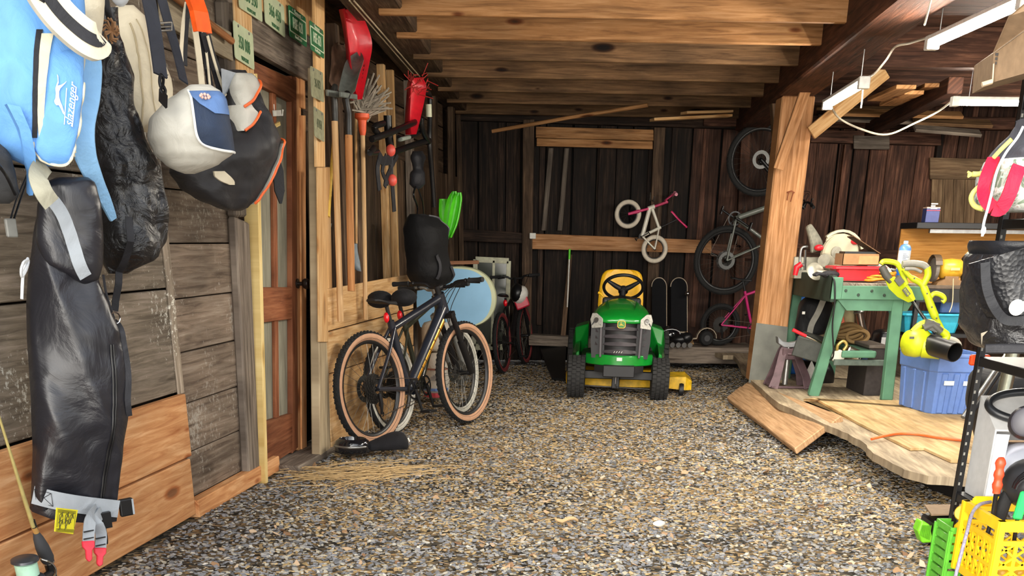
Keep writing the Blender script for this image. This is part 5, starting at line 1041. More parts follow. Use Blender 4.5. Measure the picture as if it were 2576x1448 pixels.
for i in range(7): q = onP(911 - i * 1.5, 168 + i * 10, p0 - n * .03, n); m.lathe([(.013, -.004), (.013, .03), (0, .03)], q, n, 8)
m.build('grip_holes', plain('sled_dark', '#6d0d14', rough=.6), t)
t, n, p0 = sled([(195, 1036, 1056), (215, 1028, 1066), (245, 1027, 1063), (300, 1025, 1051), (338, 1029, 1041)], .42, .5, 'smaller red plastic sled hung behind the black bike rack')
m = MB(); rnd = random.Random(8); c = onP(1048, 215, p0 - n * -.05, n)
for i in range(34): d = V((rnd.uniform(-.5, 1), -.3, rnd.uniform(-.4, .9))).normalized(); o = V((rnd.uniform(-.06, .08), 0, rnd.uniform(-.08, .07))); m.tube([c + o, c + o + d * rnd.uniform(.04, .1)], .003, 4)
m.build('red_fringe', plain('fringe_red', '#b3322c', rough=.7), t)
# black bike rack with straps
t = thing('bike_rack', 'black tubular car bike rack with orange buckles and dangling straps on the left wall', 'bike rack', L(1000, 480, .3))
def rk(name, paths, r, mat=M_BLKP, sm=60):
    m = MB()
    for p in paths: m.tube(curve([L(*q) for q in p], 4), r, 8)
    return m.build(name, mat, t, smooth=sm)
rk('top_bar', [[(935, 350, .3), (985, 332, .36), (1062, 300, .42)]], .022); rk('lower_bar', [[(985, 385, .3), (1030, 368, .36), (1080, 352, .42)]], .022); rk('middle_bar', [[(1002, 345, .33), (1030, 345, .36), (1060, 330, .4)]], .014)
rk('upright', [[(975, 290, .3), (978, 340, .3), (985, 395, .3)]], .03); rk('upright', [[(1058, 296, .42), (1062, 325, .42), (1078, 356, .42)]], .024)
rk('long_hook', [[(1062, 232, .42), (1074, 232, .42), (1081, 245, .42), (1081, 300, .42), (1080, 360, .42), (1086, 430, .42), (1092, 520, .42)]], .02)
m = MB(); a, b = L(1078, 262, .42), L(1079, 294, .42); m.tube([a, b], .0245, 10); lab(m.build('maker_sticker', plain('sticker_pale', '#c9cbb0', rough=.5), t, smooth=60), 'pale sticker band')
rk('joint', [[(955, 340, .3), (940, 320, .32), (965, 310, .33)], [(950, 382, .3), (930, 384, .34), (940, 372, .34)]], .02); rk('cradle', [[(1004, 352, .36), (1010, 350, .4), (1030, 345, .42)]], .014, plain('cradle_grey', '#8f988e', rough=.5))
for y0, x0 in ((378, 983), (453, 987)): m = MB(); m.ball(L(x0, y0, .33), (.035, .025, .04), 10, 8); lab(m.build('orange_buckle', plain('buckle_red', '#e0574a', rough=.4), t, smooth=70), 'orange-red buckle')
for p, w in (([(958, 385), (950, 420), (952, 455), (955, 478)], .035), ([(972, 390), (962, 430), (976, 462)], .03), ([(985, 385), (984, 430), (988, 480), (992, 532)], .035), ([(1000, 390), (975, 440), (968, 470)], .03), ([(952, 395), (965, 405), (985, 400)], .06)):
    m = MB(); m.strap(curve([L(x, y, .32) for x, y in p], 4), w, .008, V((.8, -.6, 0))); m.build('strap', BLKF, t, smooth=50)
t = thing('strap_bundle', 'small black strap bundle hanging on cords below the bike rack', 'straps', L(1050, 540, .3))
m = MB(); Bag([(380, 1040, 1062, .03), (395, 1035, 1068, .05), (425, 1042, 1060, .03), (435, 1034, 1062, .05), (462, 1034, 1062, .05), (474, 1042, 1056, .02)], L(1050, 430, .3), .5, amp=.012).body(m, 16, 10); m.build('pouch', BLKF, t, smooth=70)
m = MB(); m.tube(curve([L(1046, 470, .3), L(1040, 490, .3), L(1050, 520, .3), L(1048, 545, .32)], 5), .008, 6); m.tube(curve([L(1050, 470, .3), L(1062, 505, .3), L(1066, 540, .3)], 5), .006, 6); m.build('cords', M_BLKP, t, smooth=60)
# black rucksack-like carrier
t = thing('black_backpack', 'bulky black backpack hanging on the left wall above the bicycles', 'backpack', L(1075, 715, .3))
m = MB(); bp_ = Bag([(538, 1036, 1062, .05), (548, 1034, 1092, .10), (575, 1030, 1110, .15), (610, 1032, 1112, .16), (640, 1036, 1110, .15), (655, 1038, 1114, .15), (690, 1040, 1126, .16), (712, 1046, 1120, .12), (722, 1060, 1100, .04)], L(1072, 620, .42), .5, amp=.02, fr=5); bp_.body(m, 30, 20); m.build('body', fabric('pack_black', '#0c0c0e', rough=.7, var=.4), t, smooth=70)
m = MB(); bp_.line(m, [(1062, 542), (1084, 548), (1100, 565), (1108, 590)], .007, .005); m.build('grey_piping', plain('piping_grey', '#55565a', rough=.5), t, smooth=60)
m = MB(); bp_.band(m, [(1060, 640), (1068, 665), (1064, 700)], .03, .01, .006); m.build('webbing', plain('web_dark', '#2f2f34', rough=.7), t, smooth=50); m = MB(); bp_.band(m, [(1096, 668), (1102, 690), (1106, 706)], .025, .01, .006); m.build('webbing', plain('web_dark', '#2f2f34', rough=.7), t, smooth=50)
# lime green sleds
LIME = plain('lime_plastic', '#58d024', rough=.4, var=.08)
for i, (rows, yy, l) in enumerate((([(500, 1105, 1128), (530, 1104, 1134), (570, 1108, 1130), (602, 1112, 1126)], 10.35, 'lime green plastic sled, rearmost of the three nested by the backpack'), ([(481, 1138, 1146), (495, 1128, 1148), (520, 1120, 1148), (560, 1114, 1140), (600, 1112, 1126)], 10.2, 'lime green plastic sled, middle of the three nested by the backpack'), ([(484, 1150, 1158), (500, 1140, 1160), (530, 1132, 1156), (565, 1126, 1148), (597, 1118, 1134)], 10.05, 'lime green plastic sled, front of the three nested by the backpack'))):
    t = thing('lime_sled', l, 'sled', atY(1120, 610, yy), 'lime sleds by the backpack'); P = curve([V(r) for r in rows], 4); rings = []
    for r in P:
        f = [atY(r.y + (r.z - r.y) * (u + 1) / 2, r.x, yy + .05 * (1 - u * u)) for u in (-1, -.8, -.3, .3, .8, 1)]; rings.append(f + [p + V((0, .012, 0)) for p in reversed(f)])
    m = MB(); m.loft(rings); sh = m.build('shell', LIME, t, smooth=60)
    m = MB(); m.tube([atY(r.z, r.x, yy) for r in P], .009, 6); m.build('rim', LIME, sh, smooth=60)
# pale blue paddle board standing on its edge on white sacks, wood on top
t = thing('paddle_board', 'pale blue board with a cream rim lying on its edge behind the bicycles', 'paddle board', atY(1150, 820, 10.3))
ol = [(1060, 674), (1110, 670), (1160, 669), (1200, 677), (1230, 698), (1246, 728), (1249, 758), (1242, 785), (1226, 806), (1200, 820), (1160, 826), (1060, 826)]
PB = curve([atY(x, y, 10.3) for x, y in ol], 4, True); c0 = sum(PB, V((0, 0, 0))) / len(PB)
m = MB(); m.loft([[c0 + (p - c0) * s + V((0, dy, 0)) for p in PB] for s, dy in ((.94, .10), (1.0, .07), (1.0, .03), (.965, .0))]); bo = m.build('board', plain('board_cream', '#b9bd98', rough=.5, var=.12, scale=8), t, smooth=45)
m = MB(); m.prism([c0 + V(((p - c0).x * (.86 if p.x > c0.x else 1), (p - c0).y, (p - c0).z * .93 - .004)) + V((-.01, -.002, 0)) for p in PB], V((0, .02, 0))); lab(m.build('blue_deck', plain('board_blue', '#83b4d6', rough=.5, var=.06, scale=6), bo), 'pale blue deck')
m = MB(); a, b = atY(1118, 670, 10.25), atY(1200, 668, 10.4); m.board(a + UP * .03, b + UP * .03, .09, .03, UP, .9); tag(m.build('scrap_board', wood('scrap_red', '#6f4630', '#94664a', '#ad8062', knots=.1), bevel=.004), 'short brown scrap board lying on the pale blue board', 'board')
for i, (x0, x1, y0, y1, yy, c, l) in enumerate(((1058, 1132, 808, 888, 9.75, '#c4bcae', 'plump off-white sack stacked on the printed bag behind the bicycles'), (1062, 1128, 892, 1006, 9.62, '#bfb9ae', 'white printed salt bag standing on the gravel behind the bicycles'))):
    a, b = atY(x0, y1, yy), atY(x1, y0, yy); t = thing('salt_bag' if i else 'white_sack', l, 'bag', (a.x / 2 + b.x / 2, yy + .12, a.z)); m = MB(); cx, hz = (a.x + b.x) / 2, (b.z - a.z) / 2; w = (b.x - a.x) / 2; rings = []
    for q in range(13):
        v = -1 + q / 6; s = (1 - abs(v) ** 4) ** .3 if abs(v) < 1 else .25; rings.append([V((cx + w * max(s, .3) * cos(k * pi / 12) * (1 + .04 * noise.noise(V((k, q, i)))), yy + .14 + .14 * max(s, .3) * sin(k * pi / 12), a.z + hz + hz * v)) for k in range(24)])
    m.loft(rings); bg_ = m.build('sack', fabric('sack_%d' % i, c, rough=.6, var=.08), t, smooth=70)
    if i:
        for z0, z1, cc in ((.06, .16, '#b03a44'), (.2, .26, '#5a78b0'), (.66, .7, '#8c5a4a')):
            m = MB(); H2 = b.z - a.z; m.loft([[V((cx - w * .9 + u * w * 1.8, yy + .14 - .145 * (sin(acos_) if False else sqrt(max(0, 1 - (-.9 + 1.8 * u) ** 2))) - .004, a.z + H2 * z)) for u in (0, .15, .3, .5, .7, .85, 1)] for z in (z0, z1)], caps=False, closed=False); m.build('printed_band', plain('print_' + cc, cc, rough=.6), bg_, solid=.002)
        m = MB(); m.text('SALT', basis(V((1, 0, 0)), UP, V((0, -1, 0)), V((cx, yy - .012, a.z + H2 * .8))), .1, .002, sx=.9) if False else [m.board(V((cx - .08 + .02 * j, yy - .008, a.z + H2 * (.45 + .03 * j))), V((cx + .09, yy - .008, a.z + H2 * (.45 + .03 * j))), .007, .003, V((0, -1, 0))) for j in range(6)]
        m.build('printed_lines', plain('print_grey', '#7d7a78', rough=.6), bg_)
# pale window sash leaning at the back
t = thing('window_sash', 'peeling white window sash leaning against the dark back wall', 'window sash', atY(1240, 850, 12.9)); SP = plain('sash_paint', '#c9c8ae', rough=.7, var=.2, scale=20)
q = [atY(x, y, 12.9) for x, y in ((1196, 652), (1280, 656), (1274, 872), (1192, 872))]
def bar(m, a, b, w=.05, t_=.03): m.board(a, b, w, t_, V((0, -1, 0)))
m = MB(); bar(m, q[0], q[1], .06); bar(m, q[1], q[2]); bar(m, q[2], q[3], .07); bar(m, q[3], q[0]); bar(m, q[0].lerp(q[1], .55), q[3].lerp(q[2], .55), .03); m.build('frame', SP, t, bevel=.004)
m = MB(); m.prism([p + V((0, .004, 0)) for p in q], V((0, .004, 0))); m.build('pane', plain('old_glass', '#5c6458', rough=.12, trans=.6, var=.1), t)
# helmet hung on the red bicycle, and two saddles on the gravel
t = thing('bike_helmet', 'white and red bicycle helmet hung on the black and red bicycle handlebar', 'helmet', atY(1312, 762, 12.3)); c = atY(1308, 742, 12.3)
m = MB(); m.ball(c, (.085, .12, .105), 16, 10, (V((.85, 0, -.5)), V((0, 1, 0)), V((.5, 0, .85)))); sh = m.build('shell', plain('helmet_white', '#d6d2ca', rough=.35), t, smooth=80)
m = MB(); m.ball(c + V((-.03, -.02, .02)), (.075, .115, .1), 16, 10); m.build('liner', M_BLKP, sh, smooth=80); m = MB(); m.board(c + V((-.05, -.04, -.1)), c + V((.09, -.04, -.045)), .05, .12, V((0, 0, 1))); m.build('red_band', plain('helmet_red', '#c0223a', rough=.35), sh, bevel=.015, seg=2)
t = thing('bike_saddle', 'black padded bicycle saddle lying on the gravel before the rear wheel', 'saddle', atZ(970, 1140)); c = atZ(965, 1140) + UP * .02
m = MB(); ex, ey = V((.93, .36, 0)), V((-.36, .93, 0)); m.loft([[c + ex * x + ey * (w * q) + UP * (h * z + .0) for q, z in ((-1, .1), (-.95, .55), (-.55, .9), (0, 1), (.55, .9), (.95, .55), (1, .1), (0, 0))] for x, w, h in ((-.17, .02, .03), (-.15, .035, .05), (-.06, .05, .075), (.02, .085, .11), (.09, .105, .13), (.14, .1, .12), (.165, .06, .08))]); m.build('cover', fabric('saddle_cloth', '#19181b', rough=.85, var=.3), t, smooth=75, sub=1)
m = MB(); m.board(c + ex * .155 + UP * .085 - ey * .06, c + ex * .165 + UP * .06 - ey * .06, .01, .003, -ey); m.build('white_tag', M_WHITE, t)
t = thing('gloss_helmet', 'glossy black open helmet lying on the gravel by the corner post', 'helmet', atZ(888, 1146)); c = atZ(888, 1146) + UP * .015
m = MB(); m.loft([[c + V((1, .1, 0)) * (.12 * s * cos(k * pi / 10)) + V((-.1, 1, 0)) * (.1 * s * sin(k * pi / 10)) + UP * z for k in range(20)] for s, z in ((.7, 0), (.98, .015), (1, .05), (.9, .085), (.72, .1), (.66, .085), (.6, .03), (.3, .025))]); m.build('shell', plain('gloss_black', '#15161a', rough=.12, coat=.8), t, smooth=60)
m = MB(); m.tube([c + V((cos(a) * .118, sin(a) * .1, .055)) for a in [k * .45 + 3.4 for k in range(6)]], .008, 6); m.build('silver_trim', M_STEEL, t, smooth=60)
# driveway marker and boards up on the joists, dark ramp beside the mower
m = MB(); m.tube([B(1433, 628, .2), B(1430, 700, .2), B(1427, 772, .2)], .008, 8); t = tag(m.build('driveway_marker', M_WHITE, smooth=60), 'thin white driveway marker with a green top leaning on the back wall', 'marker')
m = MB(); m.tube([B(1433, 626, .2), B(1432, 652, .2)], .0125, 8); m.build('green_top', LIME, t, smooth=60)
m = MB(); m.tube([atY(1238, 330, 11.9), atY(1430, 296, 11.7), atY(1630, 264, 11.5)], .018, 8); tag(m.build('wooden_pole', W_JST, smooth=60), 'long thin wooden pole slung under the back joists', 'pole')
for i, (x0, y0, x1, y1, yy, l) in enumerate(((1640, 301, 1836, 291, 12.3, 'pale thin board resting under the back joists beside the pole'), (1720, 284, 1836, 281, 12.35, 'short pale board lying above the thin board under the back joists'))):
    m = MB(); m.board(atY(x0, y0, yy), atY(x1, y1, yy + .2), .14, .025, UP, 1.1); tag(m.build('loose_board', W_PALE, bevel=.003), l, 'board', 'boards stored under the joists')
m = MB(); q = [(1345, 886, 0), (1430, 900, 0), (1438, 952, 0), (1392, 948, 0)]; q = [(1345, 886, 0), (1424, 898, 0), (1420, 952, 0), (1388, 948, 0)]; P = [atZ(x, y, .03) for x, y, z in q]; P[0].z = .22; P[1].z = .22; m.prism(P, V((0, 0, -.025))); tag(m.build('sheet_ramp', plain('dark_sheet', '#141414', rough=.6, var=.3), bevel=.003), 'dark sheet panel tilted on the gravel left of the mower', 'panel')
# boards of the sill step behind the mower and gear on it: snowboards, skates, small wheel
for i, (x0, x1, yt, yb, l) in enumerate(((1640, 1676, 699, 862, 'black snowboard leaning at the back wall, left of the pair'), (1688, 1728, 699, 866, 'black snowboard leaning at the back wall, right of the pair'))):
    t = thing('snowboard', l, 'snowboard', atY((x0 + x1) / 2, yb, 12.95), 'snowboards behind the mower'); P = []
    for k in range(13): a = pi * k / 12; P.append(((x0 + x1) / 2 + (x1 - x0) / 2 * cos(a), yt + 22 - 22 * sin(a)))
    P += [(x0, yb), (x1, yb)]; Q = [atY(x, y, 12.9 + .12 * (y - yb) / (yt - yb)) for x, y in P]
    m = MB(); m.prism(Q, V((0, .02, 0))); dk = m.build('deck', plain('snowboard_black', '#0d0d10', rough=.75, var=.2, spec=.15), t)
    m = MB(); m.tube([p + V((0, .01, 0)) for p in Q[:13]] + [Q[14] + V((0, .01, 0))][:0], .011, 6); m.tube([Q[0] + V((0, .01, 0)), Q[14] + V((0, .01, 0))], .011, 6); m.build('edge', plain('snowboard_edge', '#a5937c', rough=.5), dk, smooth=60)
m = MB(); m.lathe([(.02, -.02), (.026, .01), (.02, .025), (0, .025)], atY(1728, 738, 12.9), V((1, -.4, 0)), 12); m.build('binding_disc', M_CHROME, t, smooth=50)
t = thing('hockey_helmet', 'glossy black helmet in the pile of gear behind the mower', 'helmet', atY(1690, 862, 12.6)); c = atY(1685, 842, 12.6); m = MB(); m.ball(c, (.12, .11, .1), 18, 12); m.build('shell', plain('gloss_black', '#15161a'), t, smooth=80); m = MB(); m.tube([c + V((.1 * cos(a), -.11, .02 + .05 * sin(a))) for a in [k * .5 for k in range(7)]], .007, 6); m.build('visor_rim', M_STEEL, t, smooth=60)
t = thing('roller_skates', 'black roller skates lying in the gear pile behind the mower', 'skates', atY(1720, 866, 12.5)); m = MB(); c = atY(1712, 853, 12.5); m.ball(c, (.13, .09, .06), 14, 8); m.ball(c + V((.06, -.04, .02)), (.07, .06, .06), 12, 8); m.build('boot', M_BLKP, t, smooth=80)
m = MB()
for k in range(4): m.lathe([(.028, -.012), (.03, 0), (.028, .012), (0, .012)], c + V((-.1 + .065 * k, -.08, -.055)), V((.2, -1, 0)), 12)
m.build('wheels', M_STEEL, t, smooth=50)
t = thing('scooter', 'low scooter with a pale fender over a small black wheel beside the pink bicycle', 'scooter', atY(1775, 876, 12.6)); c = atY(1775, 868, 12.6); c.z = .325
m = MB(); m.lathe([(.03, -.03), (.07, -.03), (.082, -.015), (.082, .015), (.07, .03), (.03, .03)], c, V((.25, -1, 0)), 24); wl = m.build('wheel', M_RUB, t, smooth=50); m = MB(); m.lathe([(0, .034), (.034, .034), (.034, -.034)], c, V((.25, -1, 0)), 16); m.build('rim', plain('rim_dark', '#4c4c4e', rough=.4), wl)
m = MB(); A = [pi * k / 8 for k in range(9)]; m.strap([c + V((-.11 * cos(a), -.0, .11 * sin(a))) for a in A], .08, .008, [V((-cos(a), 0, sin(a))) for a in A]); m.strap([c + V((-.11, 0, 0)), c + V((-.17, 0, -.01)), c + V((-.24, .02, .06)), c + V((-.4, .05, .06))], .09, .012, UP); m.build('fender', plain('scooter_tan', '#a0927e', rough=.5, metal=.3), t, smooth=40)
m = MB(); q = atY(1728, 838, 12.8); q.z = .33; m.prism([q + V((x, 0, z)) for x, z in ((-.04, -.09), (.09, -.09), (.06, .0), (.0, .05))], V((0, .06, 0))); tag(m.build('wood_wedge', W_PALE), 'pale wooden wedge standing beside the snowboards', 'wedge')
# ================================================================ work area on the platform
GRN = plain('bench_green', '#4e7a60', rough=.65, var=.22, scale=7); GRND = plain('bench_green_shade', '#27372c', rough=.7, var=.3, scale=7)  # second green is darkened for the unlit bench side; bolts share it
ZT = 1.045
t = thing('workbench', 'old green painted workbench with splayed legs, piled with tools', 'workbench', (2.75, 9.4, .18))
FL, FR = atZ(2045, 994, .18), atZ(2229, 1006, .18); bx0, bx1, by0, by1 = 2.44, 3.12, 8.82, 10.25
m = MB()
for i in range(4): m.box((bx0 + .17 * i, by0, ZT - .035), (bx0 + .17 * (i + 1) - .004, by1, ZT - .002 * (i % 2)), 1, rt(.8, 1.1))
m.build('bench_top', W_GREY, t, bevel=.003)
m = MB(); m.box((bx0, by0 - .03, ZT - .12), (bx1 + .02, by0, ZT - .02), 0); m.build('front_apron', GRN, t, bevel=.004)
m = MB(); m.prism([V((bx0 + .04, by0 - .012, ZT - .12)), V((bx1 - .05, by0 - .012, ZT - .12)), V((bx1 - .09, by0 - .012, ZT - .2)), V((bx0 + .12, by0 - .012, ZT - .2))], V((0, .03, 0))); m.build('lower_apron', GRN, t)
m = MB()
for k in range(6): m.lathe([(.012, 0), (.010, .006), (0, .007)], V((bx0 + .09 + .1 * k, by0 - .03, ZT - .055 - .03 * (k % 2))), V((0, -1, 0)), 10)
m.build('bolts', GRND, t)
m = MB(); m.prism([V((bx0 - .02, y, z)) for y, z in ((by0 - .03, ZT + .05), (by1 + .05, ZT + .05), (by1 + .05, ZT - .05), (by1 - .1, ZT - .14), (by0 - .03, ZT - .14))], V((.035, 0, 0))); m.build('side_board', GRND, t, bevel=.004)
m = MB(); m.box((bx0 - .02, by0 - .04, ZT - .12), (bx0 + .06, by0 - .0, ZT + .04)); m.build('corner_block', GRN, t, bevel=.004)
for a, b, w in ((FL, V((bx0 + .09, by0 + .04, ZT - .1)), .085), (FR, V((bx1 - .17, by0 + .02, ZT - .1)), .085), (V((bx0 + .02, by1 - .1, .18)), V((bx0 + .05, by1 - .1, ZT - .05)), .085), (V((bx1 - .28, by1 - .2, .18)), V((bx1 - .26, by1 - .2, ZT - .05)), .07)):
    m = MB(); m.board(a, b, w, .07, V((0, 1, 0))); m.build('leg', GRN, t, bevel=.006)
m = MB(); m.box((bx0 + .28, by0 + .02, .5), (bx1 - .27, by1 - .2, .54), 1); m.box((bx0 + .13, by0 - .0, .49), (bx1 - .28, by0 + .03, .545)); m.build('lower_shelf', GRN, t, bevel=.012, seg=2)
m = MB(); m.box((bx0 + .08, by0 + .02, .43), (bx1 - .1, by0 + .05, .475)); m.build('stretcher', plain('stretcher_dark', '#4d5850', rough=.6, var=.25), t, bevel=.004)
def at(px, py, y): return atY(px, py, y)
def P3(pts, y): return [atY(a, b, y) for a, b in pts]
CRM = plain('saw_cream', '#bdb79d', rough=.45, var=.12, scale=10); SALU = plain('saw_alu', '#a9a595', rough=.4, metal=.5, var=.15); REDP = plain('red_plastic', '#d2212d', rough=.4, var=.1)
# mitre saw
t = thing('mitre_saw', 'cream and grey mitre saw with a raised round guard on the green workbench', 'saw', (2.72, 9.75, ZT)); y = 9.75
m = MB(); c = at(2090, 690, y); m.lathe([(0, .06), (.19, .06), (.2, .05), (.2, .0), (0, 0)], V((c.x, y, ZT)), UP, 30); m.box((c.x - .3, y + .03, ZT), (c.x + .22, y + .16, ZT + .065)); m.build('base', SALU, t, smooth=40)
m = MB(); m.box((c.x - .3, y + .1, ZT + .06), (c.x - .03, y + .125, ZT + .17)); m.box((c.x + .05, y + .1, ZT + .06), (c.x + .24, y + .125, ZT + .14)); m.build('fence', SALU, t, bevel=.005)
g0 = at(2112, 640, y); m = MB(); m.lathe([(0, -.035), (.15, -.035), (.163, -.02), (.163, .02), (.15, .035), (0, .035)], g0, V((.15, -1, 0)), 32); gd = m.build('blade_guard', CRM, t, smooth=40)
m = MB(); A = [.25 + .26 * k for k in range(9)]; m.strap([g0 + V((.185 * cos(a), .0, .185 * sin(a))) for a in A], .05, .02, [V((cos(a), 0, sin(a))) for a in A]); m.build('guard_rim', CRM, gd, smooth=40)
m = MB(); q = at(2103, 634, y - .05); m.lathe([(.045, 0), (.045, .012), (.02, .014), (.02, .02), (0, .02)], q, V((.15, -1, 0)), 20); m.build('arbor_cap', SALU, gd, smooth=40)
m = MB(); m.tube([at(2068, 690, y + .05), at(2076, 660, y + .05), at(2100, 645, y + .05)], [.05, .045, .05], 12); m.lathe([(0, 0), (.055, 0), (.06, .03), (.06, .14), (.05, .17), (0, .17)], at(2085, 662, y - .03), V((-.35, -.6, .1)), 20); m.build('motor_arm', SALU, t, smooth=50)
m = MB(); m.tube(curve(P3([(2126, 592), (2092, 594), (2082, 605), (2086, 622)], y), 5), .017, 8); m.build('carry_handle', CRM, t, smooth=60)
m = MB(); f0, f1 = at(2033, 566, y + .05), at(2056, 632, y + .05); m.strap([f0, f0.lerp(f1, .35) + V((.01, 0, 0)), f0.lerp(f1, .7) + V((.015, 0, 0)), f1], [.05, .08, .11, .12], .04, V((.3, -1, 0))); m.build('handle_lever', plain('saw_grey', '#7d7a6c', rough=.5, var=.25, scale=40), t, bevel=.01)
for a, b in ((2060, 623), (2152, 607)): m = MB(); m.ball(at(a, b, y - .03), (.04, .03, .026), 10, 8); lab(m.build('red_knob', REDP, t, smooth=80), 'red plastic knob')
m = MB(); m.tube(curve(P3([(2012, 690), (2013, 640), (2018, 622), (2032, 620)], y + .1), 4), .012, 6); m.tube(P3([(2024, 690), (2026, 628)], y + .1), .012, 6); m.build('side_rail', M_STEEL, t, smooth=60)
t = thing('red_clamp', 'small red clamp handle at the far left corner of the green workbench', 'clamp', (2.5, 9.6, ZT)); m = MB(); m.tube(P3([(2000, 692), (2004, 672), (2016, 664)], 9.6), [.02, .026, .024], 10); m.build('handle', REDP, t, smooth=60); m = MB(); m.tube(P3([(2016, 664), (2022, 668)], 9.6), .012, 8); m.build('screw', M_STEEL, t)
t = thing('machine_pulley', 'pale machine pulley and shaft lying before the mitre saw', 'pulley', (2.62, 9.2, ZT)); c = at(2052, 682, 9.2); m = MB(); m.lathe([(.0, -.02), (.05, -.02), (.075, 0), (.05, .02), (0, .02)], c, V((.2, -.9, .5)), 20); m.build('disc', SALU, t, smooth=50); m = MB(); m.tube([c, c + V((.14, -.02, -.02))], .02, 10); m.build('shaft', SALU, t, smooth=60)
# red tray, cardboard box, gloves, cords
def tubshape(m, c, ex, ey, lx, ly, h, rim, tp=.88, th=.006, rimh=.02):
    O = lambda s, z, g=0: [c + ex * (sx * (lx * s + g)) + ey * (sy * (ly * s + g)) + UP * z for sx, sy in ((-1, -.9), (-.9, -1), (.9, -1), (1, -.9), (1, .9), (.9, 1), (-.9, 1), (-1, .9))]
    m.loft([O(tp, 0), O(1 - .02, h - rimh), O(1, h - rimh, rim), O(1, h, rim), O(1, h, -th), O(tp, .01, -th)]); return m
EX, EY = V((1, 0, 0)), V((0, 1, 0))
t = thing('red_tray', 'bright red plastic tray on the front of the green workbench', 'tray', (2.78, 9.02, ZT)); a, b = at(2118, 698, 8.98), at(2204, 698, 8.98); c = (a + b) / 2; m = MB(); tubshape(m, V((c.x, 9.1, ZT + .01)), V((.99, -.05, 0)), V((.05, .99, 0)), .18, .13, .105, .03, .9); m.build('tray', REDP, t, bevel=.003)
t = thing('cardboard_box', 'small cardboard box with its flap open on top of the red tray', 'box', (2.8, 9.1, ZT + .12)); c = at(2152, 654, 9.1); CB = plain('cardboard', '#9c7650', rough=.85, var=.1); z0 = ZT + .122
m = MB(); x0, x1, y0, y1, z1 = c.x - .135, c.x + .15, 8.98, 9.2, z0 + .085
for lo, hi in (((x0, y0, z0), (x1, y0 + .006, z1)), ((x0, y1 - .006, z0), (x1, y1, z1)), ((x0, y0, z0), (x0 + .006, y1, z1)), ((x1 - .006, y0, z0), (x1, y1, z1)), ((x0, y0, z0), (x1, y1, z0 + .006))): m.box(lo, hi)
m.build('carton', CB, t); m = MB(); m.prism([V((x1, y0 - .01, z1)), V((x1, y1, z1)), V((x0 + .08, y1 + .02, z1 + .12)), V((x0 + .06, y0, z1 + .125))], V((.002, 0, .005))); m.build('flap', plain('cardboard_dark', '#6e5138', rough=.85), t)
m = MB(); m.box((c.x - .01, y0 - .004, z0 + .01), (x1 - .005, y0, z0 + .07)); m.build('tan_label', plain('label_tan', '#b98b5c', rough=.7), t)
m = MB(); m.box((x0 + .02, y0 + .03, z0 + .05), (x1 - .02, y1 - .03, z0 + .1)); m.build('parts_inside', M_BLKP, t)
t = thing('work_gloves', 'black work glove lying left of the red tray', 'glove', (2.62, 8.98, ZT)); c = at(2088, 690, 8.98); m = MB(); m.ball(c, (.075, .05, .03), 14, 8)
for k in range(4): m.tube([c + V((-.05, -.03 + .02 * k, 0)), c + V((-.1, -.045 + .027 * k, .005)), c + V((-.125, -.05 + .03 * k, -.008))], [.013, .012, .009], 8)
m.tube([c + V((0, -.04, .0)), c + V((-.04, -.075, .0))], [.014, .01], 8); m.build('glove', plain('glove_black', '#232226', rough=.8), t, smooth=80)
m = MB(); m.board(at(2080, 700, 8.9), at(2150, 706, 8.86), .2, .012, UP); m.build('x', W_GREY) if 0 else None
t = thing('cord_pile', 'heap of yellow orange extension cord at the right end of the red tray', 'cord', (2.98, 9.05, ZT)); m = MB(); c = at(2210, 694, 9.0); c.z = ZT + .02
for k in range(5): m.tube(curve([c + V((.11 * cos(a + k), .07 * sin(a + k * .7), .012 * k + .008 * sin(3 * a))) for a in [j * .8 for j in range(8)]], 4, True), .009, 6, True)
m.build('coil', plain('cord_amber', '#d98d22', rough=.5), t, smooth=60)
t = thing('sander_disc', 'pale grey domed power tool head behind the cardboard box', 'power tool', (3.0, 9.5, ZT)); c = at(2210, 664, 9.5); m = MB(); m.lathe([(0, .1), (.05, .095), (.09, .075), (.12, .045), (.115, .03), (.0, .03)], V((c.x, 9.5, ZT + .03)), V((.15, 0, 1)), 26); m.build('dome', plain('tool_pale', '#b8b6ac', rough=.4), t, smooth=60); m = MB(); m.tube([V((c.x, 9.5, ZT)), V((c.x, 9.5, ZT + .08))], .05, 14); m.build('body', M_BLKP, t, smooth=60); m = MB(); m.tube(curve([V((c.x + .09, 9.45, ZT + .09)), V((c.x + .16, 9.4, ZT + .07)), V((c.x + .13, 9.38, ZT + .04))], 4), .01, 6); m.build('lever', M_STEEL, t, smooth=60)
t = thing('propane_cylinder', 'white and blue propane cylinder standing at the right end of the workbench', 'gas cylinder', (3.06, 9.1, ZT)); c = V((at(2268, 690, 9.0).x, 9.0, ZT)); m = MB(); m.lathe([(0, 0), (.042, 0), (.046, .01), (.046, .1)], c, UP, 24); bo = m.build('base_band', plain('prop_blue', '#1d5fae', rough=.35), t, smooth=50)
m = MB(); m.lathe([(.046, .1), (.0465, .1), (.0465, .235), (.046, .235)], c, UP, 24); m.build('label_wrap', plain('prop_label', '#c9ccd2', rough=.4), t, smooth=50); m = MB(); m.lathe([(.046, .235), (.045, .25), (.034, .272), (.016, .28), (.016, .305), (0, .305)], c, UP, 24); m.build('shoulder', plain('prop_blue_light', '#5e8ac6', rough=.35), t, smooth=50); m = MB(); m.lathe([(.018, .283), (.018, .3), (0, .305)], c, UP, 14); m.build('cap', M_WHITE, t)
m = MB()
for k in range(9): m.box((c.x - .026, 9.0 - .0485, ZT + .12 + .011 * k), (c.x + .02 - .01 * (k % 3), 9.0 - .046, ZT + .124 + .011 * k))
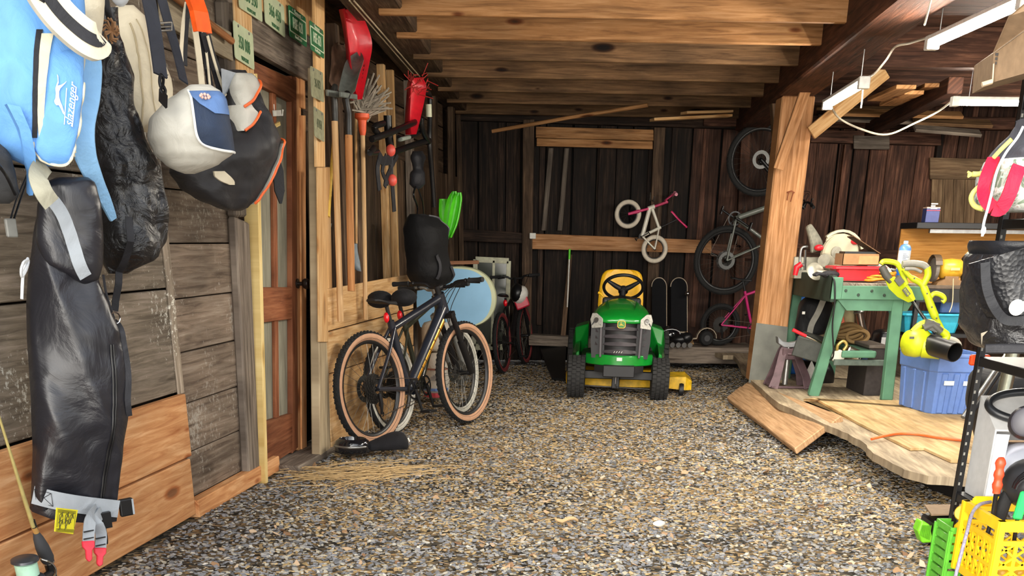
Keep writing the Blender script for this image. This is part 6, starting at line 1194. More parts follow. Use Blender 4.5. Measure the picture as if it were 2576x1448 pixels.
m.build('small_print', plain('print_grey2', '#6f7a8c', rough=.6), t)
cord('hanging_cord', [at(2094, 696, 8.78), at(2100, 712, 8.76), at(2100, 760, 8.76), at(2094, 820, 8.78), at(2097, 890, 8.8), at(2088, 905, 8.86)], .007, 'thin dark cord hanging down the front of the green workbench', M_BLKP, n=6)
# gear under the bench
t = thing('blue_cooler', 'blue cooler with a white lid half hidden behind the timber post', 'cooler', (2.72, 10.6, .18)); a, b = at(1958, 925, 10.55), at(2062, 738, 10.55); m = MB(); m.box((a.x, 10.45, .18), (b.x, 10.85, b.z - .01)); m.build('body', plain('cooler_blue', '#2168c0', rough=.35), t, bevel=.025, seg=3); m = MB(); m.box((a.x - .01, 10.43, b.z - .01), (b.x + .01, 10.87, b.z + .045)); m.build('lid', plain('cooler_white', '#d5d2c4', rough=.4), t, bevel=.015, seg=2); m = MB(); m.box((a.x + .2, 10.44, .6), (b.x - .06, 10.46, .68)); m.build('handle', plain('cooler_deep', '#123f86', rough=.4), t, bevel=.006)
def blob(name, label, cat, rows, yy, mat, amp=.012, part='body', parent=None, depth=.12, fr=6):
    t = parent or thing(name, label, cat, at((rows[-1][1] + rows[-1][2]) / 2, rows[-1][0], yy)); P = curve([V(r) for r in rows], 4); rings = []
    for j, r in enumerate(P):
        a, b = at(r.y, r.x, yy), at(r.z, r.x, yy); c, w = (a + b) / 2, (b.x - a.x) / 2; ring = []; e = min(1, min(j, len(P) - 1 - j) / 3 * .7 + .3)
        for k in range(20):
            q = 2 * pi * k / 20; cx, sx_ = cos(q), sin(q); p = c + V((w * (abs(cx) ** .75) * (1 if cx > 0 else -1), depth * e * (abs(sx_) ** .75) * (1 if sx_ > 0 else -1), 0)); ring.append(p + V((0, -1, 0)) * amp * noise.noise(p * fr) + V((1, 0, 0)) * amp * .6 * noise.noise(p * fr + V((4, 4, 4))))
        rings.append(ring)
    m = MB(); m.loft(rings); o = m.build(part, mat, t, smooth=70); return t, o
t, o = blob('black_backpack', 'black backpack with grey straps stuffed under the green workbench', 'backpack', [(745, 2030, 2075), (765, 2010, 2092), (800, 2003, 2090), (830, 2000, 2075), (850, 2004, 2060)], 9.75, fabric('pack_black', '#0c0c0e'), amp=.03)
m = MB(); m.strap(curve(P3([(2072, 752), (2058, 785), (2042, 815), (2036, 840)], 9.6), 4), .05, .008, V((0, -1, 0))); m.build('strap', plain('strap_grey', '#8d8a80', rough=.7), t, smooth=50); m = MB(); m.box(at(2018, 790, 9.6), at(2025, 783, 9.61)); m.build('white_logo', M_WHITE, t)
t = thing('tool_tray', 'dark grey tilted tool tray under the left side of the workbench', 'tray', at(2040, 900, 9.3)); a, b = at(2006, 862, 9.3), at(2088, 886, 9.2); m = MB(); m.board(a, b, .16, .3, V((0, 1, .15)), 1); m.build('box', plain('tray_dark', '#3a3d38', rough=.6, var=.2), t, bevel=.008)
t = thing('hatchet', 'hatchet with a red grip lying on the dark tool tray', 'hatchet', at(2040, 850, 9.05)); m = MB(); m.tube(P3([(1994, 829), (2028, 845)], 9.05), [.014, .012], 8); m.build('grip', REDP, t, smooth=60); m = MB(); m.tube(P3([(2028, 845), (2072, 864)], 9.05), .009, 8); m.build('shaft', M_CHROME, t, smooth=60)
t = thing('rope_coil', 'coil of thick brown rope on the lower shelf of the workbench', 'rope', at(2130, 880, 9.5)); m = MB(); c = at(2128, 866, 9.5); c.z = .6
for k in range(6): r_ = .13 - .006 * k; m.tube([c + V((r_ * cos(a) * 1.05, r_ * .8 * sin(a) - .02 * k + .05, -.03 + .022 * k + .02 * sin(a * 2 + k))) for a in [j * 2 * pi / 40 for j in range(40)]], .016, 8, True)
for k in range(3): m.tube([c + V((.06 + .09 * cos(a), -.1 + .02 * k, .01 + .05 * sin(a))) for a in [j * 2 * pi / 24 for j in range(24)]], .016, 8, True)
m.build('rope', wood('rope_tan', '#6f5434', '#a08052', '#bf9f70', knots=0, grain=4), t, smooth=70)
blob('rolled_mat', 'tan rolled mat behind the tool tray under the workbench', 'mat', [(836, 2040, 2075), (845, 2032, 2100), (862, 2036, 2104), (872, 2050, 2090)], 9.75, fabric('mat_tan', '#85745a', rough=.8), amp=.01)
t = thing('chain_hoist', 'small chrome winch with a brass hook on the lower bench shelf', 'winch', at(2115, 905, 8.98)); c = at(2108, 896, 8.96); m = MB(); m.lathe([(0, -.03), (.05, -.03), (.055, -.02), (.055, .02), (.05, .03), (0, .03)], c, V((-.2, -1, .1)), 24); m.build('drum', plain('zinc_pale', '#aca99a', rough=.4, metal=.4), t, smooth=40); m = MB(); m.tube(curve([c + V((-.02, -.02, .05)), c + V((-.02, -.03, .09)), c + V((.02, -.03, .12)), c + V((.05, -.03, .09)), c + V((.03, -.03, .05))], 5), .013, 8); m.build('hook', plain('brass_pale', '#c2a860', rough=.35, metal=.6), t, smooth=60); m = MB(); m.obox(c + V((.12, .0, .02)), (V((.9, -.1, -.35)), EY, V((.35, 0, .9))), (.07, .05, .045)); m.tube([c + V((.06, -.05, .03)), c + V((.16, -.055, -.01))], .02, 10); m.build('motor', M_CHROME, t, bevel=.015, seg=2); m = MB(); m.obox(c + V((.2, .0, -.02)), (V((.9, -.1, -.35)), EY, V((.35, 0, .9))), (.025, .045, .035)); m.build('blue_end', plain('cap_blue', '#29406f', rough=.4), t, bevel=.006)
t = thing('exhaust_pipe', 'shiny bent steel exhaust pipe leaning at the back of the lower bench shelf', 'pipe', at(2190, 880, 10.0)); m = MB(); m.tube(curve(P3([(2150, 745), (2158, 775), (2166, 820), (2178, 850), (2190, 884)], 10.0), 5), .037, 14); m.build('pipe', plain('pipe_steel', '#8f8378', rough=.22, metal=.9, var=.3, scale=12), t, smooth=70)
m = MB()
for y_, x_ in ((768, 2156), (776, 2158), (784, 2160)): m.lathe([(.045, -.01), (.052, 0), (.045, .01)], at(x_, y_, 10.0), V((.25, 0, -1)), 14)
m.build('clamp_rings', M_STEEL, t, smooth=60)
blob('camo_bag', 'mottled camouflage bag standing behind the front left bench leg', 'bag', [(755, 2106, 2134), (775, 2102, 2146), (810, 2104, 2146), (838, 2108, 2140), (842, 2115, 2135)], 10.1, plain('camo', '#8a8262', rough=.85, var=.5, scale=9))
t = thing('traffic_cone', 'small faded orange traffic cone under the workbench', 'cone', at(2112, 845, 9.95)); c = at(2110, 842, 9.95); m = MB(); m.lathe([(.012, .16), (.02, .155), (.075, .01), (.075, 0)], c, UP, 18); m.build('cone', plain('cone_orange', '#d8674a', rough=.6), t, smooth=50); m = MB(); m.box(c + V((-.1, -.1, -.015)), c + V((.1, .1, 0))); m.build('base', plain('cone_orange', '#d8674a'), t)
t, o = blob('black_compressor', 'black corded machine behind the right front leg of the workbench', 'compressor', [(828, 2212, 2232), (838, 2200, 2245), (865, 2194, 2248), (886, 2196, 2246)], 9.9, M_BLKP, amp=.02); m = MB(); m.box(at(2215, 872, 9.76), at(2228, 848, 9.77)); m.build('rating_label', M_STEEL, t)
t = thing('black_crate', 'dark wooden box standing on the platform under the workbench', 'box', (2.95, 9.15, .18)); a, b = at(2150, 905, 9.25), at(2222, 905, 9.1); m = MB(); m.box((a.x + .03, 9.0, .18), (b.x - .02, 9.5, .55)); m.build('box', plain('crate_dark', '#332d2c', rough=.6, var=.3), t, bevel=.004); m = MB(); m.box((a.x + .02, 8.98, .55), (b.x - .01, 9.52, .575), 1); m.build('lid', plain('crate_lid', '#5a5048', rough=.7, var=.2), t, bevel=.004)
blob('bin_bag', 'black bin bag slumped behind the jack stand under the bench', 'bag', [(905, 2010, 2080), (930, 2004, 2092), (962, 2006, 2094), (975, 2015, 2085)], 9.9, plain('bin_bag', '#0f0f11', rough=.35), amp=.03)
m = MB(); m.prism(P3([(2042, 905), (2050, 925), (2038, 958), (2026, 940)], 9.62), V((0, .004, 0))); tag(m.build('paper_scrap', M_WHITE), 'white paper scrap on the black bag under the bench', 'paper')
# jack stand
t = thing('jack_stand', 'rusty maroon jack stand with a grey saddle beside the timber post', 'jack stand', at(1975, 965, 9.5)); MR = plain('jack_maroon', '#5c474b', rough=.6, var=.3, scale=15, metal=.2); c = at(1982, 962, 9.5); z0 = .182; tp = at(1984, 872, 9.5)
for sx_, sy_ in ((-1, -1), (1, -1), (1, 1), (-1, 1)):
    m = MB(); m.strap([V((c.x + sx_ * .15, 9.5 + sy_ * .12, z0)), V((c.x + sx_ * .12, 9.5 + sy_ * .1, z0 + .1)), V((tp.x + sx_ * .05, 9.5 + sy_ * .04, z0 + .3)), V((tp.x + sx_ * .035, 9.5 + sy_ * .035, tp.z))], [.085, .07, .065, .06], .012, V((sx_ * .3, sy_, .2))); m.build('leg', MR, t, bevel=.003)
m = MB(); m.box((tp.x - .06, 9.44, tp.z - .1), (tp.x + .06, 9.56, tp.z - .01)); m.box((c.x - .17, 9.37, z0), (c.x + .17, 9.395, z0 + .02)); m.box((c.x - .17, 9.37, z0), (c.x - .145, 9.63, z0 + .02)); m.build('collar', MR, t, bevel=.006)
m = MB(); m.tube([V((tp.x, 9.5, z0 + .02)), V((tp.x, 9.5, tp.z + .03))], .025, 12); m.build('ratchet_post', M_STEEL, t, smooth=60)
m = MB(); m.loft([[V((tp.x + x, yy_, tp.z + z)) for x, z in ((-.11, .085), (-.06, .045), (0, .035), (.06, .045), (.11, .085), (.1, .03), (.05, .0), (-.05, .0), (-.1, .03))] for yy_ in (9.45, 9.55)]); m.build('saddle', plain('saddle_grey', '#8d8f92', rough=.5, metal=.4), t, bevel=.005)
m = MB(); m.tube([V((tp.x - .02, 9.42, tp.z - .05)), V((tp.x + .1, 9.4, tp.z - .055)), V((tp.x + .14, 9.4, tp.z - .05))], .011, 8); m.build('lever', MR, t, smooth=60)
# blue tote
BT = plain('tote_blue', '#5876b2', rough=.45, var=.06)
t = thing('storage_tote', 'blue plastic storage tote standing at the front of the platform', 'storage bin', (3.08, 8.1, .2)); bs = [V((2.90, 8.36, .2)), V((2.955, 7.94, .2)), V((2.99, 7.88, .2)), V((3.25, 7.86, .2)), V((3.29, 7.9, .2)), V((3.26, 8.4, .2)), V((2.94, 8.42, .2))]; cb_ = sum(bs, V((0, 0, 0))) / 7
def rg(s, z): return [V((cb_.x + (p.x - cb_.x) * s, cb_.y + (p.y - cb_.y) * s, z)) for p in bs]
m = MB(); m.loft([rg(.95, .2), rg(1.05, .49), rg(1.09, .495), rg(1.12, .59), rg(1.15, .595), rg(1.15, .615), rg(1.06, .615), rg(.9, .23)]); bo = m.build('body', BT, t, bevel=.006, seg=2)
for (i, j), qs in (((0, 1), (.15, .5, .85)), ((2, 3), (.2, .5, .8))):
    for q in qs: m = MB(); a, b = rg(.955, .205)[i].lerp(rg(.955, .205)[j], q), rg(1.045, .485)[i].lerp(rg(1.045, .485)[j], q); n_ = (bs[j] - bs[i]).cross(UP); m.board(a, b, .045, .02, n_); m.build('rib', BT, bo, bevel=.006)
for q, w in ((.3, .07), (.75, .045)): m = MB(); o = rg(1.03, .42)[2].lerp(rg(1.03, .42)[3], q) + V((0, -.02, 0)); m.box(o + V((-w / 2, -.004, -.015)), o + V((w / 2, 0, .015))); m.build('sticker', M_WHITE, bo)
# leaf blower on the tote
LM = plain('tool_lime', '#b4c11a', rough=.42, var=.06); GT = plain('tool_grey2', '#4c4b46', rough=.5)
t = thing('leaf_blower', 'lime green leaf blower with a wide black nozzle lying on the blue tote', 'leaf blower', (3.1, 7.95, .62)); y = 7.9; c = at(2306, 862, y)
m = MB(); m.lathe([(0, -.1), (.05, -.1), (.088, -.07), (.098, 0), (.088, .06), (.05, .09), (0, .09)], c, V((.5, -.8, .1)), 24); m.lathe([(.075, .02), (.07, .14)], c + V((.02, -.03, -.02)), V((.9, -.4, -.08)), 18); bo = m.build('housing', LM, t, smooth=50)
m = MB(); m.tube(curve(P3([(2296, 835), (2315, 818), (2340, 812), (2365, 830), (2382, 845), (2366, 862), (2338, 868)], y), 5), .026, 10); m.build('handle', LM, t, smooth=60)
m = MB(); m.tube(P3([(2322, 826), (2345, 816), (2366, 834)], y - .03), .028, 10); m.obox(at(2340, 818, y - .01), (V((.9, 0, -.3)), EY, V((.3, 0, .9))), (.05, .04, .03)); m.build('grip', GT, t, smooth=50)
m = MB(); a, b = at(2335, 866, y - .04), at(2402, 886, y - .3); m.tube([a, a.lerp(b, .5), b], [.066, .066, .064], 20, caps=False); dd = (b - a).normalized(); m.lathe([(.064, 0), (.058, 0), (.052, -.2), (0, -.22)], b, dd, 20); m.build('nozzle', M_BLKP, t, smooth=50)
m = MB(); m.text('18V', basis((b - a).normalized(), UP, V((0, -1, 0)), at(2312, 852, y - .12)), .03, .002) if 0 else m.box(at(2288, 852, y - .1), at(2300, 846, y - .095)); m.build('badge', GT, bo)
# long lime tools leaning on the bench
t = thing('string_trimmer', 'lime green string trimmer with a loop handle leaning on the bench corner', 'string trimmer', (3.2, 8.35, .6)); y = 8.55
m = MB(); m.tube(curve(P3([(2216, 664), (2224, 657), (2250, 660), (2262, 670), (2272, 694), (2280, 715)], y), 5), .019, 10); m.loft([[p + V((.0, -.035, 0)) * s for s in (1,)] + [p + q for q in (V((w, 0, w * .5)), V((0, .035, 0)), V((-w, 0, -w * .5)))] for p, w in ((at(2238, 700, y), .03), (at(2256, 716, y), .055), (at(2276, 738, y), .05), (at(2294, 756, y), .025))]); m.build('body', LM, t, smooth=35)
m = MB(); m.tube(P3([(2218, 670), (2228, 690), (2242, 708)], y), [.026, .03, .024], 10); m.obox(at(2260, 706, y - .02), (V((.7, 0, -.7)), EY, V((.7, 0, .7))), (.03, .03, .025)); m.build('grip', GT, t, smooth=60)
m = MB(); m.tube([at(2294, 756, y), at(2352, 838, y - .25)], .0115, 10); m.build('shaft', M_BLACK, t, smooth=60)
m = MB(); o = at(2280, 734, y - .052); m.obox(o, (V((.68, 0, -.72)), V((.72, 0, .68)), V((0, -1, 0))), (.032, .016, .004)); m.build('name_plate', GT, t)
m = MB(); m.text('RYOBI', basis(V((.68, 0, -.72)), V((.72, 0, .68)), V((0, -1, 0)), o + V((0, -.006, 0))), .02, .0008); m.build('lettering', LM, t)
t = thing('pole_pruner', 'lime green pole tool with grey handle and hooked side arm, right of the trimmer', 'garden tool', (3.35, 8.3, .6)); y = 8.5
m = MB(); m.tube(curve(P3([(2272, 676), (2290, 696), (2318, 714), (2332, 742), (2340, 765), (2352, 795), (2368, 826)], y), 5), [.016] * 6 + [.022] * 6 + [.028] * 8 + [.03] * 6 + [.022] * 5, 10); m.tube(curve(P3([(2332, 672), (2334, 692), (2322, 716)], y), 4), .026, 10); m.tube(curve(P3([(2338, 752), (2350, 738), (2368, 742), (2376, 752), (2370, 760)], y), 5), .018, 10); m.build('arm', LM, t, smooth=60)
m = MB(); m.tube(curve(P3([(2270, 664), (2296, 662), (2322, 666), (2332, 674)], y), 4), .024, 10); m.tube(curve(P3([(2276, 676), (2300, 676), (2318, 684)], y - .02), 4), .012, 8); m.build('grip', plain('tool_grey3', '#85837a', rough=.5), t, smooth=60)
for a in ((2300, 700), (2332, 738), (2344, 772), (2356, 800), (2371, 753)): m = MB(); m.lathe([(.006, 0), (.006, .004), (0, .004)], at(a[0], a[1], y - .028), V((0, -1, 0)), 8); m.build('screw', GT, t)
# black bench at the back right with plywood back, upper shelf, grinder
t = thing('back_workbench', 'black metal workbench with a plywood back and an upper shelf against the rear wall', 'workbench', (4.2, 10.4, .18)); y0, y1 = 10.15, 10.75; X0, X1 = at(2308, 720, y0).x, 5.6
tz = at(2400, 718, y0).z; sz = at(2380, 560, 10.35).z
m = MB(); m.box((X0, y0, tz - .03), (X1, y1, tz), 0); m.build('bench_top', plain('bench_top_dark', '#57493c', rough=.7, var=.3), t, bevel=.004)
m = MB(); m.box((X0, y0 - .02, tz - .14), (X1, y0 + .02, tz - .03)); m.build('front_rail', M_BLACK, t)
m = MB(); m.box((X0 - .02, y1 - .02, tz), (X1, y1, sz), 0); m.build('plywood_back', wood('ply_orange', '#a86f30', '#cf9247', '#dca55e', knots=.1, stain=.2), t)
m = MB(); m.box((X0 - .03, 10.3, sz - .05), (X1, y1, sz), 0); m.build('upper_shelf', M_BLACK, t, bevel=.004)
m = MB(); m.box((X0 + .1, 10.32, sz - .085), (X1, 10.36, sz - .055)); m.build('strip_lamp', M_STEEL, t)
for xx in (X0, X1 - .04):
    for yy in (y0, y1 - .04):
        m = MB(); m.box((xx, yy, .18), (xx + .04, yy + .004, tz)); m.box((xx, yy, .18), (xx + .004, yy + .04, tz)); m.build('leg', M_BLACK, t)
for zz in (.58,): m = MB(); m.box((X0, y0, zz - .03), (X1, y1, zz)); m.build('lower_shelf', M_BLACK, t)
t = thing('fastener_box', 'small red and blue box on the black upper shelf', 'box', at(2342, 558, 10.45)); a, b = at(2322, 558, 10.45), at(2362, 515, 10.45); zz = sz + .002; m = MB(); m.box((a.x, 10.4, zz), (b.x, 10.5, b.z - .03)); bo = m.build('carton', plain('box_navy', '#39406f', rough=.5), t, bevel=.002); m = MB(); m.box((a.x - .001, 10.396, zz + .1), (b.x + .001, 10.4, b.z - .05)); m.build('red_panel', plain('box_red', '#d13a48', rough=.5), bo); m = MB(); m.box((a.x, 10.4, b.z - .03), (b.x, 10.5, b.z - .02)); m.build('pale_top', plain('box_pale', '#cfae9a', rough=.6), bo)
m = MB()
for k in range(3): m.box((a.x + .03, 10.392, zz + .11 + .018 * k), (b.x - .03 - .02 * (k % 2), 10.396, zz + .12 + .018 * k))
m.build('white_print', M_WHITE, bo)
t = thing('bench_grinder', 'yellow bench grinder on the black back workbench', 'grinder', at(2392, 715, 10.3)); y = 10.3; c = at(2391, 676, y); YG = plain('grinder_yellow', '#cf9f2e', rough=.35, var=.12)
m = MB(); m.lathe([(0, -.105), (.055, -.1), (.08, -.08), (.088, 0), (.08, .08), (.055, .1), (0, .105)], c, EX, 24); m.build('motor', YG, t, smooth=50); m = MB(); m.loft([[V((c.x + x * s, y + yy, z)) for x, yy in ((-1, -.07), (1, -.07), (1, .07), (-1, .07))] for s, z in ((.13, tz), (.12, tz + .02), (.06, tz + .05), (.06, c.z - .06))]); m.build('pedestal', plain('ped_brown', '#7a5c3c', rough=.6), t)
for s in (-1, 1): m = MB(); m.lathe([(0, -.02), (.09, -.02), (.1, -.015), (.1, .015), (.09, .02), (0, .02)], c + V((s * .145, 0, -.01)), EX, 24); wh = m.build('grinding_wheel', plain('wheel_grey', '#6b645c', rough=.7, var=.2), t, smooth=40); m = MB(); A = [.3 + .32 * k for k in range(9)]; m.strap([c + V((s * .145, .115 * cos(a), .115 * sin(a))) for a in A], .06, .006, [V((0, cos(a), sin(a))) for a in A]); m.build('wheel_guard', plain('guard_brown', '#4f3f2f', rough=.5), wh)
m = MB(); m.box(c + V((-.03, -.094, -.01)), c + V((.05, -.088, .012))); m.build('name_plate', plain('plate_gold', '#e2c77a', rough=.4), t)
t = thing('glue_bottle', 'slim pale bottle standing beside the bench grinder', 'bottle', at(2427, 712, 10.4)); c = V((at(2427, 690, 10.4).x, 10.4, tz)); m = MB(); m.lathe([(0, 0), (.03, 0), (.03, .14), (.012, .17), (.01, .21)], c, UP, 14); m.build('bottle', plain('bottle_tan', '#a58a62', rough=.4), t, smooth=50); m = MB(); m.lathe([(.012, .2), (.02, .21), (.016, .27), (0, .28)], c, UP, 12); m.build('cap', plain('cap_cream', '#dccb9c', rough=.5), t, smooth=50)
t = thing('teal_tub', 'bright teal plastic tub on the lower shelf of the back workbench', 'storage bin', at(2345, 835, 10.35)); a, b = at(2270, 835, 10.2), at(2425, 790, 10.2); m = MB(); tubshape(m, V(((a.x + b.x) / 2, 10.4, .582)), EX, EY, (b.x - a.x) / 2, .2, b.z - .58, .02, .86); m.build('tub', plain('tub_teal', '#2fa3bf', rough=.4), t, bevel=.004)
t = thing('clear_tub', 'translucent blue lidded bin stacked above the teal tub', 'storage bin', at(2390, 790, 10.4)); a2, b2 = at(2352, 795, 10.4), at(2432, 752, 10.4); m = MB(); tubshape(m, V(((a2.x + b2.x) / 2, 10.45, b.z + .004)), EX, EY, (b2.x - a2.x) / 2, .16, b2.z - b.z, .01, .94); m.build('tub', plain('tub_clear', '#5d7fb8', rough=.25, alpha=.85), t, bevel=.004); m = MB(); m.box((a2.x + .04, 10.36, b.z + .012), (b2.x - .04, 10.5, b.z + .05)); m.build('red_contents', REDP, t)
m = MB(); m.tube(curve([at(2398, 700, 10.1), at(2396, 760, 10.08), at(2388, 785, 10.05)], 5), .005, 5); tag(m.build('grinder_cord', plain('cord_tan', '#b9a684', rough=.6), smooth=60), 'thin tan cord hanging from the bench grinder', 'cord')
m = MB(); m.prism(P3([(2266, 755), (2292, 758), (2292, 768), (2266, 764)], 9.2), V((0, .01, 0))); tag(m.build('yellow_tag', plain('tag_amber', '#e6a81d', rough=.5)), 'small amber tag hanging behind the right bench leg', 'tag')
t = thing('round_sander', 'pale round power tool base behind the leaf blower', 'sander', (3.4, 8.2, .62)); c = at(2384, 868, 8.15); m = MB(); A = [.2 + .3 * k for k in range(10)]; m.tube([c + V((.09 * cos(a), 0, .065 * sin(a) - .02)) for a in A], .018, 8); m.build('rim', plain('tool_cream', '#b4ad9c', rough=.5), t, smooth=60); m = MB(); m.lathe([(.085, 0), (.0, .0)], c + V((0, .01, -.03)), V((0, -1, .3)), 20); m.build('pad', M_BLKP, t)
# loose plank bridging platform and gravel, orange cord on the platform
U1, D1, D0 = atZ(2117, 1044, .225), atZ(2000, 1132, .035), atZ(1829, 1002, .035)
n_ = (U1 - D1).cross(D0 - D1).normalized(); n_ = n_ if n_.z > 0 else -n_; U0 = onP(1884, 957, D1, n_)
t = thing('ramp_planks', 'ramp of two thick planks propped from the gravel up to the platform edge', 'ramp', (D0 + D1) / 2); RW = wood('ramp_fir', '#8f6c4a', '#b8916a', '#cfab84', knots=.1, stain=.15, grain=1.4)
for q0, q1, dz in ((0, .64, .012), (.645, 1, 0)):
    m = MB(); P = [D0.lerp(U0, q0), D1.lerp(U1, q0), D1.lerp(U1, q1), D0.lerp(U0, q1)]; m.prism([p + n_ * dz for p in P], n_ * -.045, 1.0 if q0 == 0 else .93); m.build('plank', RW, t, bevel=.006)
cord('extension_cord', [atZ(2192, 1104, .2), atZ(2225, 1096, .212), atZ(2262, 1090, .212), atZ(2310, 1092, .212), atZ(2360, 1100, .212), atZ(2420, 1107, .212)], .009, 'orange extension cord lying across the front of the platform', plain('cord_orange', '#d9622c', rough=.5))
# stray stone and leaf on the gravel
c = atZ(1658, 1324) + UP * .015; m = MB(); rnd = random.Random(4); m.ball(c, (.03, .022, .018), 10, 7); m.v = [tuple(V(p) + V((noise.noise(V(p) * 30), noise.noise(V(p) * 30 + V((3, 3, 3))), 0)) * .01) for p in m.v]; tag(m.build('white_stone', plain('quartz', '#e6e0d4', rough=.6), smooth=40), 'single white stone lying on the gravel near the bottom of the picture', 'stone')
c = atZ(1425, 1316) + UP * .012; m = MB(); m.loft([[c + V((x, w * q, .012 * q * q + .01 * sin(x * 60))) for q in (-1, -.5, 0, .5, 1)] + [c + V((x, w * q, .012 * q * q + .01 * sin(x * 60) - .002)) for q in (1, .5, 0, -.5, -1)] for x, w in ((-.06, .004), (-.045, .02), (-.02, .03), (.01, .028), (.035, .018), (.06, .003))]); tag(m.build('dry_leaf', plain('leaf_tan', '#c7a77c', rough=.8), smooth=60), 'large curled tan leaf lying left of the white stone', 'leaf')
# boards stored across the rafters at the right
for i, (x0, y0, x1, y1, yy, w, l) in enumerate(((2052, 268, 2330, 276, 12.6, .12, 'long grey board stored highest under the rear rafters'), (2060, 296, 2480, 312, 12.4, .1, 'long pale board stored lowest under the rear rafters'), (2090, 282, 2420, 290, 12.0, .12, 'long brown board stored in the middle of the rear rafters'), (2300, 304, 2493, 312, 12.2, .14, 'pale short board end over the tan shutter'), (2300, 322, 2466, 336, 12.1, .12, 'narrow board end hanging lowest over the tan shutter'))):
    a, b = at(x0, y0, yy), at(x1, y1, yy); m = MB(); m.board(a, b, w, .03, V((0, -.5, 1)), rt(.9, 1.3)); tag(m.build('stored_board', [W_JSD, W_GREY, W_JST][i % 3], bevel=.003), l, 'board', 'boards stored on the rear rafters')
for i, (x0, y0, x1, y1, yy, l) in enumerate(((2205, 250, 2280, 218, 10.6, 'reddish board end poking toward the camera between the tube lights'), (2235, 262, 2300, 232, 10.9, 'second reddish board end, behind the first, between the tube lights'), (2310, 232, 2352, 214, 10.8, 'short brown board end at the top of the dark rafter brace'))):
    a, b = at(x0, y0, yy), at(x1, y1, yy - .8); m = MB(); m.board(a, b, .16, .03, UP, 1.2); tag(m.build('stored_board', W_JST, bevel=.003), l, 'board', 'boards stored on the rear rafters')

for i, (a, b) in enumerate((((2196, 46), 7.4), ((2226, 20), 7.0), ((2240, -4), 6.7))):
    p = atX(a[0], a[1], bx(b) - .305); m = MB(); m.box((p.x - .012, p.y - .03, p.z - .02), (p.x, p.y + .03, p.z + .02)); tag(m.build('cable_clip', M_WHITE, bevel=.003), ['small white clip on the dark beam face, lowest of three', 'small white clip on the dark beam face, middle of three', 'small white clip on the dark beam face, highest of three'][i], 'clip', 'clips on the centre beam')
p = B(1340, 593, .14); m = MB(); m.box(p + V((-.035, -.03, -.03)), p + V((.035, .02, .03))); tag(m.build('white_block', M_WHITE, bevel=.004), 'small white block fixed at the left end of the orange wall rail', 'block')
# ================================================================ black metal shelf unit at the right edge
SX0, SX1, SY0, SY1 = 1.865, 2.33, 3.55, 4.54
t = thing('metal_shelf', 'black metal shelf unit with punched posts along the right edge of the picture', 'shelf unit', (2.1, 4.05, 0))
DOT = plain('punched_hole', '#a9a79e', rough=.6)
for xx, sx_ in ((SX0, 1), (SX1, -1)):
    for yy, sy_ in ((SY1, -1), (SY0, 1)):
        m = MB(); m.box((xx, min(yy, yy + .004 * sy_), 0), (xx + sx_ * .036, max(yy, yy + .004 * sy_), 2.05)); m.box((xx, min(yy, yy + sy_ * .036), 0), (xx + sx_ * .003, max(yy, yy + sy_ * .036), 2.05)); p = m.build('post', M_BLACK, t)
        if sy_ < 0:
            m = MB()
            for k in range(48): z = .05 + .042 * k; m.box((xx + sx_ * .011, yy - .006, z), (xx + sx_ * .023, yy - .003, z + .012))
            m.build('hole_pattern', DOT, p)
for z in (.09, .36, .91, 1.42, 1.83):
    m = MB(); m.box((SX0 + .004, 4.315 if z == .36 else SY0, z - .035), (SX1, SY1 - .006, z)); m.build('shelf', M_BLACK, t, bevel=.003)
def A(px, py, y): return atY(px, py, y)
# cardboard box on the top shelf
t = thing('cardboard_box', 'worn cardboard box on the top of the black shelf unit', 'box', (2.0, 4.2, 1.84)); CB2 = plain('cardboard2', '#8d7459', rough=.8, var=.15)
m = MB(); q = [A(2496, 205, 4.2), A(2640, 165, 4.2), A(2640, 20, 4.2), A(2502, 130, 4.2)]; m.prism([A(2494, 208, 4.3), A(2700, 150, 3.9), A(2700, -10, 3.9), A(2500, 133, 4.3)], V((.05, .3, 0))); m.build('carton', CB2, t)
m = MB(); m.prism([A(2500, 132, 4.29), A(2700, -12, 3.9), A(2700, -90, 3.9), A(2540, 40, 4.1)], V((0, .01, 0))); m.build('flap', CB2, t)
m = MB(); m.tube([A(2496, 205, 4.27), A(2470, 213, 4.27)], .008, 6); m.tube([A(2500, 160, 4.28), A(2497, 205, 4.28)], .003, 5); m.build('torn_edge', plain('card_light', '#c3ab8c', rough=.8), t)
m = MB()
for k in range(3): m.box(A(2503, 140 + 11 * k, 4.27) , A(2512 - 2 * k, 133 + 11 * k, 4.268))
m.build('printed_mark', plain('print_ink', '#2d2a28', rough=.7), t)
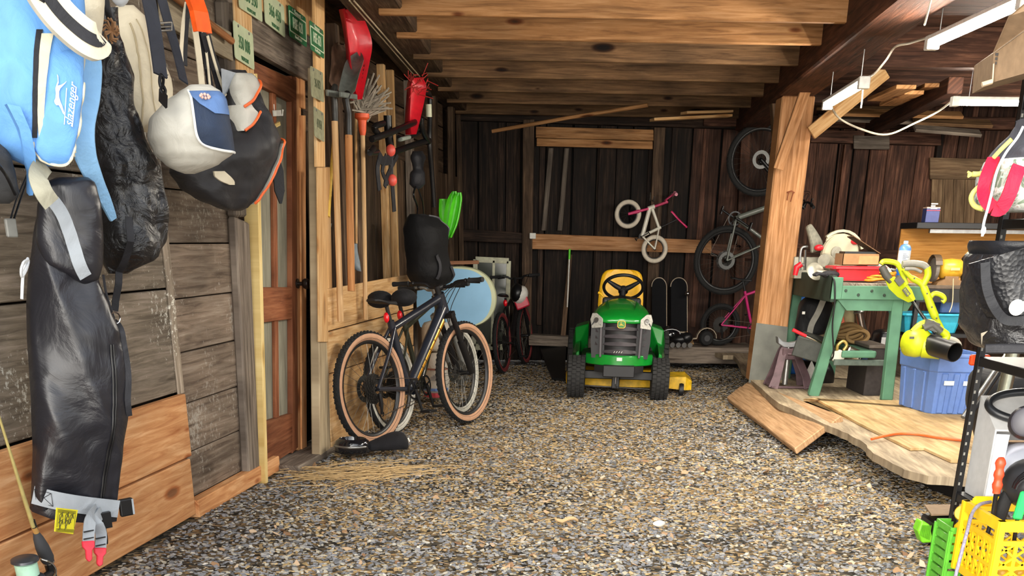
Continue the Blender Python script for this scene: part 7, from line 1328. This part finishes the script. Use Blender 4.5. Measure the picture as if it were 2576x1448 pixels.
# inflatable bag with red straps
def lobe(rows, yy, depth, mat, name, t, amp=.008, e=.8, n=28):
    P = curve([V(r) for r in rows], 4); rings = []
    for r in P:
        a, b = A(r.y, r.x, yy), A(r.z, r.x, yy); c, w = (a + b) / 2, (b.x - a.x) / 2; dd = depth * min(1, w / .12)
        rings.append([c + V((w * abs(cos(q)) ** e * (1 if cos(q) > 0 else -1), dd * abs(sin(q)) ** e * (1 if sin(q) > 0 else -1), 0)) + V((noise.noise(V((q * 2, r.x * .03, 1))), noise.noise(V((q * 2, r.x * .03, 5))), 0)) * amp for q in [2 * pi * k / n for k in range(n)]])
    m = MB(); m.loft(rings); return m.build(name, mat, t, smooth=70)
t = thing('towable_bag', 'bulky grey bag with bright red straps and white cord on the black shelf', 'bag', A(2560, 528, 4.1)); y = 4.12
cm, nt, p = _new('camo_grey'); tc = N(nt, 'ShaderNodeTexCoord'); nz = N(nt, 'ShaderNodeTexNoise'); nz.inputs['Scale'].default_value = 13; nz.inputs['Distortion'].default_value = 2.2; nt.links.new(tc.outputs['Object'], nz.inputs['Vector']); r_ = ramp(nt, [(.36, H('#6f7f6c')), (.42, H('#aab0a6')), (.5, H('#d2d2cf')), (.58, H('#b4a79c')), (.62, H('#d6d6d6'))]); r_.color_ramp.interpolation = 'CONSTANT'; nt.links.new(nz.outputs['Fac'], r_.inputs[0]); nt.links.new(r_.outputs[0], p.inputs['Base Color']); p.inputs['Roughness'].default_value = .6
lobe([(404, 2496, 2700), (425, 2484, 2700), (460, 2474, 2700), (500, 2470, 2700), (522, 2482, 2695), (531, 2500, 2680)], y, .2, cm, 'body', t); lobe([(300, 2566, 2640), (330, 2560, 2650), (350, 2545, 2665), (375, 2518, 2690), (400, 2500, 2700), (410, 2497, 2700)], y, .19, fabric('bag_grey_top', '#45454c', rough=.7), 'dark_top', t, amp=.02)
RST = fabric('strap_red', '#e01436', rough=.6, var=.1)
m = MB(); m.strap(curve([A(2500, 398, y - .06), A(2483, 440, y - .1), A(2474, 480, y - .12), A(2484, 508, y - .16), A(2500, 523, y - .18)], 5), .04, .012, V((-.6, -.8, 0))); m.strap(curve([A(2564, 418, y - .2), A(2552, 450, y - .215), A(2538, 490, y - .215), A(2518, 524, y - .2), A(2500, 524, y - .185)], 5), .045, .012, V((-.2, -1, 0))); m.build('red_strap', RST, t, smooth=50)
m = MB(); m.tube(curve([A(2574, 318, y - .2), A(2560, 345, y - .2), A(2530, 385, y - .2), A(2508, 430, y - .22), A(2496, 480, y - .24), A(2486, 520, y - .26), A(2475, 560, y - .27), A(2471, 594, y - .27)], 5), .0045, 8); m.ball(A(2474, 580, y - .27), (.009, .009, .014), 8, 6); m.build('white_cord', plain('cord_white2', '#d8e2e8', rough=.6), t, smooth=60)
YR = plain('rope_yellow', '#c3bd6a', rough=.7, var=.15, scale=200); m = MB(); m.tube(curve([A(2478, 434, y - .02), A(2462, 438, y - .03), A(2446, 438, y - .03)], 4), .009, 8)
for k in range(7): m.tube([A(2447, 438, y - .03), A(2434 + k % 3 * 2, 432 + 2.2 * k, y - .03 + .004 * (k % 2))], .004, 5)
m.build('rope_tail', YR, t, smooth=60); m = MB()
m.tube(curve([A(2468, 466, y - .05), A(2450, 482, y - .06), A(2443, 500, y - .06), A(2452, 518, y - .06), A(2474, 526, y - .08)], 5), .009, 8); m.build('rope_loop', YR, t, smooth=60); m = MB(); m.tube(curve([A(2500, 396, y - .1), A(2518, 376, y - .12), A(2545, 350, y - .14)], 5), .008, 6); m.build('rope_tie', YR, t, smooth=60)
m = MB()
for k, (x, yy) in enumerate(((2516, 428), (2524, 436), (2516, 444))): m.board(A(x, yy, y - .2), A(x + 10, yy + 1, y - .202), .006, .003, V((0, -1, 0)))
m.build('printed_mark', plain('print_green', '#7f8f84', rough=.6), t)
# black quilted cover
t = thing('quilted_cover', 'black quilted bag with a round white logo slumped on the middle shelf', 'bag', A(2540, 884, 4.1)); y = 4.1
qm, nt, p = _new('quilted_black'); tc = N(nt, 'ShaderNodeTexCoord'); vo = N(nt, 'ShaderNodeTexVoronoi'); vo.inputs['Scale'].default_value = 70; nt.links.new(tc.outputs['Object'], vo.inputs['Vector']); b_ = N(nt, 'ShaderNodeBump'); b_.inputs['Strength'].default_value = .55; b_.inputs['Distance'].default_value = .006; nt.links.new(vo.outputs['Distance'], b_.inputs['Height']); nt.links.new(b_.outputs[0], p.inputs['Normal']); p.inputs['Base Color'].default_value = col4(H('#16171b')); p.inputs['Roughness'].default_value = .38
lobe([(640, 2452, 2700), (660, 2440, 2700), (720, 2432, 2710), (790, 2428, 2710), (840, 2438, 2705), (868, 2456, 2700), (880, 2490, 2690)], y, .19, NYL, 'body', t, amp=.02)
lobe([(606, 2456, 2700), (622, 2454, 2700), (645, 2458, 2695)], y + .02, .17, fabric('cover_rim', '#1b1c20', rough=.4), 'rolled_top', t, amp=.015)
fl_ = [(2440, 662), (2500, 640), (2590, 612), (2680, 600), (2680, 790), (2600, 812), (2560, 808), (2520, 790), (2490, 850), (2468, 760), (2452, 700)]
m = MB(); rings = []
for (a, b) in (((2440, 663), (2690, 590)), ((2446, 690), (2690, 640)), ((2456, 730), (2690, 690)), ((2468, 768), (2690, 740)), ((2486, 800), (2690, 790)), ((2530, 806), (2690, 806))):
    f = []
    for k in range(11): u = k / 10; x_, y_ = a[0] + (b[0] - a[0]) * u, a[1] + (b[1] - a[1]) * u; f.append(A(x_, y_, y - .14 - .085 * sin(min(1, u * 2.2) * pi / 2) + .012 * sin(u * 9 + y_ * .05)))
    rings.append(f + [p + V((0, .012, 0)) for p in reversed(f)])
m.loft(rings); fo = m.build('quilted_flap', qm, t, smooth=60)
m = MB(); c = A(2557, 773, y - .245); m.lathe([(.026, 0), (.026, .004), (0, .004)], c, V((0, -1, .05)), 24); m.text('B', basis(EX, UP, V((0, -1, 0)), A(2577, 764, y - .245)), .024, .001); m.text('E', basis(EX, UP, V((0, -1, 0)), A(2577, 777, y - .245)), .024, .001); m.build('white_logo', M_WHITE, fo)
m = MB(); m.strap(curve([A(2478, 660, y - .21), A(2482, 720, y - .215), A(2500, 770, y - .22), A(2530, 804, y - .22), A(2576, 806, y - .24)], 5), .03, .008, V((-.2, -1, 0))); m.build('webbing', fabric('cover_web', '#1d1e22', rough=.6), t, smooth=50)
m = MB(); m.prism([A(2468, 838, y - .2), A(2485, 832, y - .2), A(2472, 846, y - .2), A(2470, 866, y - .2)], V((0, .004, 0))); m.build('mud_smear', plain('mud', '#8b8271', rough=.9), t)
m = MB()
for k in range(3): m.tube([A(2478, 872 + 5 * k, y - .16), A(2700, 868 + 6 * k, y - .2)], .010, 6)
m.build('folded_edge', BLKF, t, smooth=60)
# white carton lying open on the shelf with hose in plastic, black ring on top
t = thing('white_carton', 'white corrugated carton lying open with a bagged hose inside, on the lower shelf', 'box', (2.05, 4.2, .36)); WC = plain('carton_white', '#b9b8b6', rough=.6, var=.06); x0, x1, y0, y1, z0, zf, zb = 1.906, 2.32, 4.33, 4.52, .362, .645, .752
def sidep(x, th): return [V((x, y0, z0)), V((x, y1, z0)), V((x, y1, zb)), V((x, y0, zf))], V((th, 0, 0))
m = MB(); m.prism(*sidep(x0, .007)); m.prism(*sidep(x1 - .007, .007)); m.box((x0, y0, z0), (x1, y1, z0 + .007)); m.box((x0, y1 - .007, z0), (x1, y1, zb)); m.prism([V((x0, y0, zf)), V((x1, y0, zf)), V((x1, y1, zb)), V((x0, y1, zb))], V((0, 0, .007))); m.build('carton', WC, t)
m = MB(); m.prism([V((x0 + .008, y0 - .004, zf - .01)), V((x0 + .06, y0 - .004, zf - .012)), V((x0 + .045, y0 - .02, z0 + .01)), V((x0 + .002, y0 - .012, z0 + .01))], V((0, .005, 0))); m.build('side_flap', plain('carton_flap', '#c9cdd4', rough=.6), t)
m = MB(); m.prism([V((x0 + .06, y0, zf - .04)), V((x1, y0, zf - .04)), V((x1, y0 + .12, zf - .07)), V((x0 + .06, y0 + .12, zf - .07))], V((0, 0, .006))); m.build('top_flap', CB2, t)
t = thing('bagged_hose', 'white coiled hose in a clear plastic bag inside the white carton', 'hose', (2.06, 4.4, .38)); m = MB(); c = V((2.06, 4.41, .492))
for k in range(6): m.tube([c + V((.1 * cos(a), -.05 + .018 * k, .09 * sin(a))) for a in [j * 2 * pi / 28 for j in range(28)]], .010, 8, True)
m.build('hose', plain('hose_white', '#c4c6d0', rough=.5), t, smooth=60)
m = MB(); m.ball(c + V((0, -.04, -.005)), (.135, .10, .105), 20, 14); m.v = [tuple(V(p) + V((noise.noise(V(p) * 14), noise.noise(V(p) * 14 + V((2, 2, 2))), noise.noise(V(p) * 14 + V((6, 1, 2))))) * .02) for p in m.v]; m.build('plastic_bag', plain('poly_clear', '#dfe4f4', rough=.12, var=.03, alpha=.4), t, smooth=40)
m = MB(); c = V((2.095, 4.425, .728)); m.tube([c + V((.19 * cos(a), .085 * sin(a), .048 * sin(a))) for a in [j * 2 * pi / 44 for j in range(44)]], .016, 10, True); tag(m.build('black_ring', plain('ring_black', '#1d1f22', rough=.35), smooth=70), 'large black ring lying on top of the white carton', 'ring')
t = thing('camp_lamp', 'dark grey round lamp leaning on the white carton front at the right edge', 'lamp', (2.02, 3.92, .5)); c = A(2582, 1062, 3.95); m = MB(); m.lathe([(0, .03), (.05, .03), (.06, .01), (.062, -.02), (.04, -.06), (0, -.06)], c, V((-.4, -.9, .2)), 24); m.build('body', plain('lamp_grey', '#2c2a30', rough=.45), t, smooth=50); m = MB(); m.lathe([(.052, .031), (.045, .036), (0, .036)], c, V((-.4, -.9, .2)), 24); m.build('lens', plain('lamp_lens', '#3c3a40', rough=.4), t, smooth=50)
# yellow crate on the bottom shelf and its contents
CY_ = plain('crate_yellow', '#f2c513', rough=.45, var=.06)
t = thing('milk_crate', 'bright yellow plastic crate on the bottom shelf at the lower right corner', 'crate', (2.06, 4.1, .09)); x0, x1, y0, y1, z0, z1 = 1.825, 2.25, 3.95, 4.29, .095, .375
def wall(m, a, b, nrm):
    a, b = V(a), V(b); d = (b - a); L_ = d.length; d.normalize(); n = V(nrm)
    for z, w in ((z0 + .015, .03), (z1 - .02, .04), (z1 - .085, .018), (z0 + .1, .012)): m.board(V((a.x, a.y, z)), V((b.x, b.y, z)), w, .012 if w < .03 else .018, n)
    for k in range(2): e = (a, b)[k]; m.board(V((e.x, e.y, z0)), V((e.x, e.y, z1)), .03, .02, n)
    for k in range(1, 6):
        p = a + d * (L_ * k / 6); m.board(V((p.x, p.y, z0)), V((p.x, p.y, z1 - .08)), .014, .01, n)
    for k in range(6):
        p, q = a + d * (L_ * k / 6), a + d * (L_ * (k + 1) / 6)
        for j in range(3): za, zb = z0 + .03 + .055 * j, z0 + .03 + .055 * (j + 1); m.board(V((p.x, p.y, za)), V((q.x, q.y, zb)), .008, .008, n); m.board(V((q.x, q.y, za)), V((p.x, p.y, zb)), .008, .008, n)
for a, b, n_, nm in (((x0, y1, 0), (x0, y0, 0), (-1, 0, 0), 'side_wall'), ((x0, y0, 0), (x1, y0, 0), (0, -1, 0), 'side_wall'), ((x1, y0, 0), (x1, y1, 0), (1, 0, 0), 'side_wall'), ((x1, y1, 0), (x0, y1, 0), (0, 1, 0), 'side_wall')):
    m = MB(); wall(m, a, b, n_); m.build(nm, CY_, t)
m = MB(); m.box((x0, y0, z0), (x1, y1, z0 + .012)); m.build('floor_panel', CY_, t)
m = MB(); m.box((x0 + .02, y1 - .02, z1 - .02), (x0 + .16, y1 + .005, z1 + .02)); m.build('corner_tab', CY_, t, bevel=.01)
t = thing('yellow_jug', 'small yellow round cap poking out left of the yellow crate', 'jug', (1.85, 4.4, .2)); m = MB(); c = A(2422, 1290, 4.36); m.lathe([(0, .02), (.028, .02), (.034, .0), (.034, -.04), (0, -.04)], c, V((-.5, -.8, .2)), 18); m.build('cap', CY_, t, smooth=50); m = MB(); m.lathe([(0, -.2), (.04, -.2), (.045, -.06), (.03, -.04)], c + V((.03, .02, 0)), UP, 16); m.build('body', CY_, t, smooth=50)
t = thing('garden_tool', 'hand tool with a ribbed orange red handle standing in the yellow crate', 'hand tool', (2.0, 4.05, .12)); p0, p1, p2 = A(2519, 1150, 4.05), A(2506, 1240, 4.05), A(2497, 1300, 4.08); m = MB(); P = [p0.lerp(p1, k / 12) for k in range(13)]; m.tube(P, [.010] + [.017 + .003 * sin(k * 1.7) for k in range(11)] + [.014], 12); m.build('handle', plain('handle_red', '#ee4a28', rough=.4), t, smooth=70); m = MB(); m.tube([p1, p2, p2 + V((-.01, .01, -.12))], .009, 8); m.build('shaft', M_BLACK, t, smooth=60)
t = thing('garden_trowel', 'bright green tool handle standing in the yellow crate at the right edge', 'hand tool', (2.1, 3.98, .12)); m = MB(); m.board(A(2558, 1306, 3.99), A(2580, 1236, 3.99), .035, .02, V((0, -1, .2))); m.build('handle', plain('handle_green', '#1fbf5a', rough=.4), t, bevel=.006); m = MB(); m.tube([A(2560, 1300, 3.995), A(2548, 1380, 4.02)], .008, 8); m.build('shaft', M_BLACK, t)
t = thing('black_helmet', 'black ribbed helmet resting in the yellow crate at the right edge', 'helmet', (2.15, 4.1, .3)); c = A(2590, 1215, 4.12); m = MB(); m.ball(c, (.10, .11, .095), 20, 14); m.build('shell', plain('helmet_black', '#2a2b2e', rough=.4), t, smooth=80)
for k in range(3): m = MB(); m.tube([c + V((-.09 + .05 * k + .01, .11 * cos(a) * .9, .1 * sin(a))) for a in [pi * j / 10 + pi for j in range(11)][::-1]] if 0 else [c + V((.104 * cos(a) * .98, -.112 * sin(.9 + .3 * k), .098 * sin(a) * (.8 - .1 * k))) for a in [pi * j / 12 for j in range(13)]], .005, 6); m.build('vent_rib', M_BLKP, t, smooth=60)
blob('grey_trowel', 'dark grey rubber blade leaning in the yellow crate behind the orange handle', 'hand tool', [(1225, 2530, 2560), (1260, 2512, 2545), (1300, 2500, 2530), (1318, 2505, 2520)], 4.12, M_RUB, amp=.004, depth=.02)
t = tag(MB().tube(curve([A(2492, 1262, 4.2), A(2466, 1268, 4.15), A(2446, 1290, 4.1), A(2432, 1340, 4.0), A(2416, 1400, 3.95), A(2398, 1470, 3.9)], 6), .007, 8).build('bungee_cord', plain('bungee_lavender', '#8b8494', rough=.7, var=.3, scale=120), smooth=60), 'lavender grey bungee cord draped over the yellow crate corner', 'cord')
# green crate and dust scoop on the gravel behind the shelf post
t = thing('green_crate', 'bright green slatted plastic basket squeezed left of the yellow crate', 'basket', (1.8, 4.05, .02)); GB = plain('basket_green', '#5cae33', rough=.45); x0, x1, y0, y1, z0, z1 = 1.80, 1.858, 4.33, 4.49, .0, .24
for a, b, n_ in (((x0, y1), (x0, y0), (-1, 0, 0)), ((x0, y0), (x1, y0), (0, -1, 0)), ((x1, y1), (x0, y1), (0, 1, 0))):
    m = MB()
    for k in range(7): z = z0 + .018 + .037 * k; m.board(V((a[0], a[1], z)), V((b[0], b[1], z)), .026, .006, V(n_))
    for e in (a, b): m.board(V((e[0], e[1], z0)), V((e[0], e[1], z1)), .02, .01, V(n_))
    m.build('slatted_side', GB, t)
t = thing('snow_scoop', 'lime green and black plastic scoop lying on the gravel behind the shelf post', 'scoop', atZ(2345, 1368)); c = atZ(2345, 1368); m = MB(); a = A(2300, 1330, c.y + .02); m.loft([[V((a.x + x, c.y + yy, z)) for x, z in ((0, .07), (.01, .12), (.055, .1), (.085, .015), (.03, .01))] for yy in (-.03, .05)]); m.build('green_shell', plain('scoop_lime', '#7fd42a', rough=.4), t, bevel=.01, seg=2)
m = MB(); m.loft([[V((a.x + x, c.y + yy, z)) for x, z in ((.065, .11), (.16, .14), (.29, .11), (.31, .01), (.09, .01))] for yy in (-.045, .16)]); m.build('black_shell', M_BLKP, t, bevel=.02, seg=2)
m = MB()
for k in range(6): m.board(V((a.x + .012 + .009 * k, c.y - .034, .05 - .004 * k)), V((a.x + .016 + .008 * k, c.y - .034, .1)), .004, .004, V((0, -1, 0)))
m.build('ribs', plain('scoop_lime2', '#5ea81c', rough=.5), t)
m = MB(); m.prism([V((a.x + .05, c.y - .03, .145)), V((a.x + .36, c.y - .01, .15)), V((a.x + .36, c.y + .15, .155)), V((a.x + .08, c.y + .15, .15))], V((0, 0, .008))); tag(m.build('cardboard_sheet', CB2), 'flat cardboard scrap lying over the lime and black scoop', 'cardboard')
t = thing('red_reflector', 'small red plastic piece behind the black shelf post near the yellow cap', 'scrap', atZ(2405, 1338)); m = MB(); m.loft([[A(x, y_, atZ(2405, 1338).y + d) for x, y_ in ((2392, 1318), (2412, 1306), (2418, 1324), (2400, 1336))] for d in (0, .05)]); m.build('piece', REDP, t, bevel=.004)
# poles and odds behind the shelf
for i, (x0, y0, x1, y1, yy, r_, mt, l) in enumerate(((2448, 1012, 2534, 888, 5.6, .012, M_STEEL, 'thin steel pole slanting behind the shelf, above the white carton'), (2462, 1014, 2544, 890, 5.65, .014, M_BLACK, 'thin black pole slanting beside the steel one behind the shelf'), (2520, 1010, 2552, 870, 5.5, .034, plain('pole_alu', '#b5b39a', rough=.25, metal=.9), 'thick shiny aluminium pole standing behind the shelf'))):
    a, b = A(x0, y0, yy), A(x1, y1, yy + .15); d_ = (b - a).normalized(); a2 = a - d_ * .1; m = MB(); m.tube([a2, b + d_ * .3], r_, 12); tag(m.build('metal_pole', mt, smooth=60), l, 'pole', 'poles behind the shelf unit')
m = MB(); c = A(2462, 893, 4.62); m.box((c.x - .035, 4.6, c.z - .04), (c.x + .045, 4.63, .91)); tag(m.build('orange_block', plain('block_orange', '#ee4e1a', rough=.4), bevel=.006), 'small orange red block under the middle shelf beside the post', 'block')
blob('dark_duffel', 'dark bag on the platform seen between the shelf posts', 'bag', [(930, 2450, 2640), (960, 2440, 2660), (1010, 2440, 2660), (1060, 2450, 2650), (1118, 2455, 2650)], 6.4, fabric('duffel_dark', '#161618'), amp=.03, depth=.2)
# ================================================================ camera, light, view
cam = bpy.data.cameras.new('camera'); co = bpy.data.objects.new('camera', cam); COL.objects.link(co)
cam.sensor_width = 36; cam.sensor_fit = 'HORIZONTAL'; cam.lens = 36 * FP / 2576; cam.shift_y = (CY - 724) / 2576; cam.clip_start = .05
f = V((0, _ct, -_st)); u = V((0, _st, _ct)); r = V((1, 0, 0))
r2 = r * _cr + u * _sr; u2 = u * _cr - r * _sr
co.matrix_world = basis(r2, u2, -f, EYE); SC.camera = co
w = bpy.data.worlds.new('World'); SC.world = w; w.use_nodes = True; nt = w.node_tree; nt.nodes.clear()
wo = nt.nodes.new('ShaderNodeOutputWorld'); bg = nt.nodes.new('ShaderNodeBackground'); sk = nt.nodes.new('ShaderNodeTexSky')
sk.sky_type = 'HOSEK_WILKIE'; sk.turbidity = 8; sk.ground_albedo = .35; sk.sun_direction = V((-.35, -.8, .5)).normalized()
hs = nt.nodes.new('ShaderNodeHueSaturation'); hs.inputs['Saturation'].default_value = .35; hs.inputs['Value'].default_value = 1
nt.links.new(sk.outputs[0], hs.inputs['Color']); nt.links.new(hs.outputs[0], bg.inputs[0]); nt.links.new(bg.outputs[0], wo.inputs[0]); bg.inputs[1].default_value = WORLD
SC.view_settings.view_transform = 'Standard'; SC.view_settings.look = 'None'; SC.view_settings.exposure = EXPO; SC.view_settings.gamma = 1; SC.view_settings.use_curve_mapping = False
SC.cycles.max_bounces = 10; SC.cycles.diffuse_bounces = 6
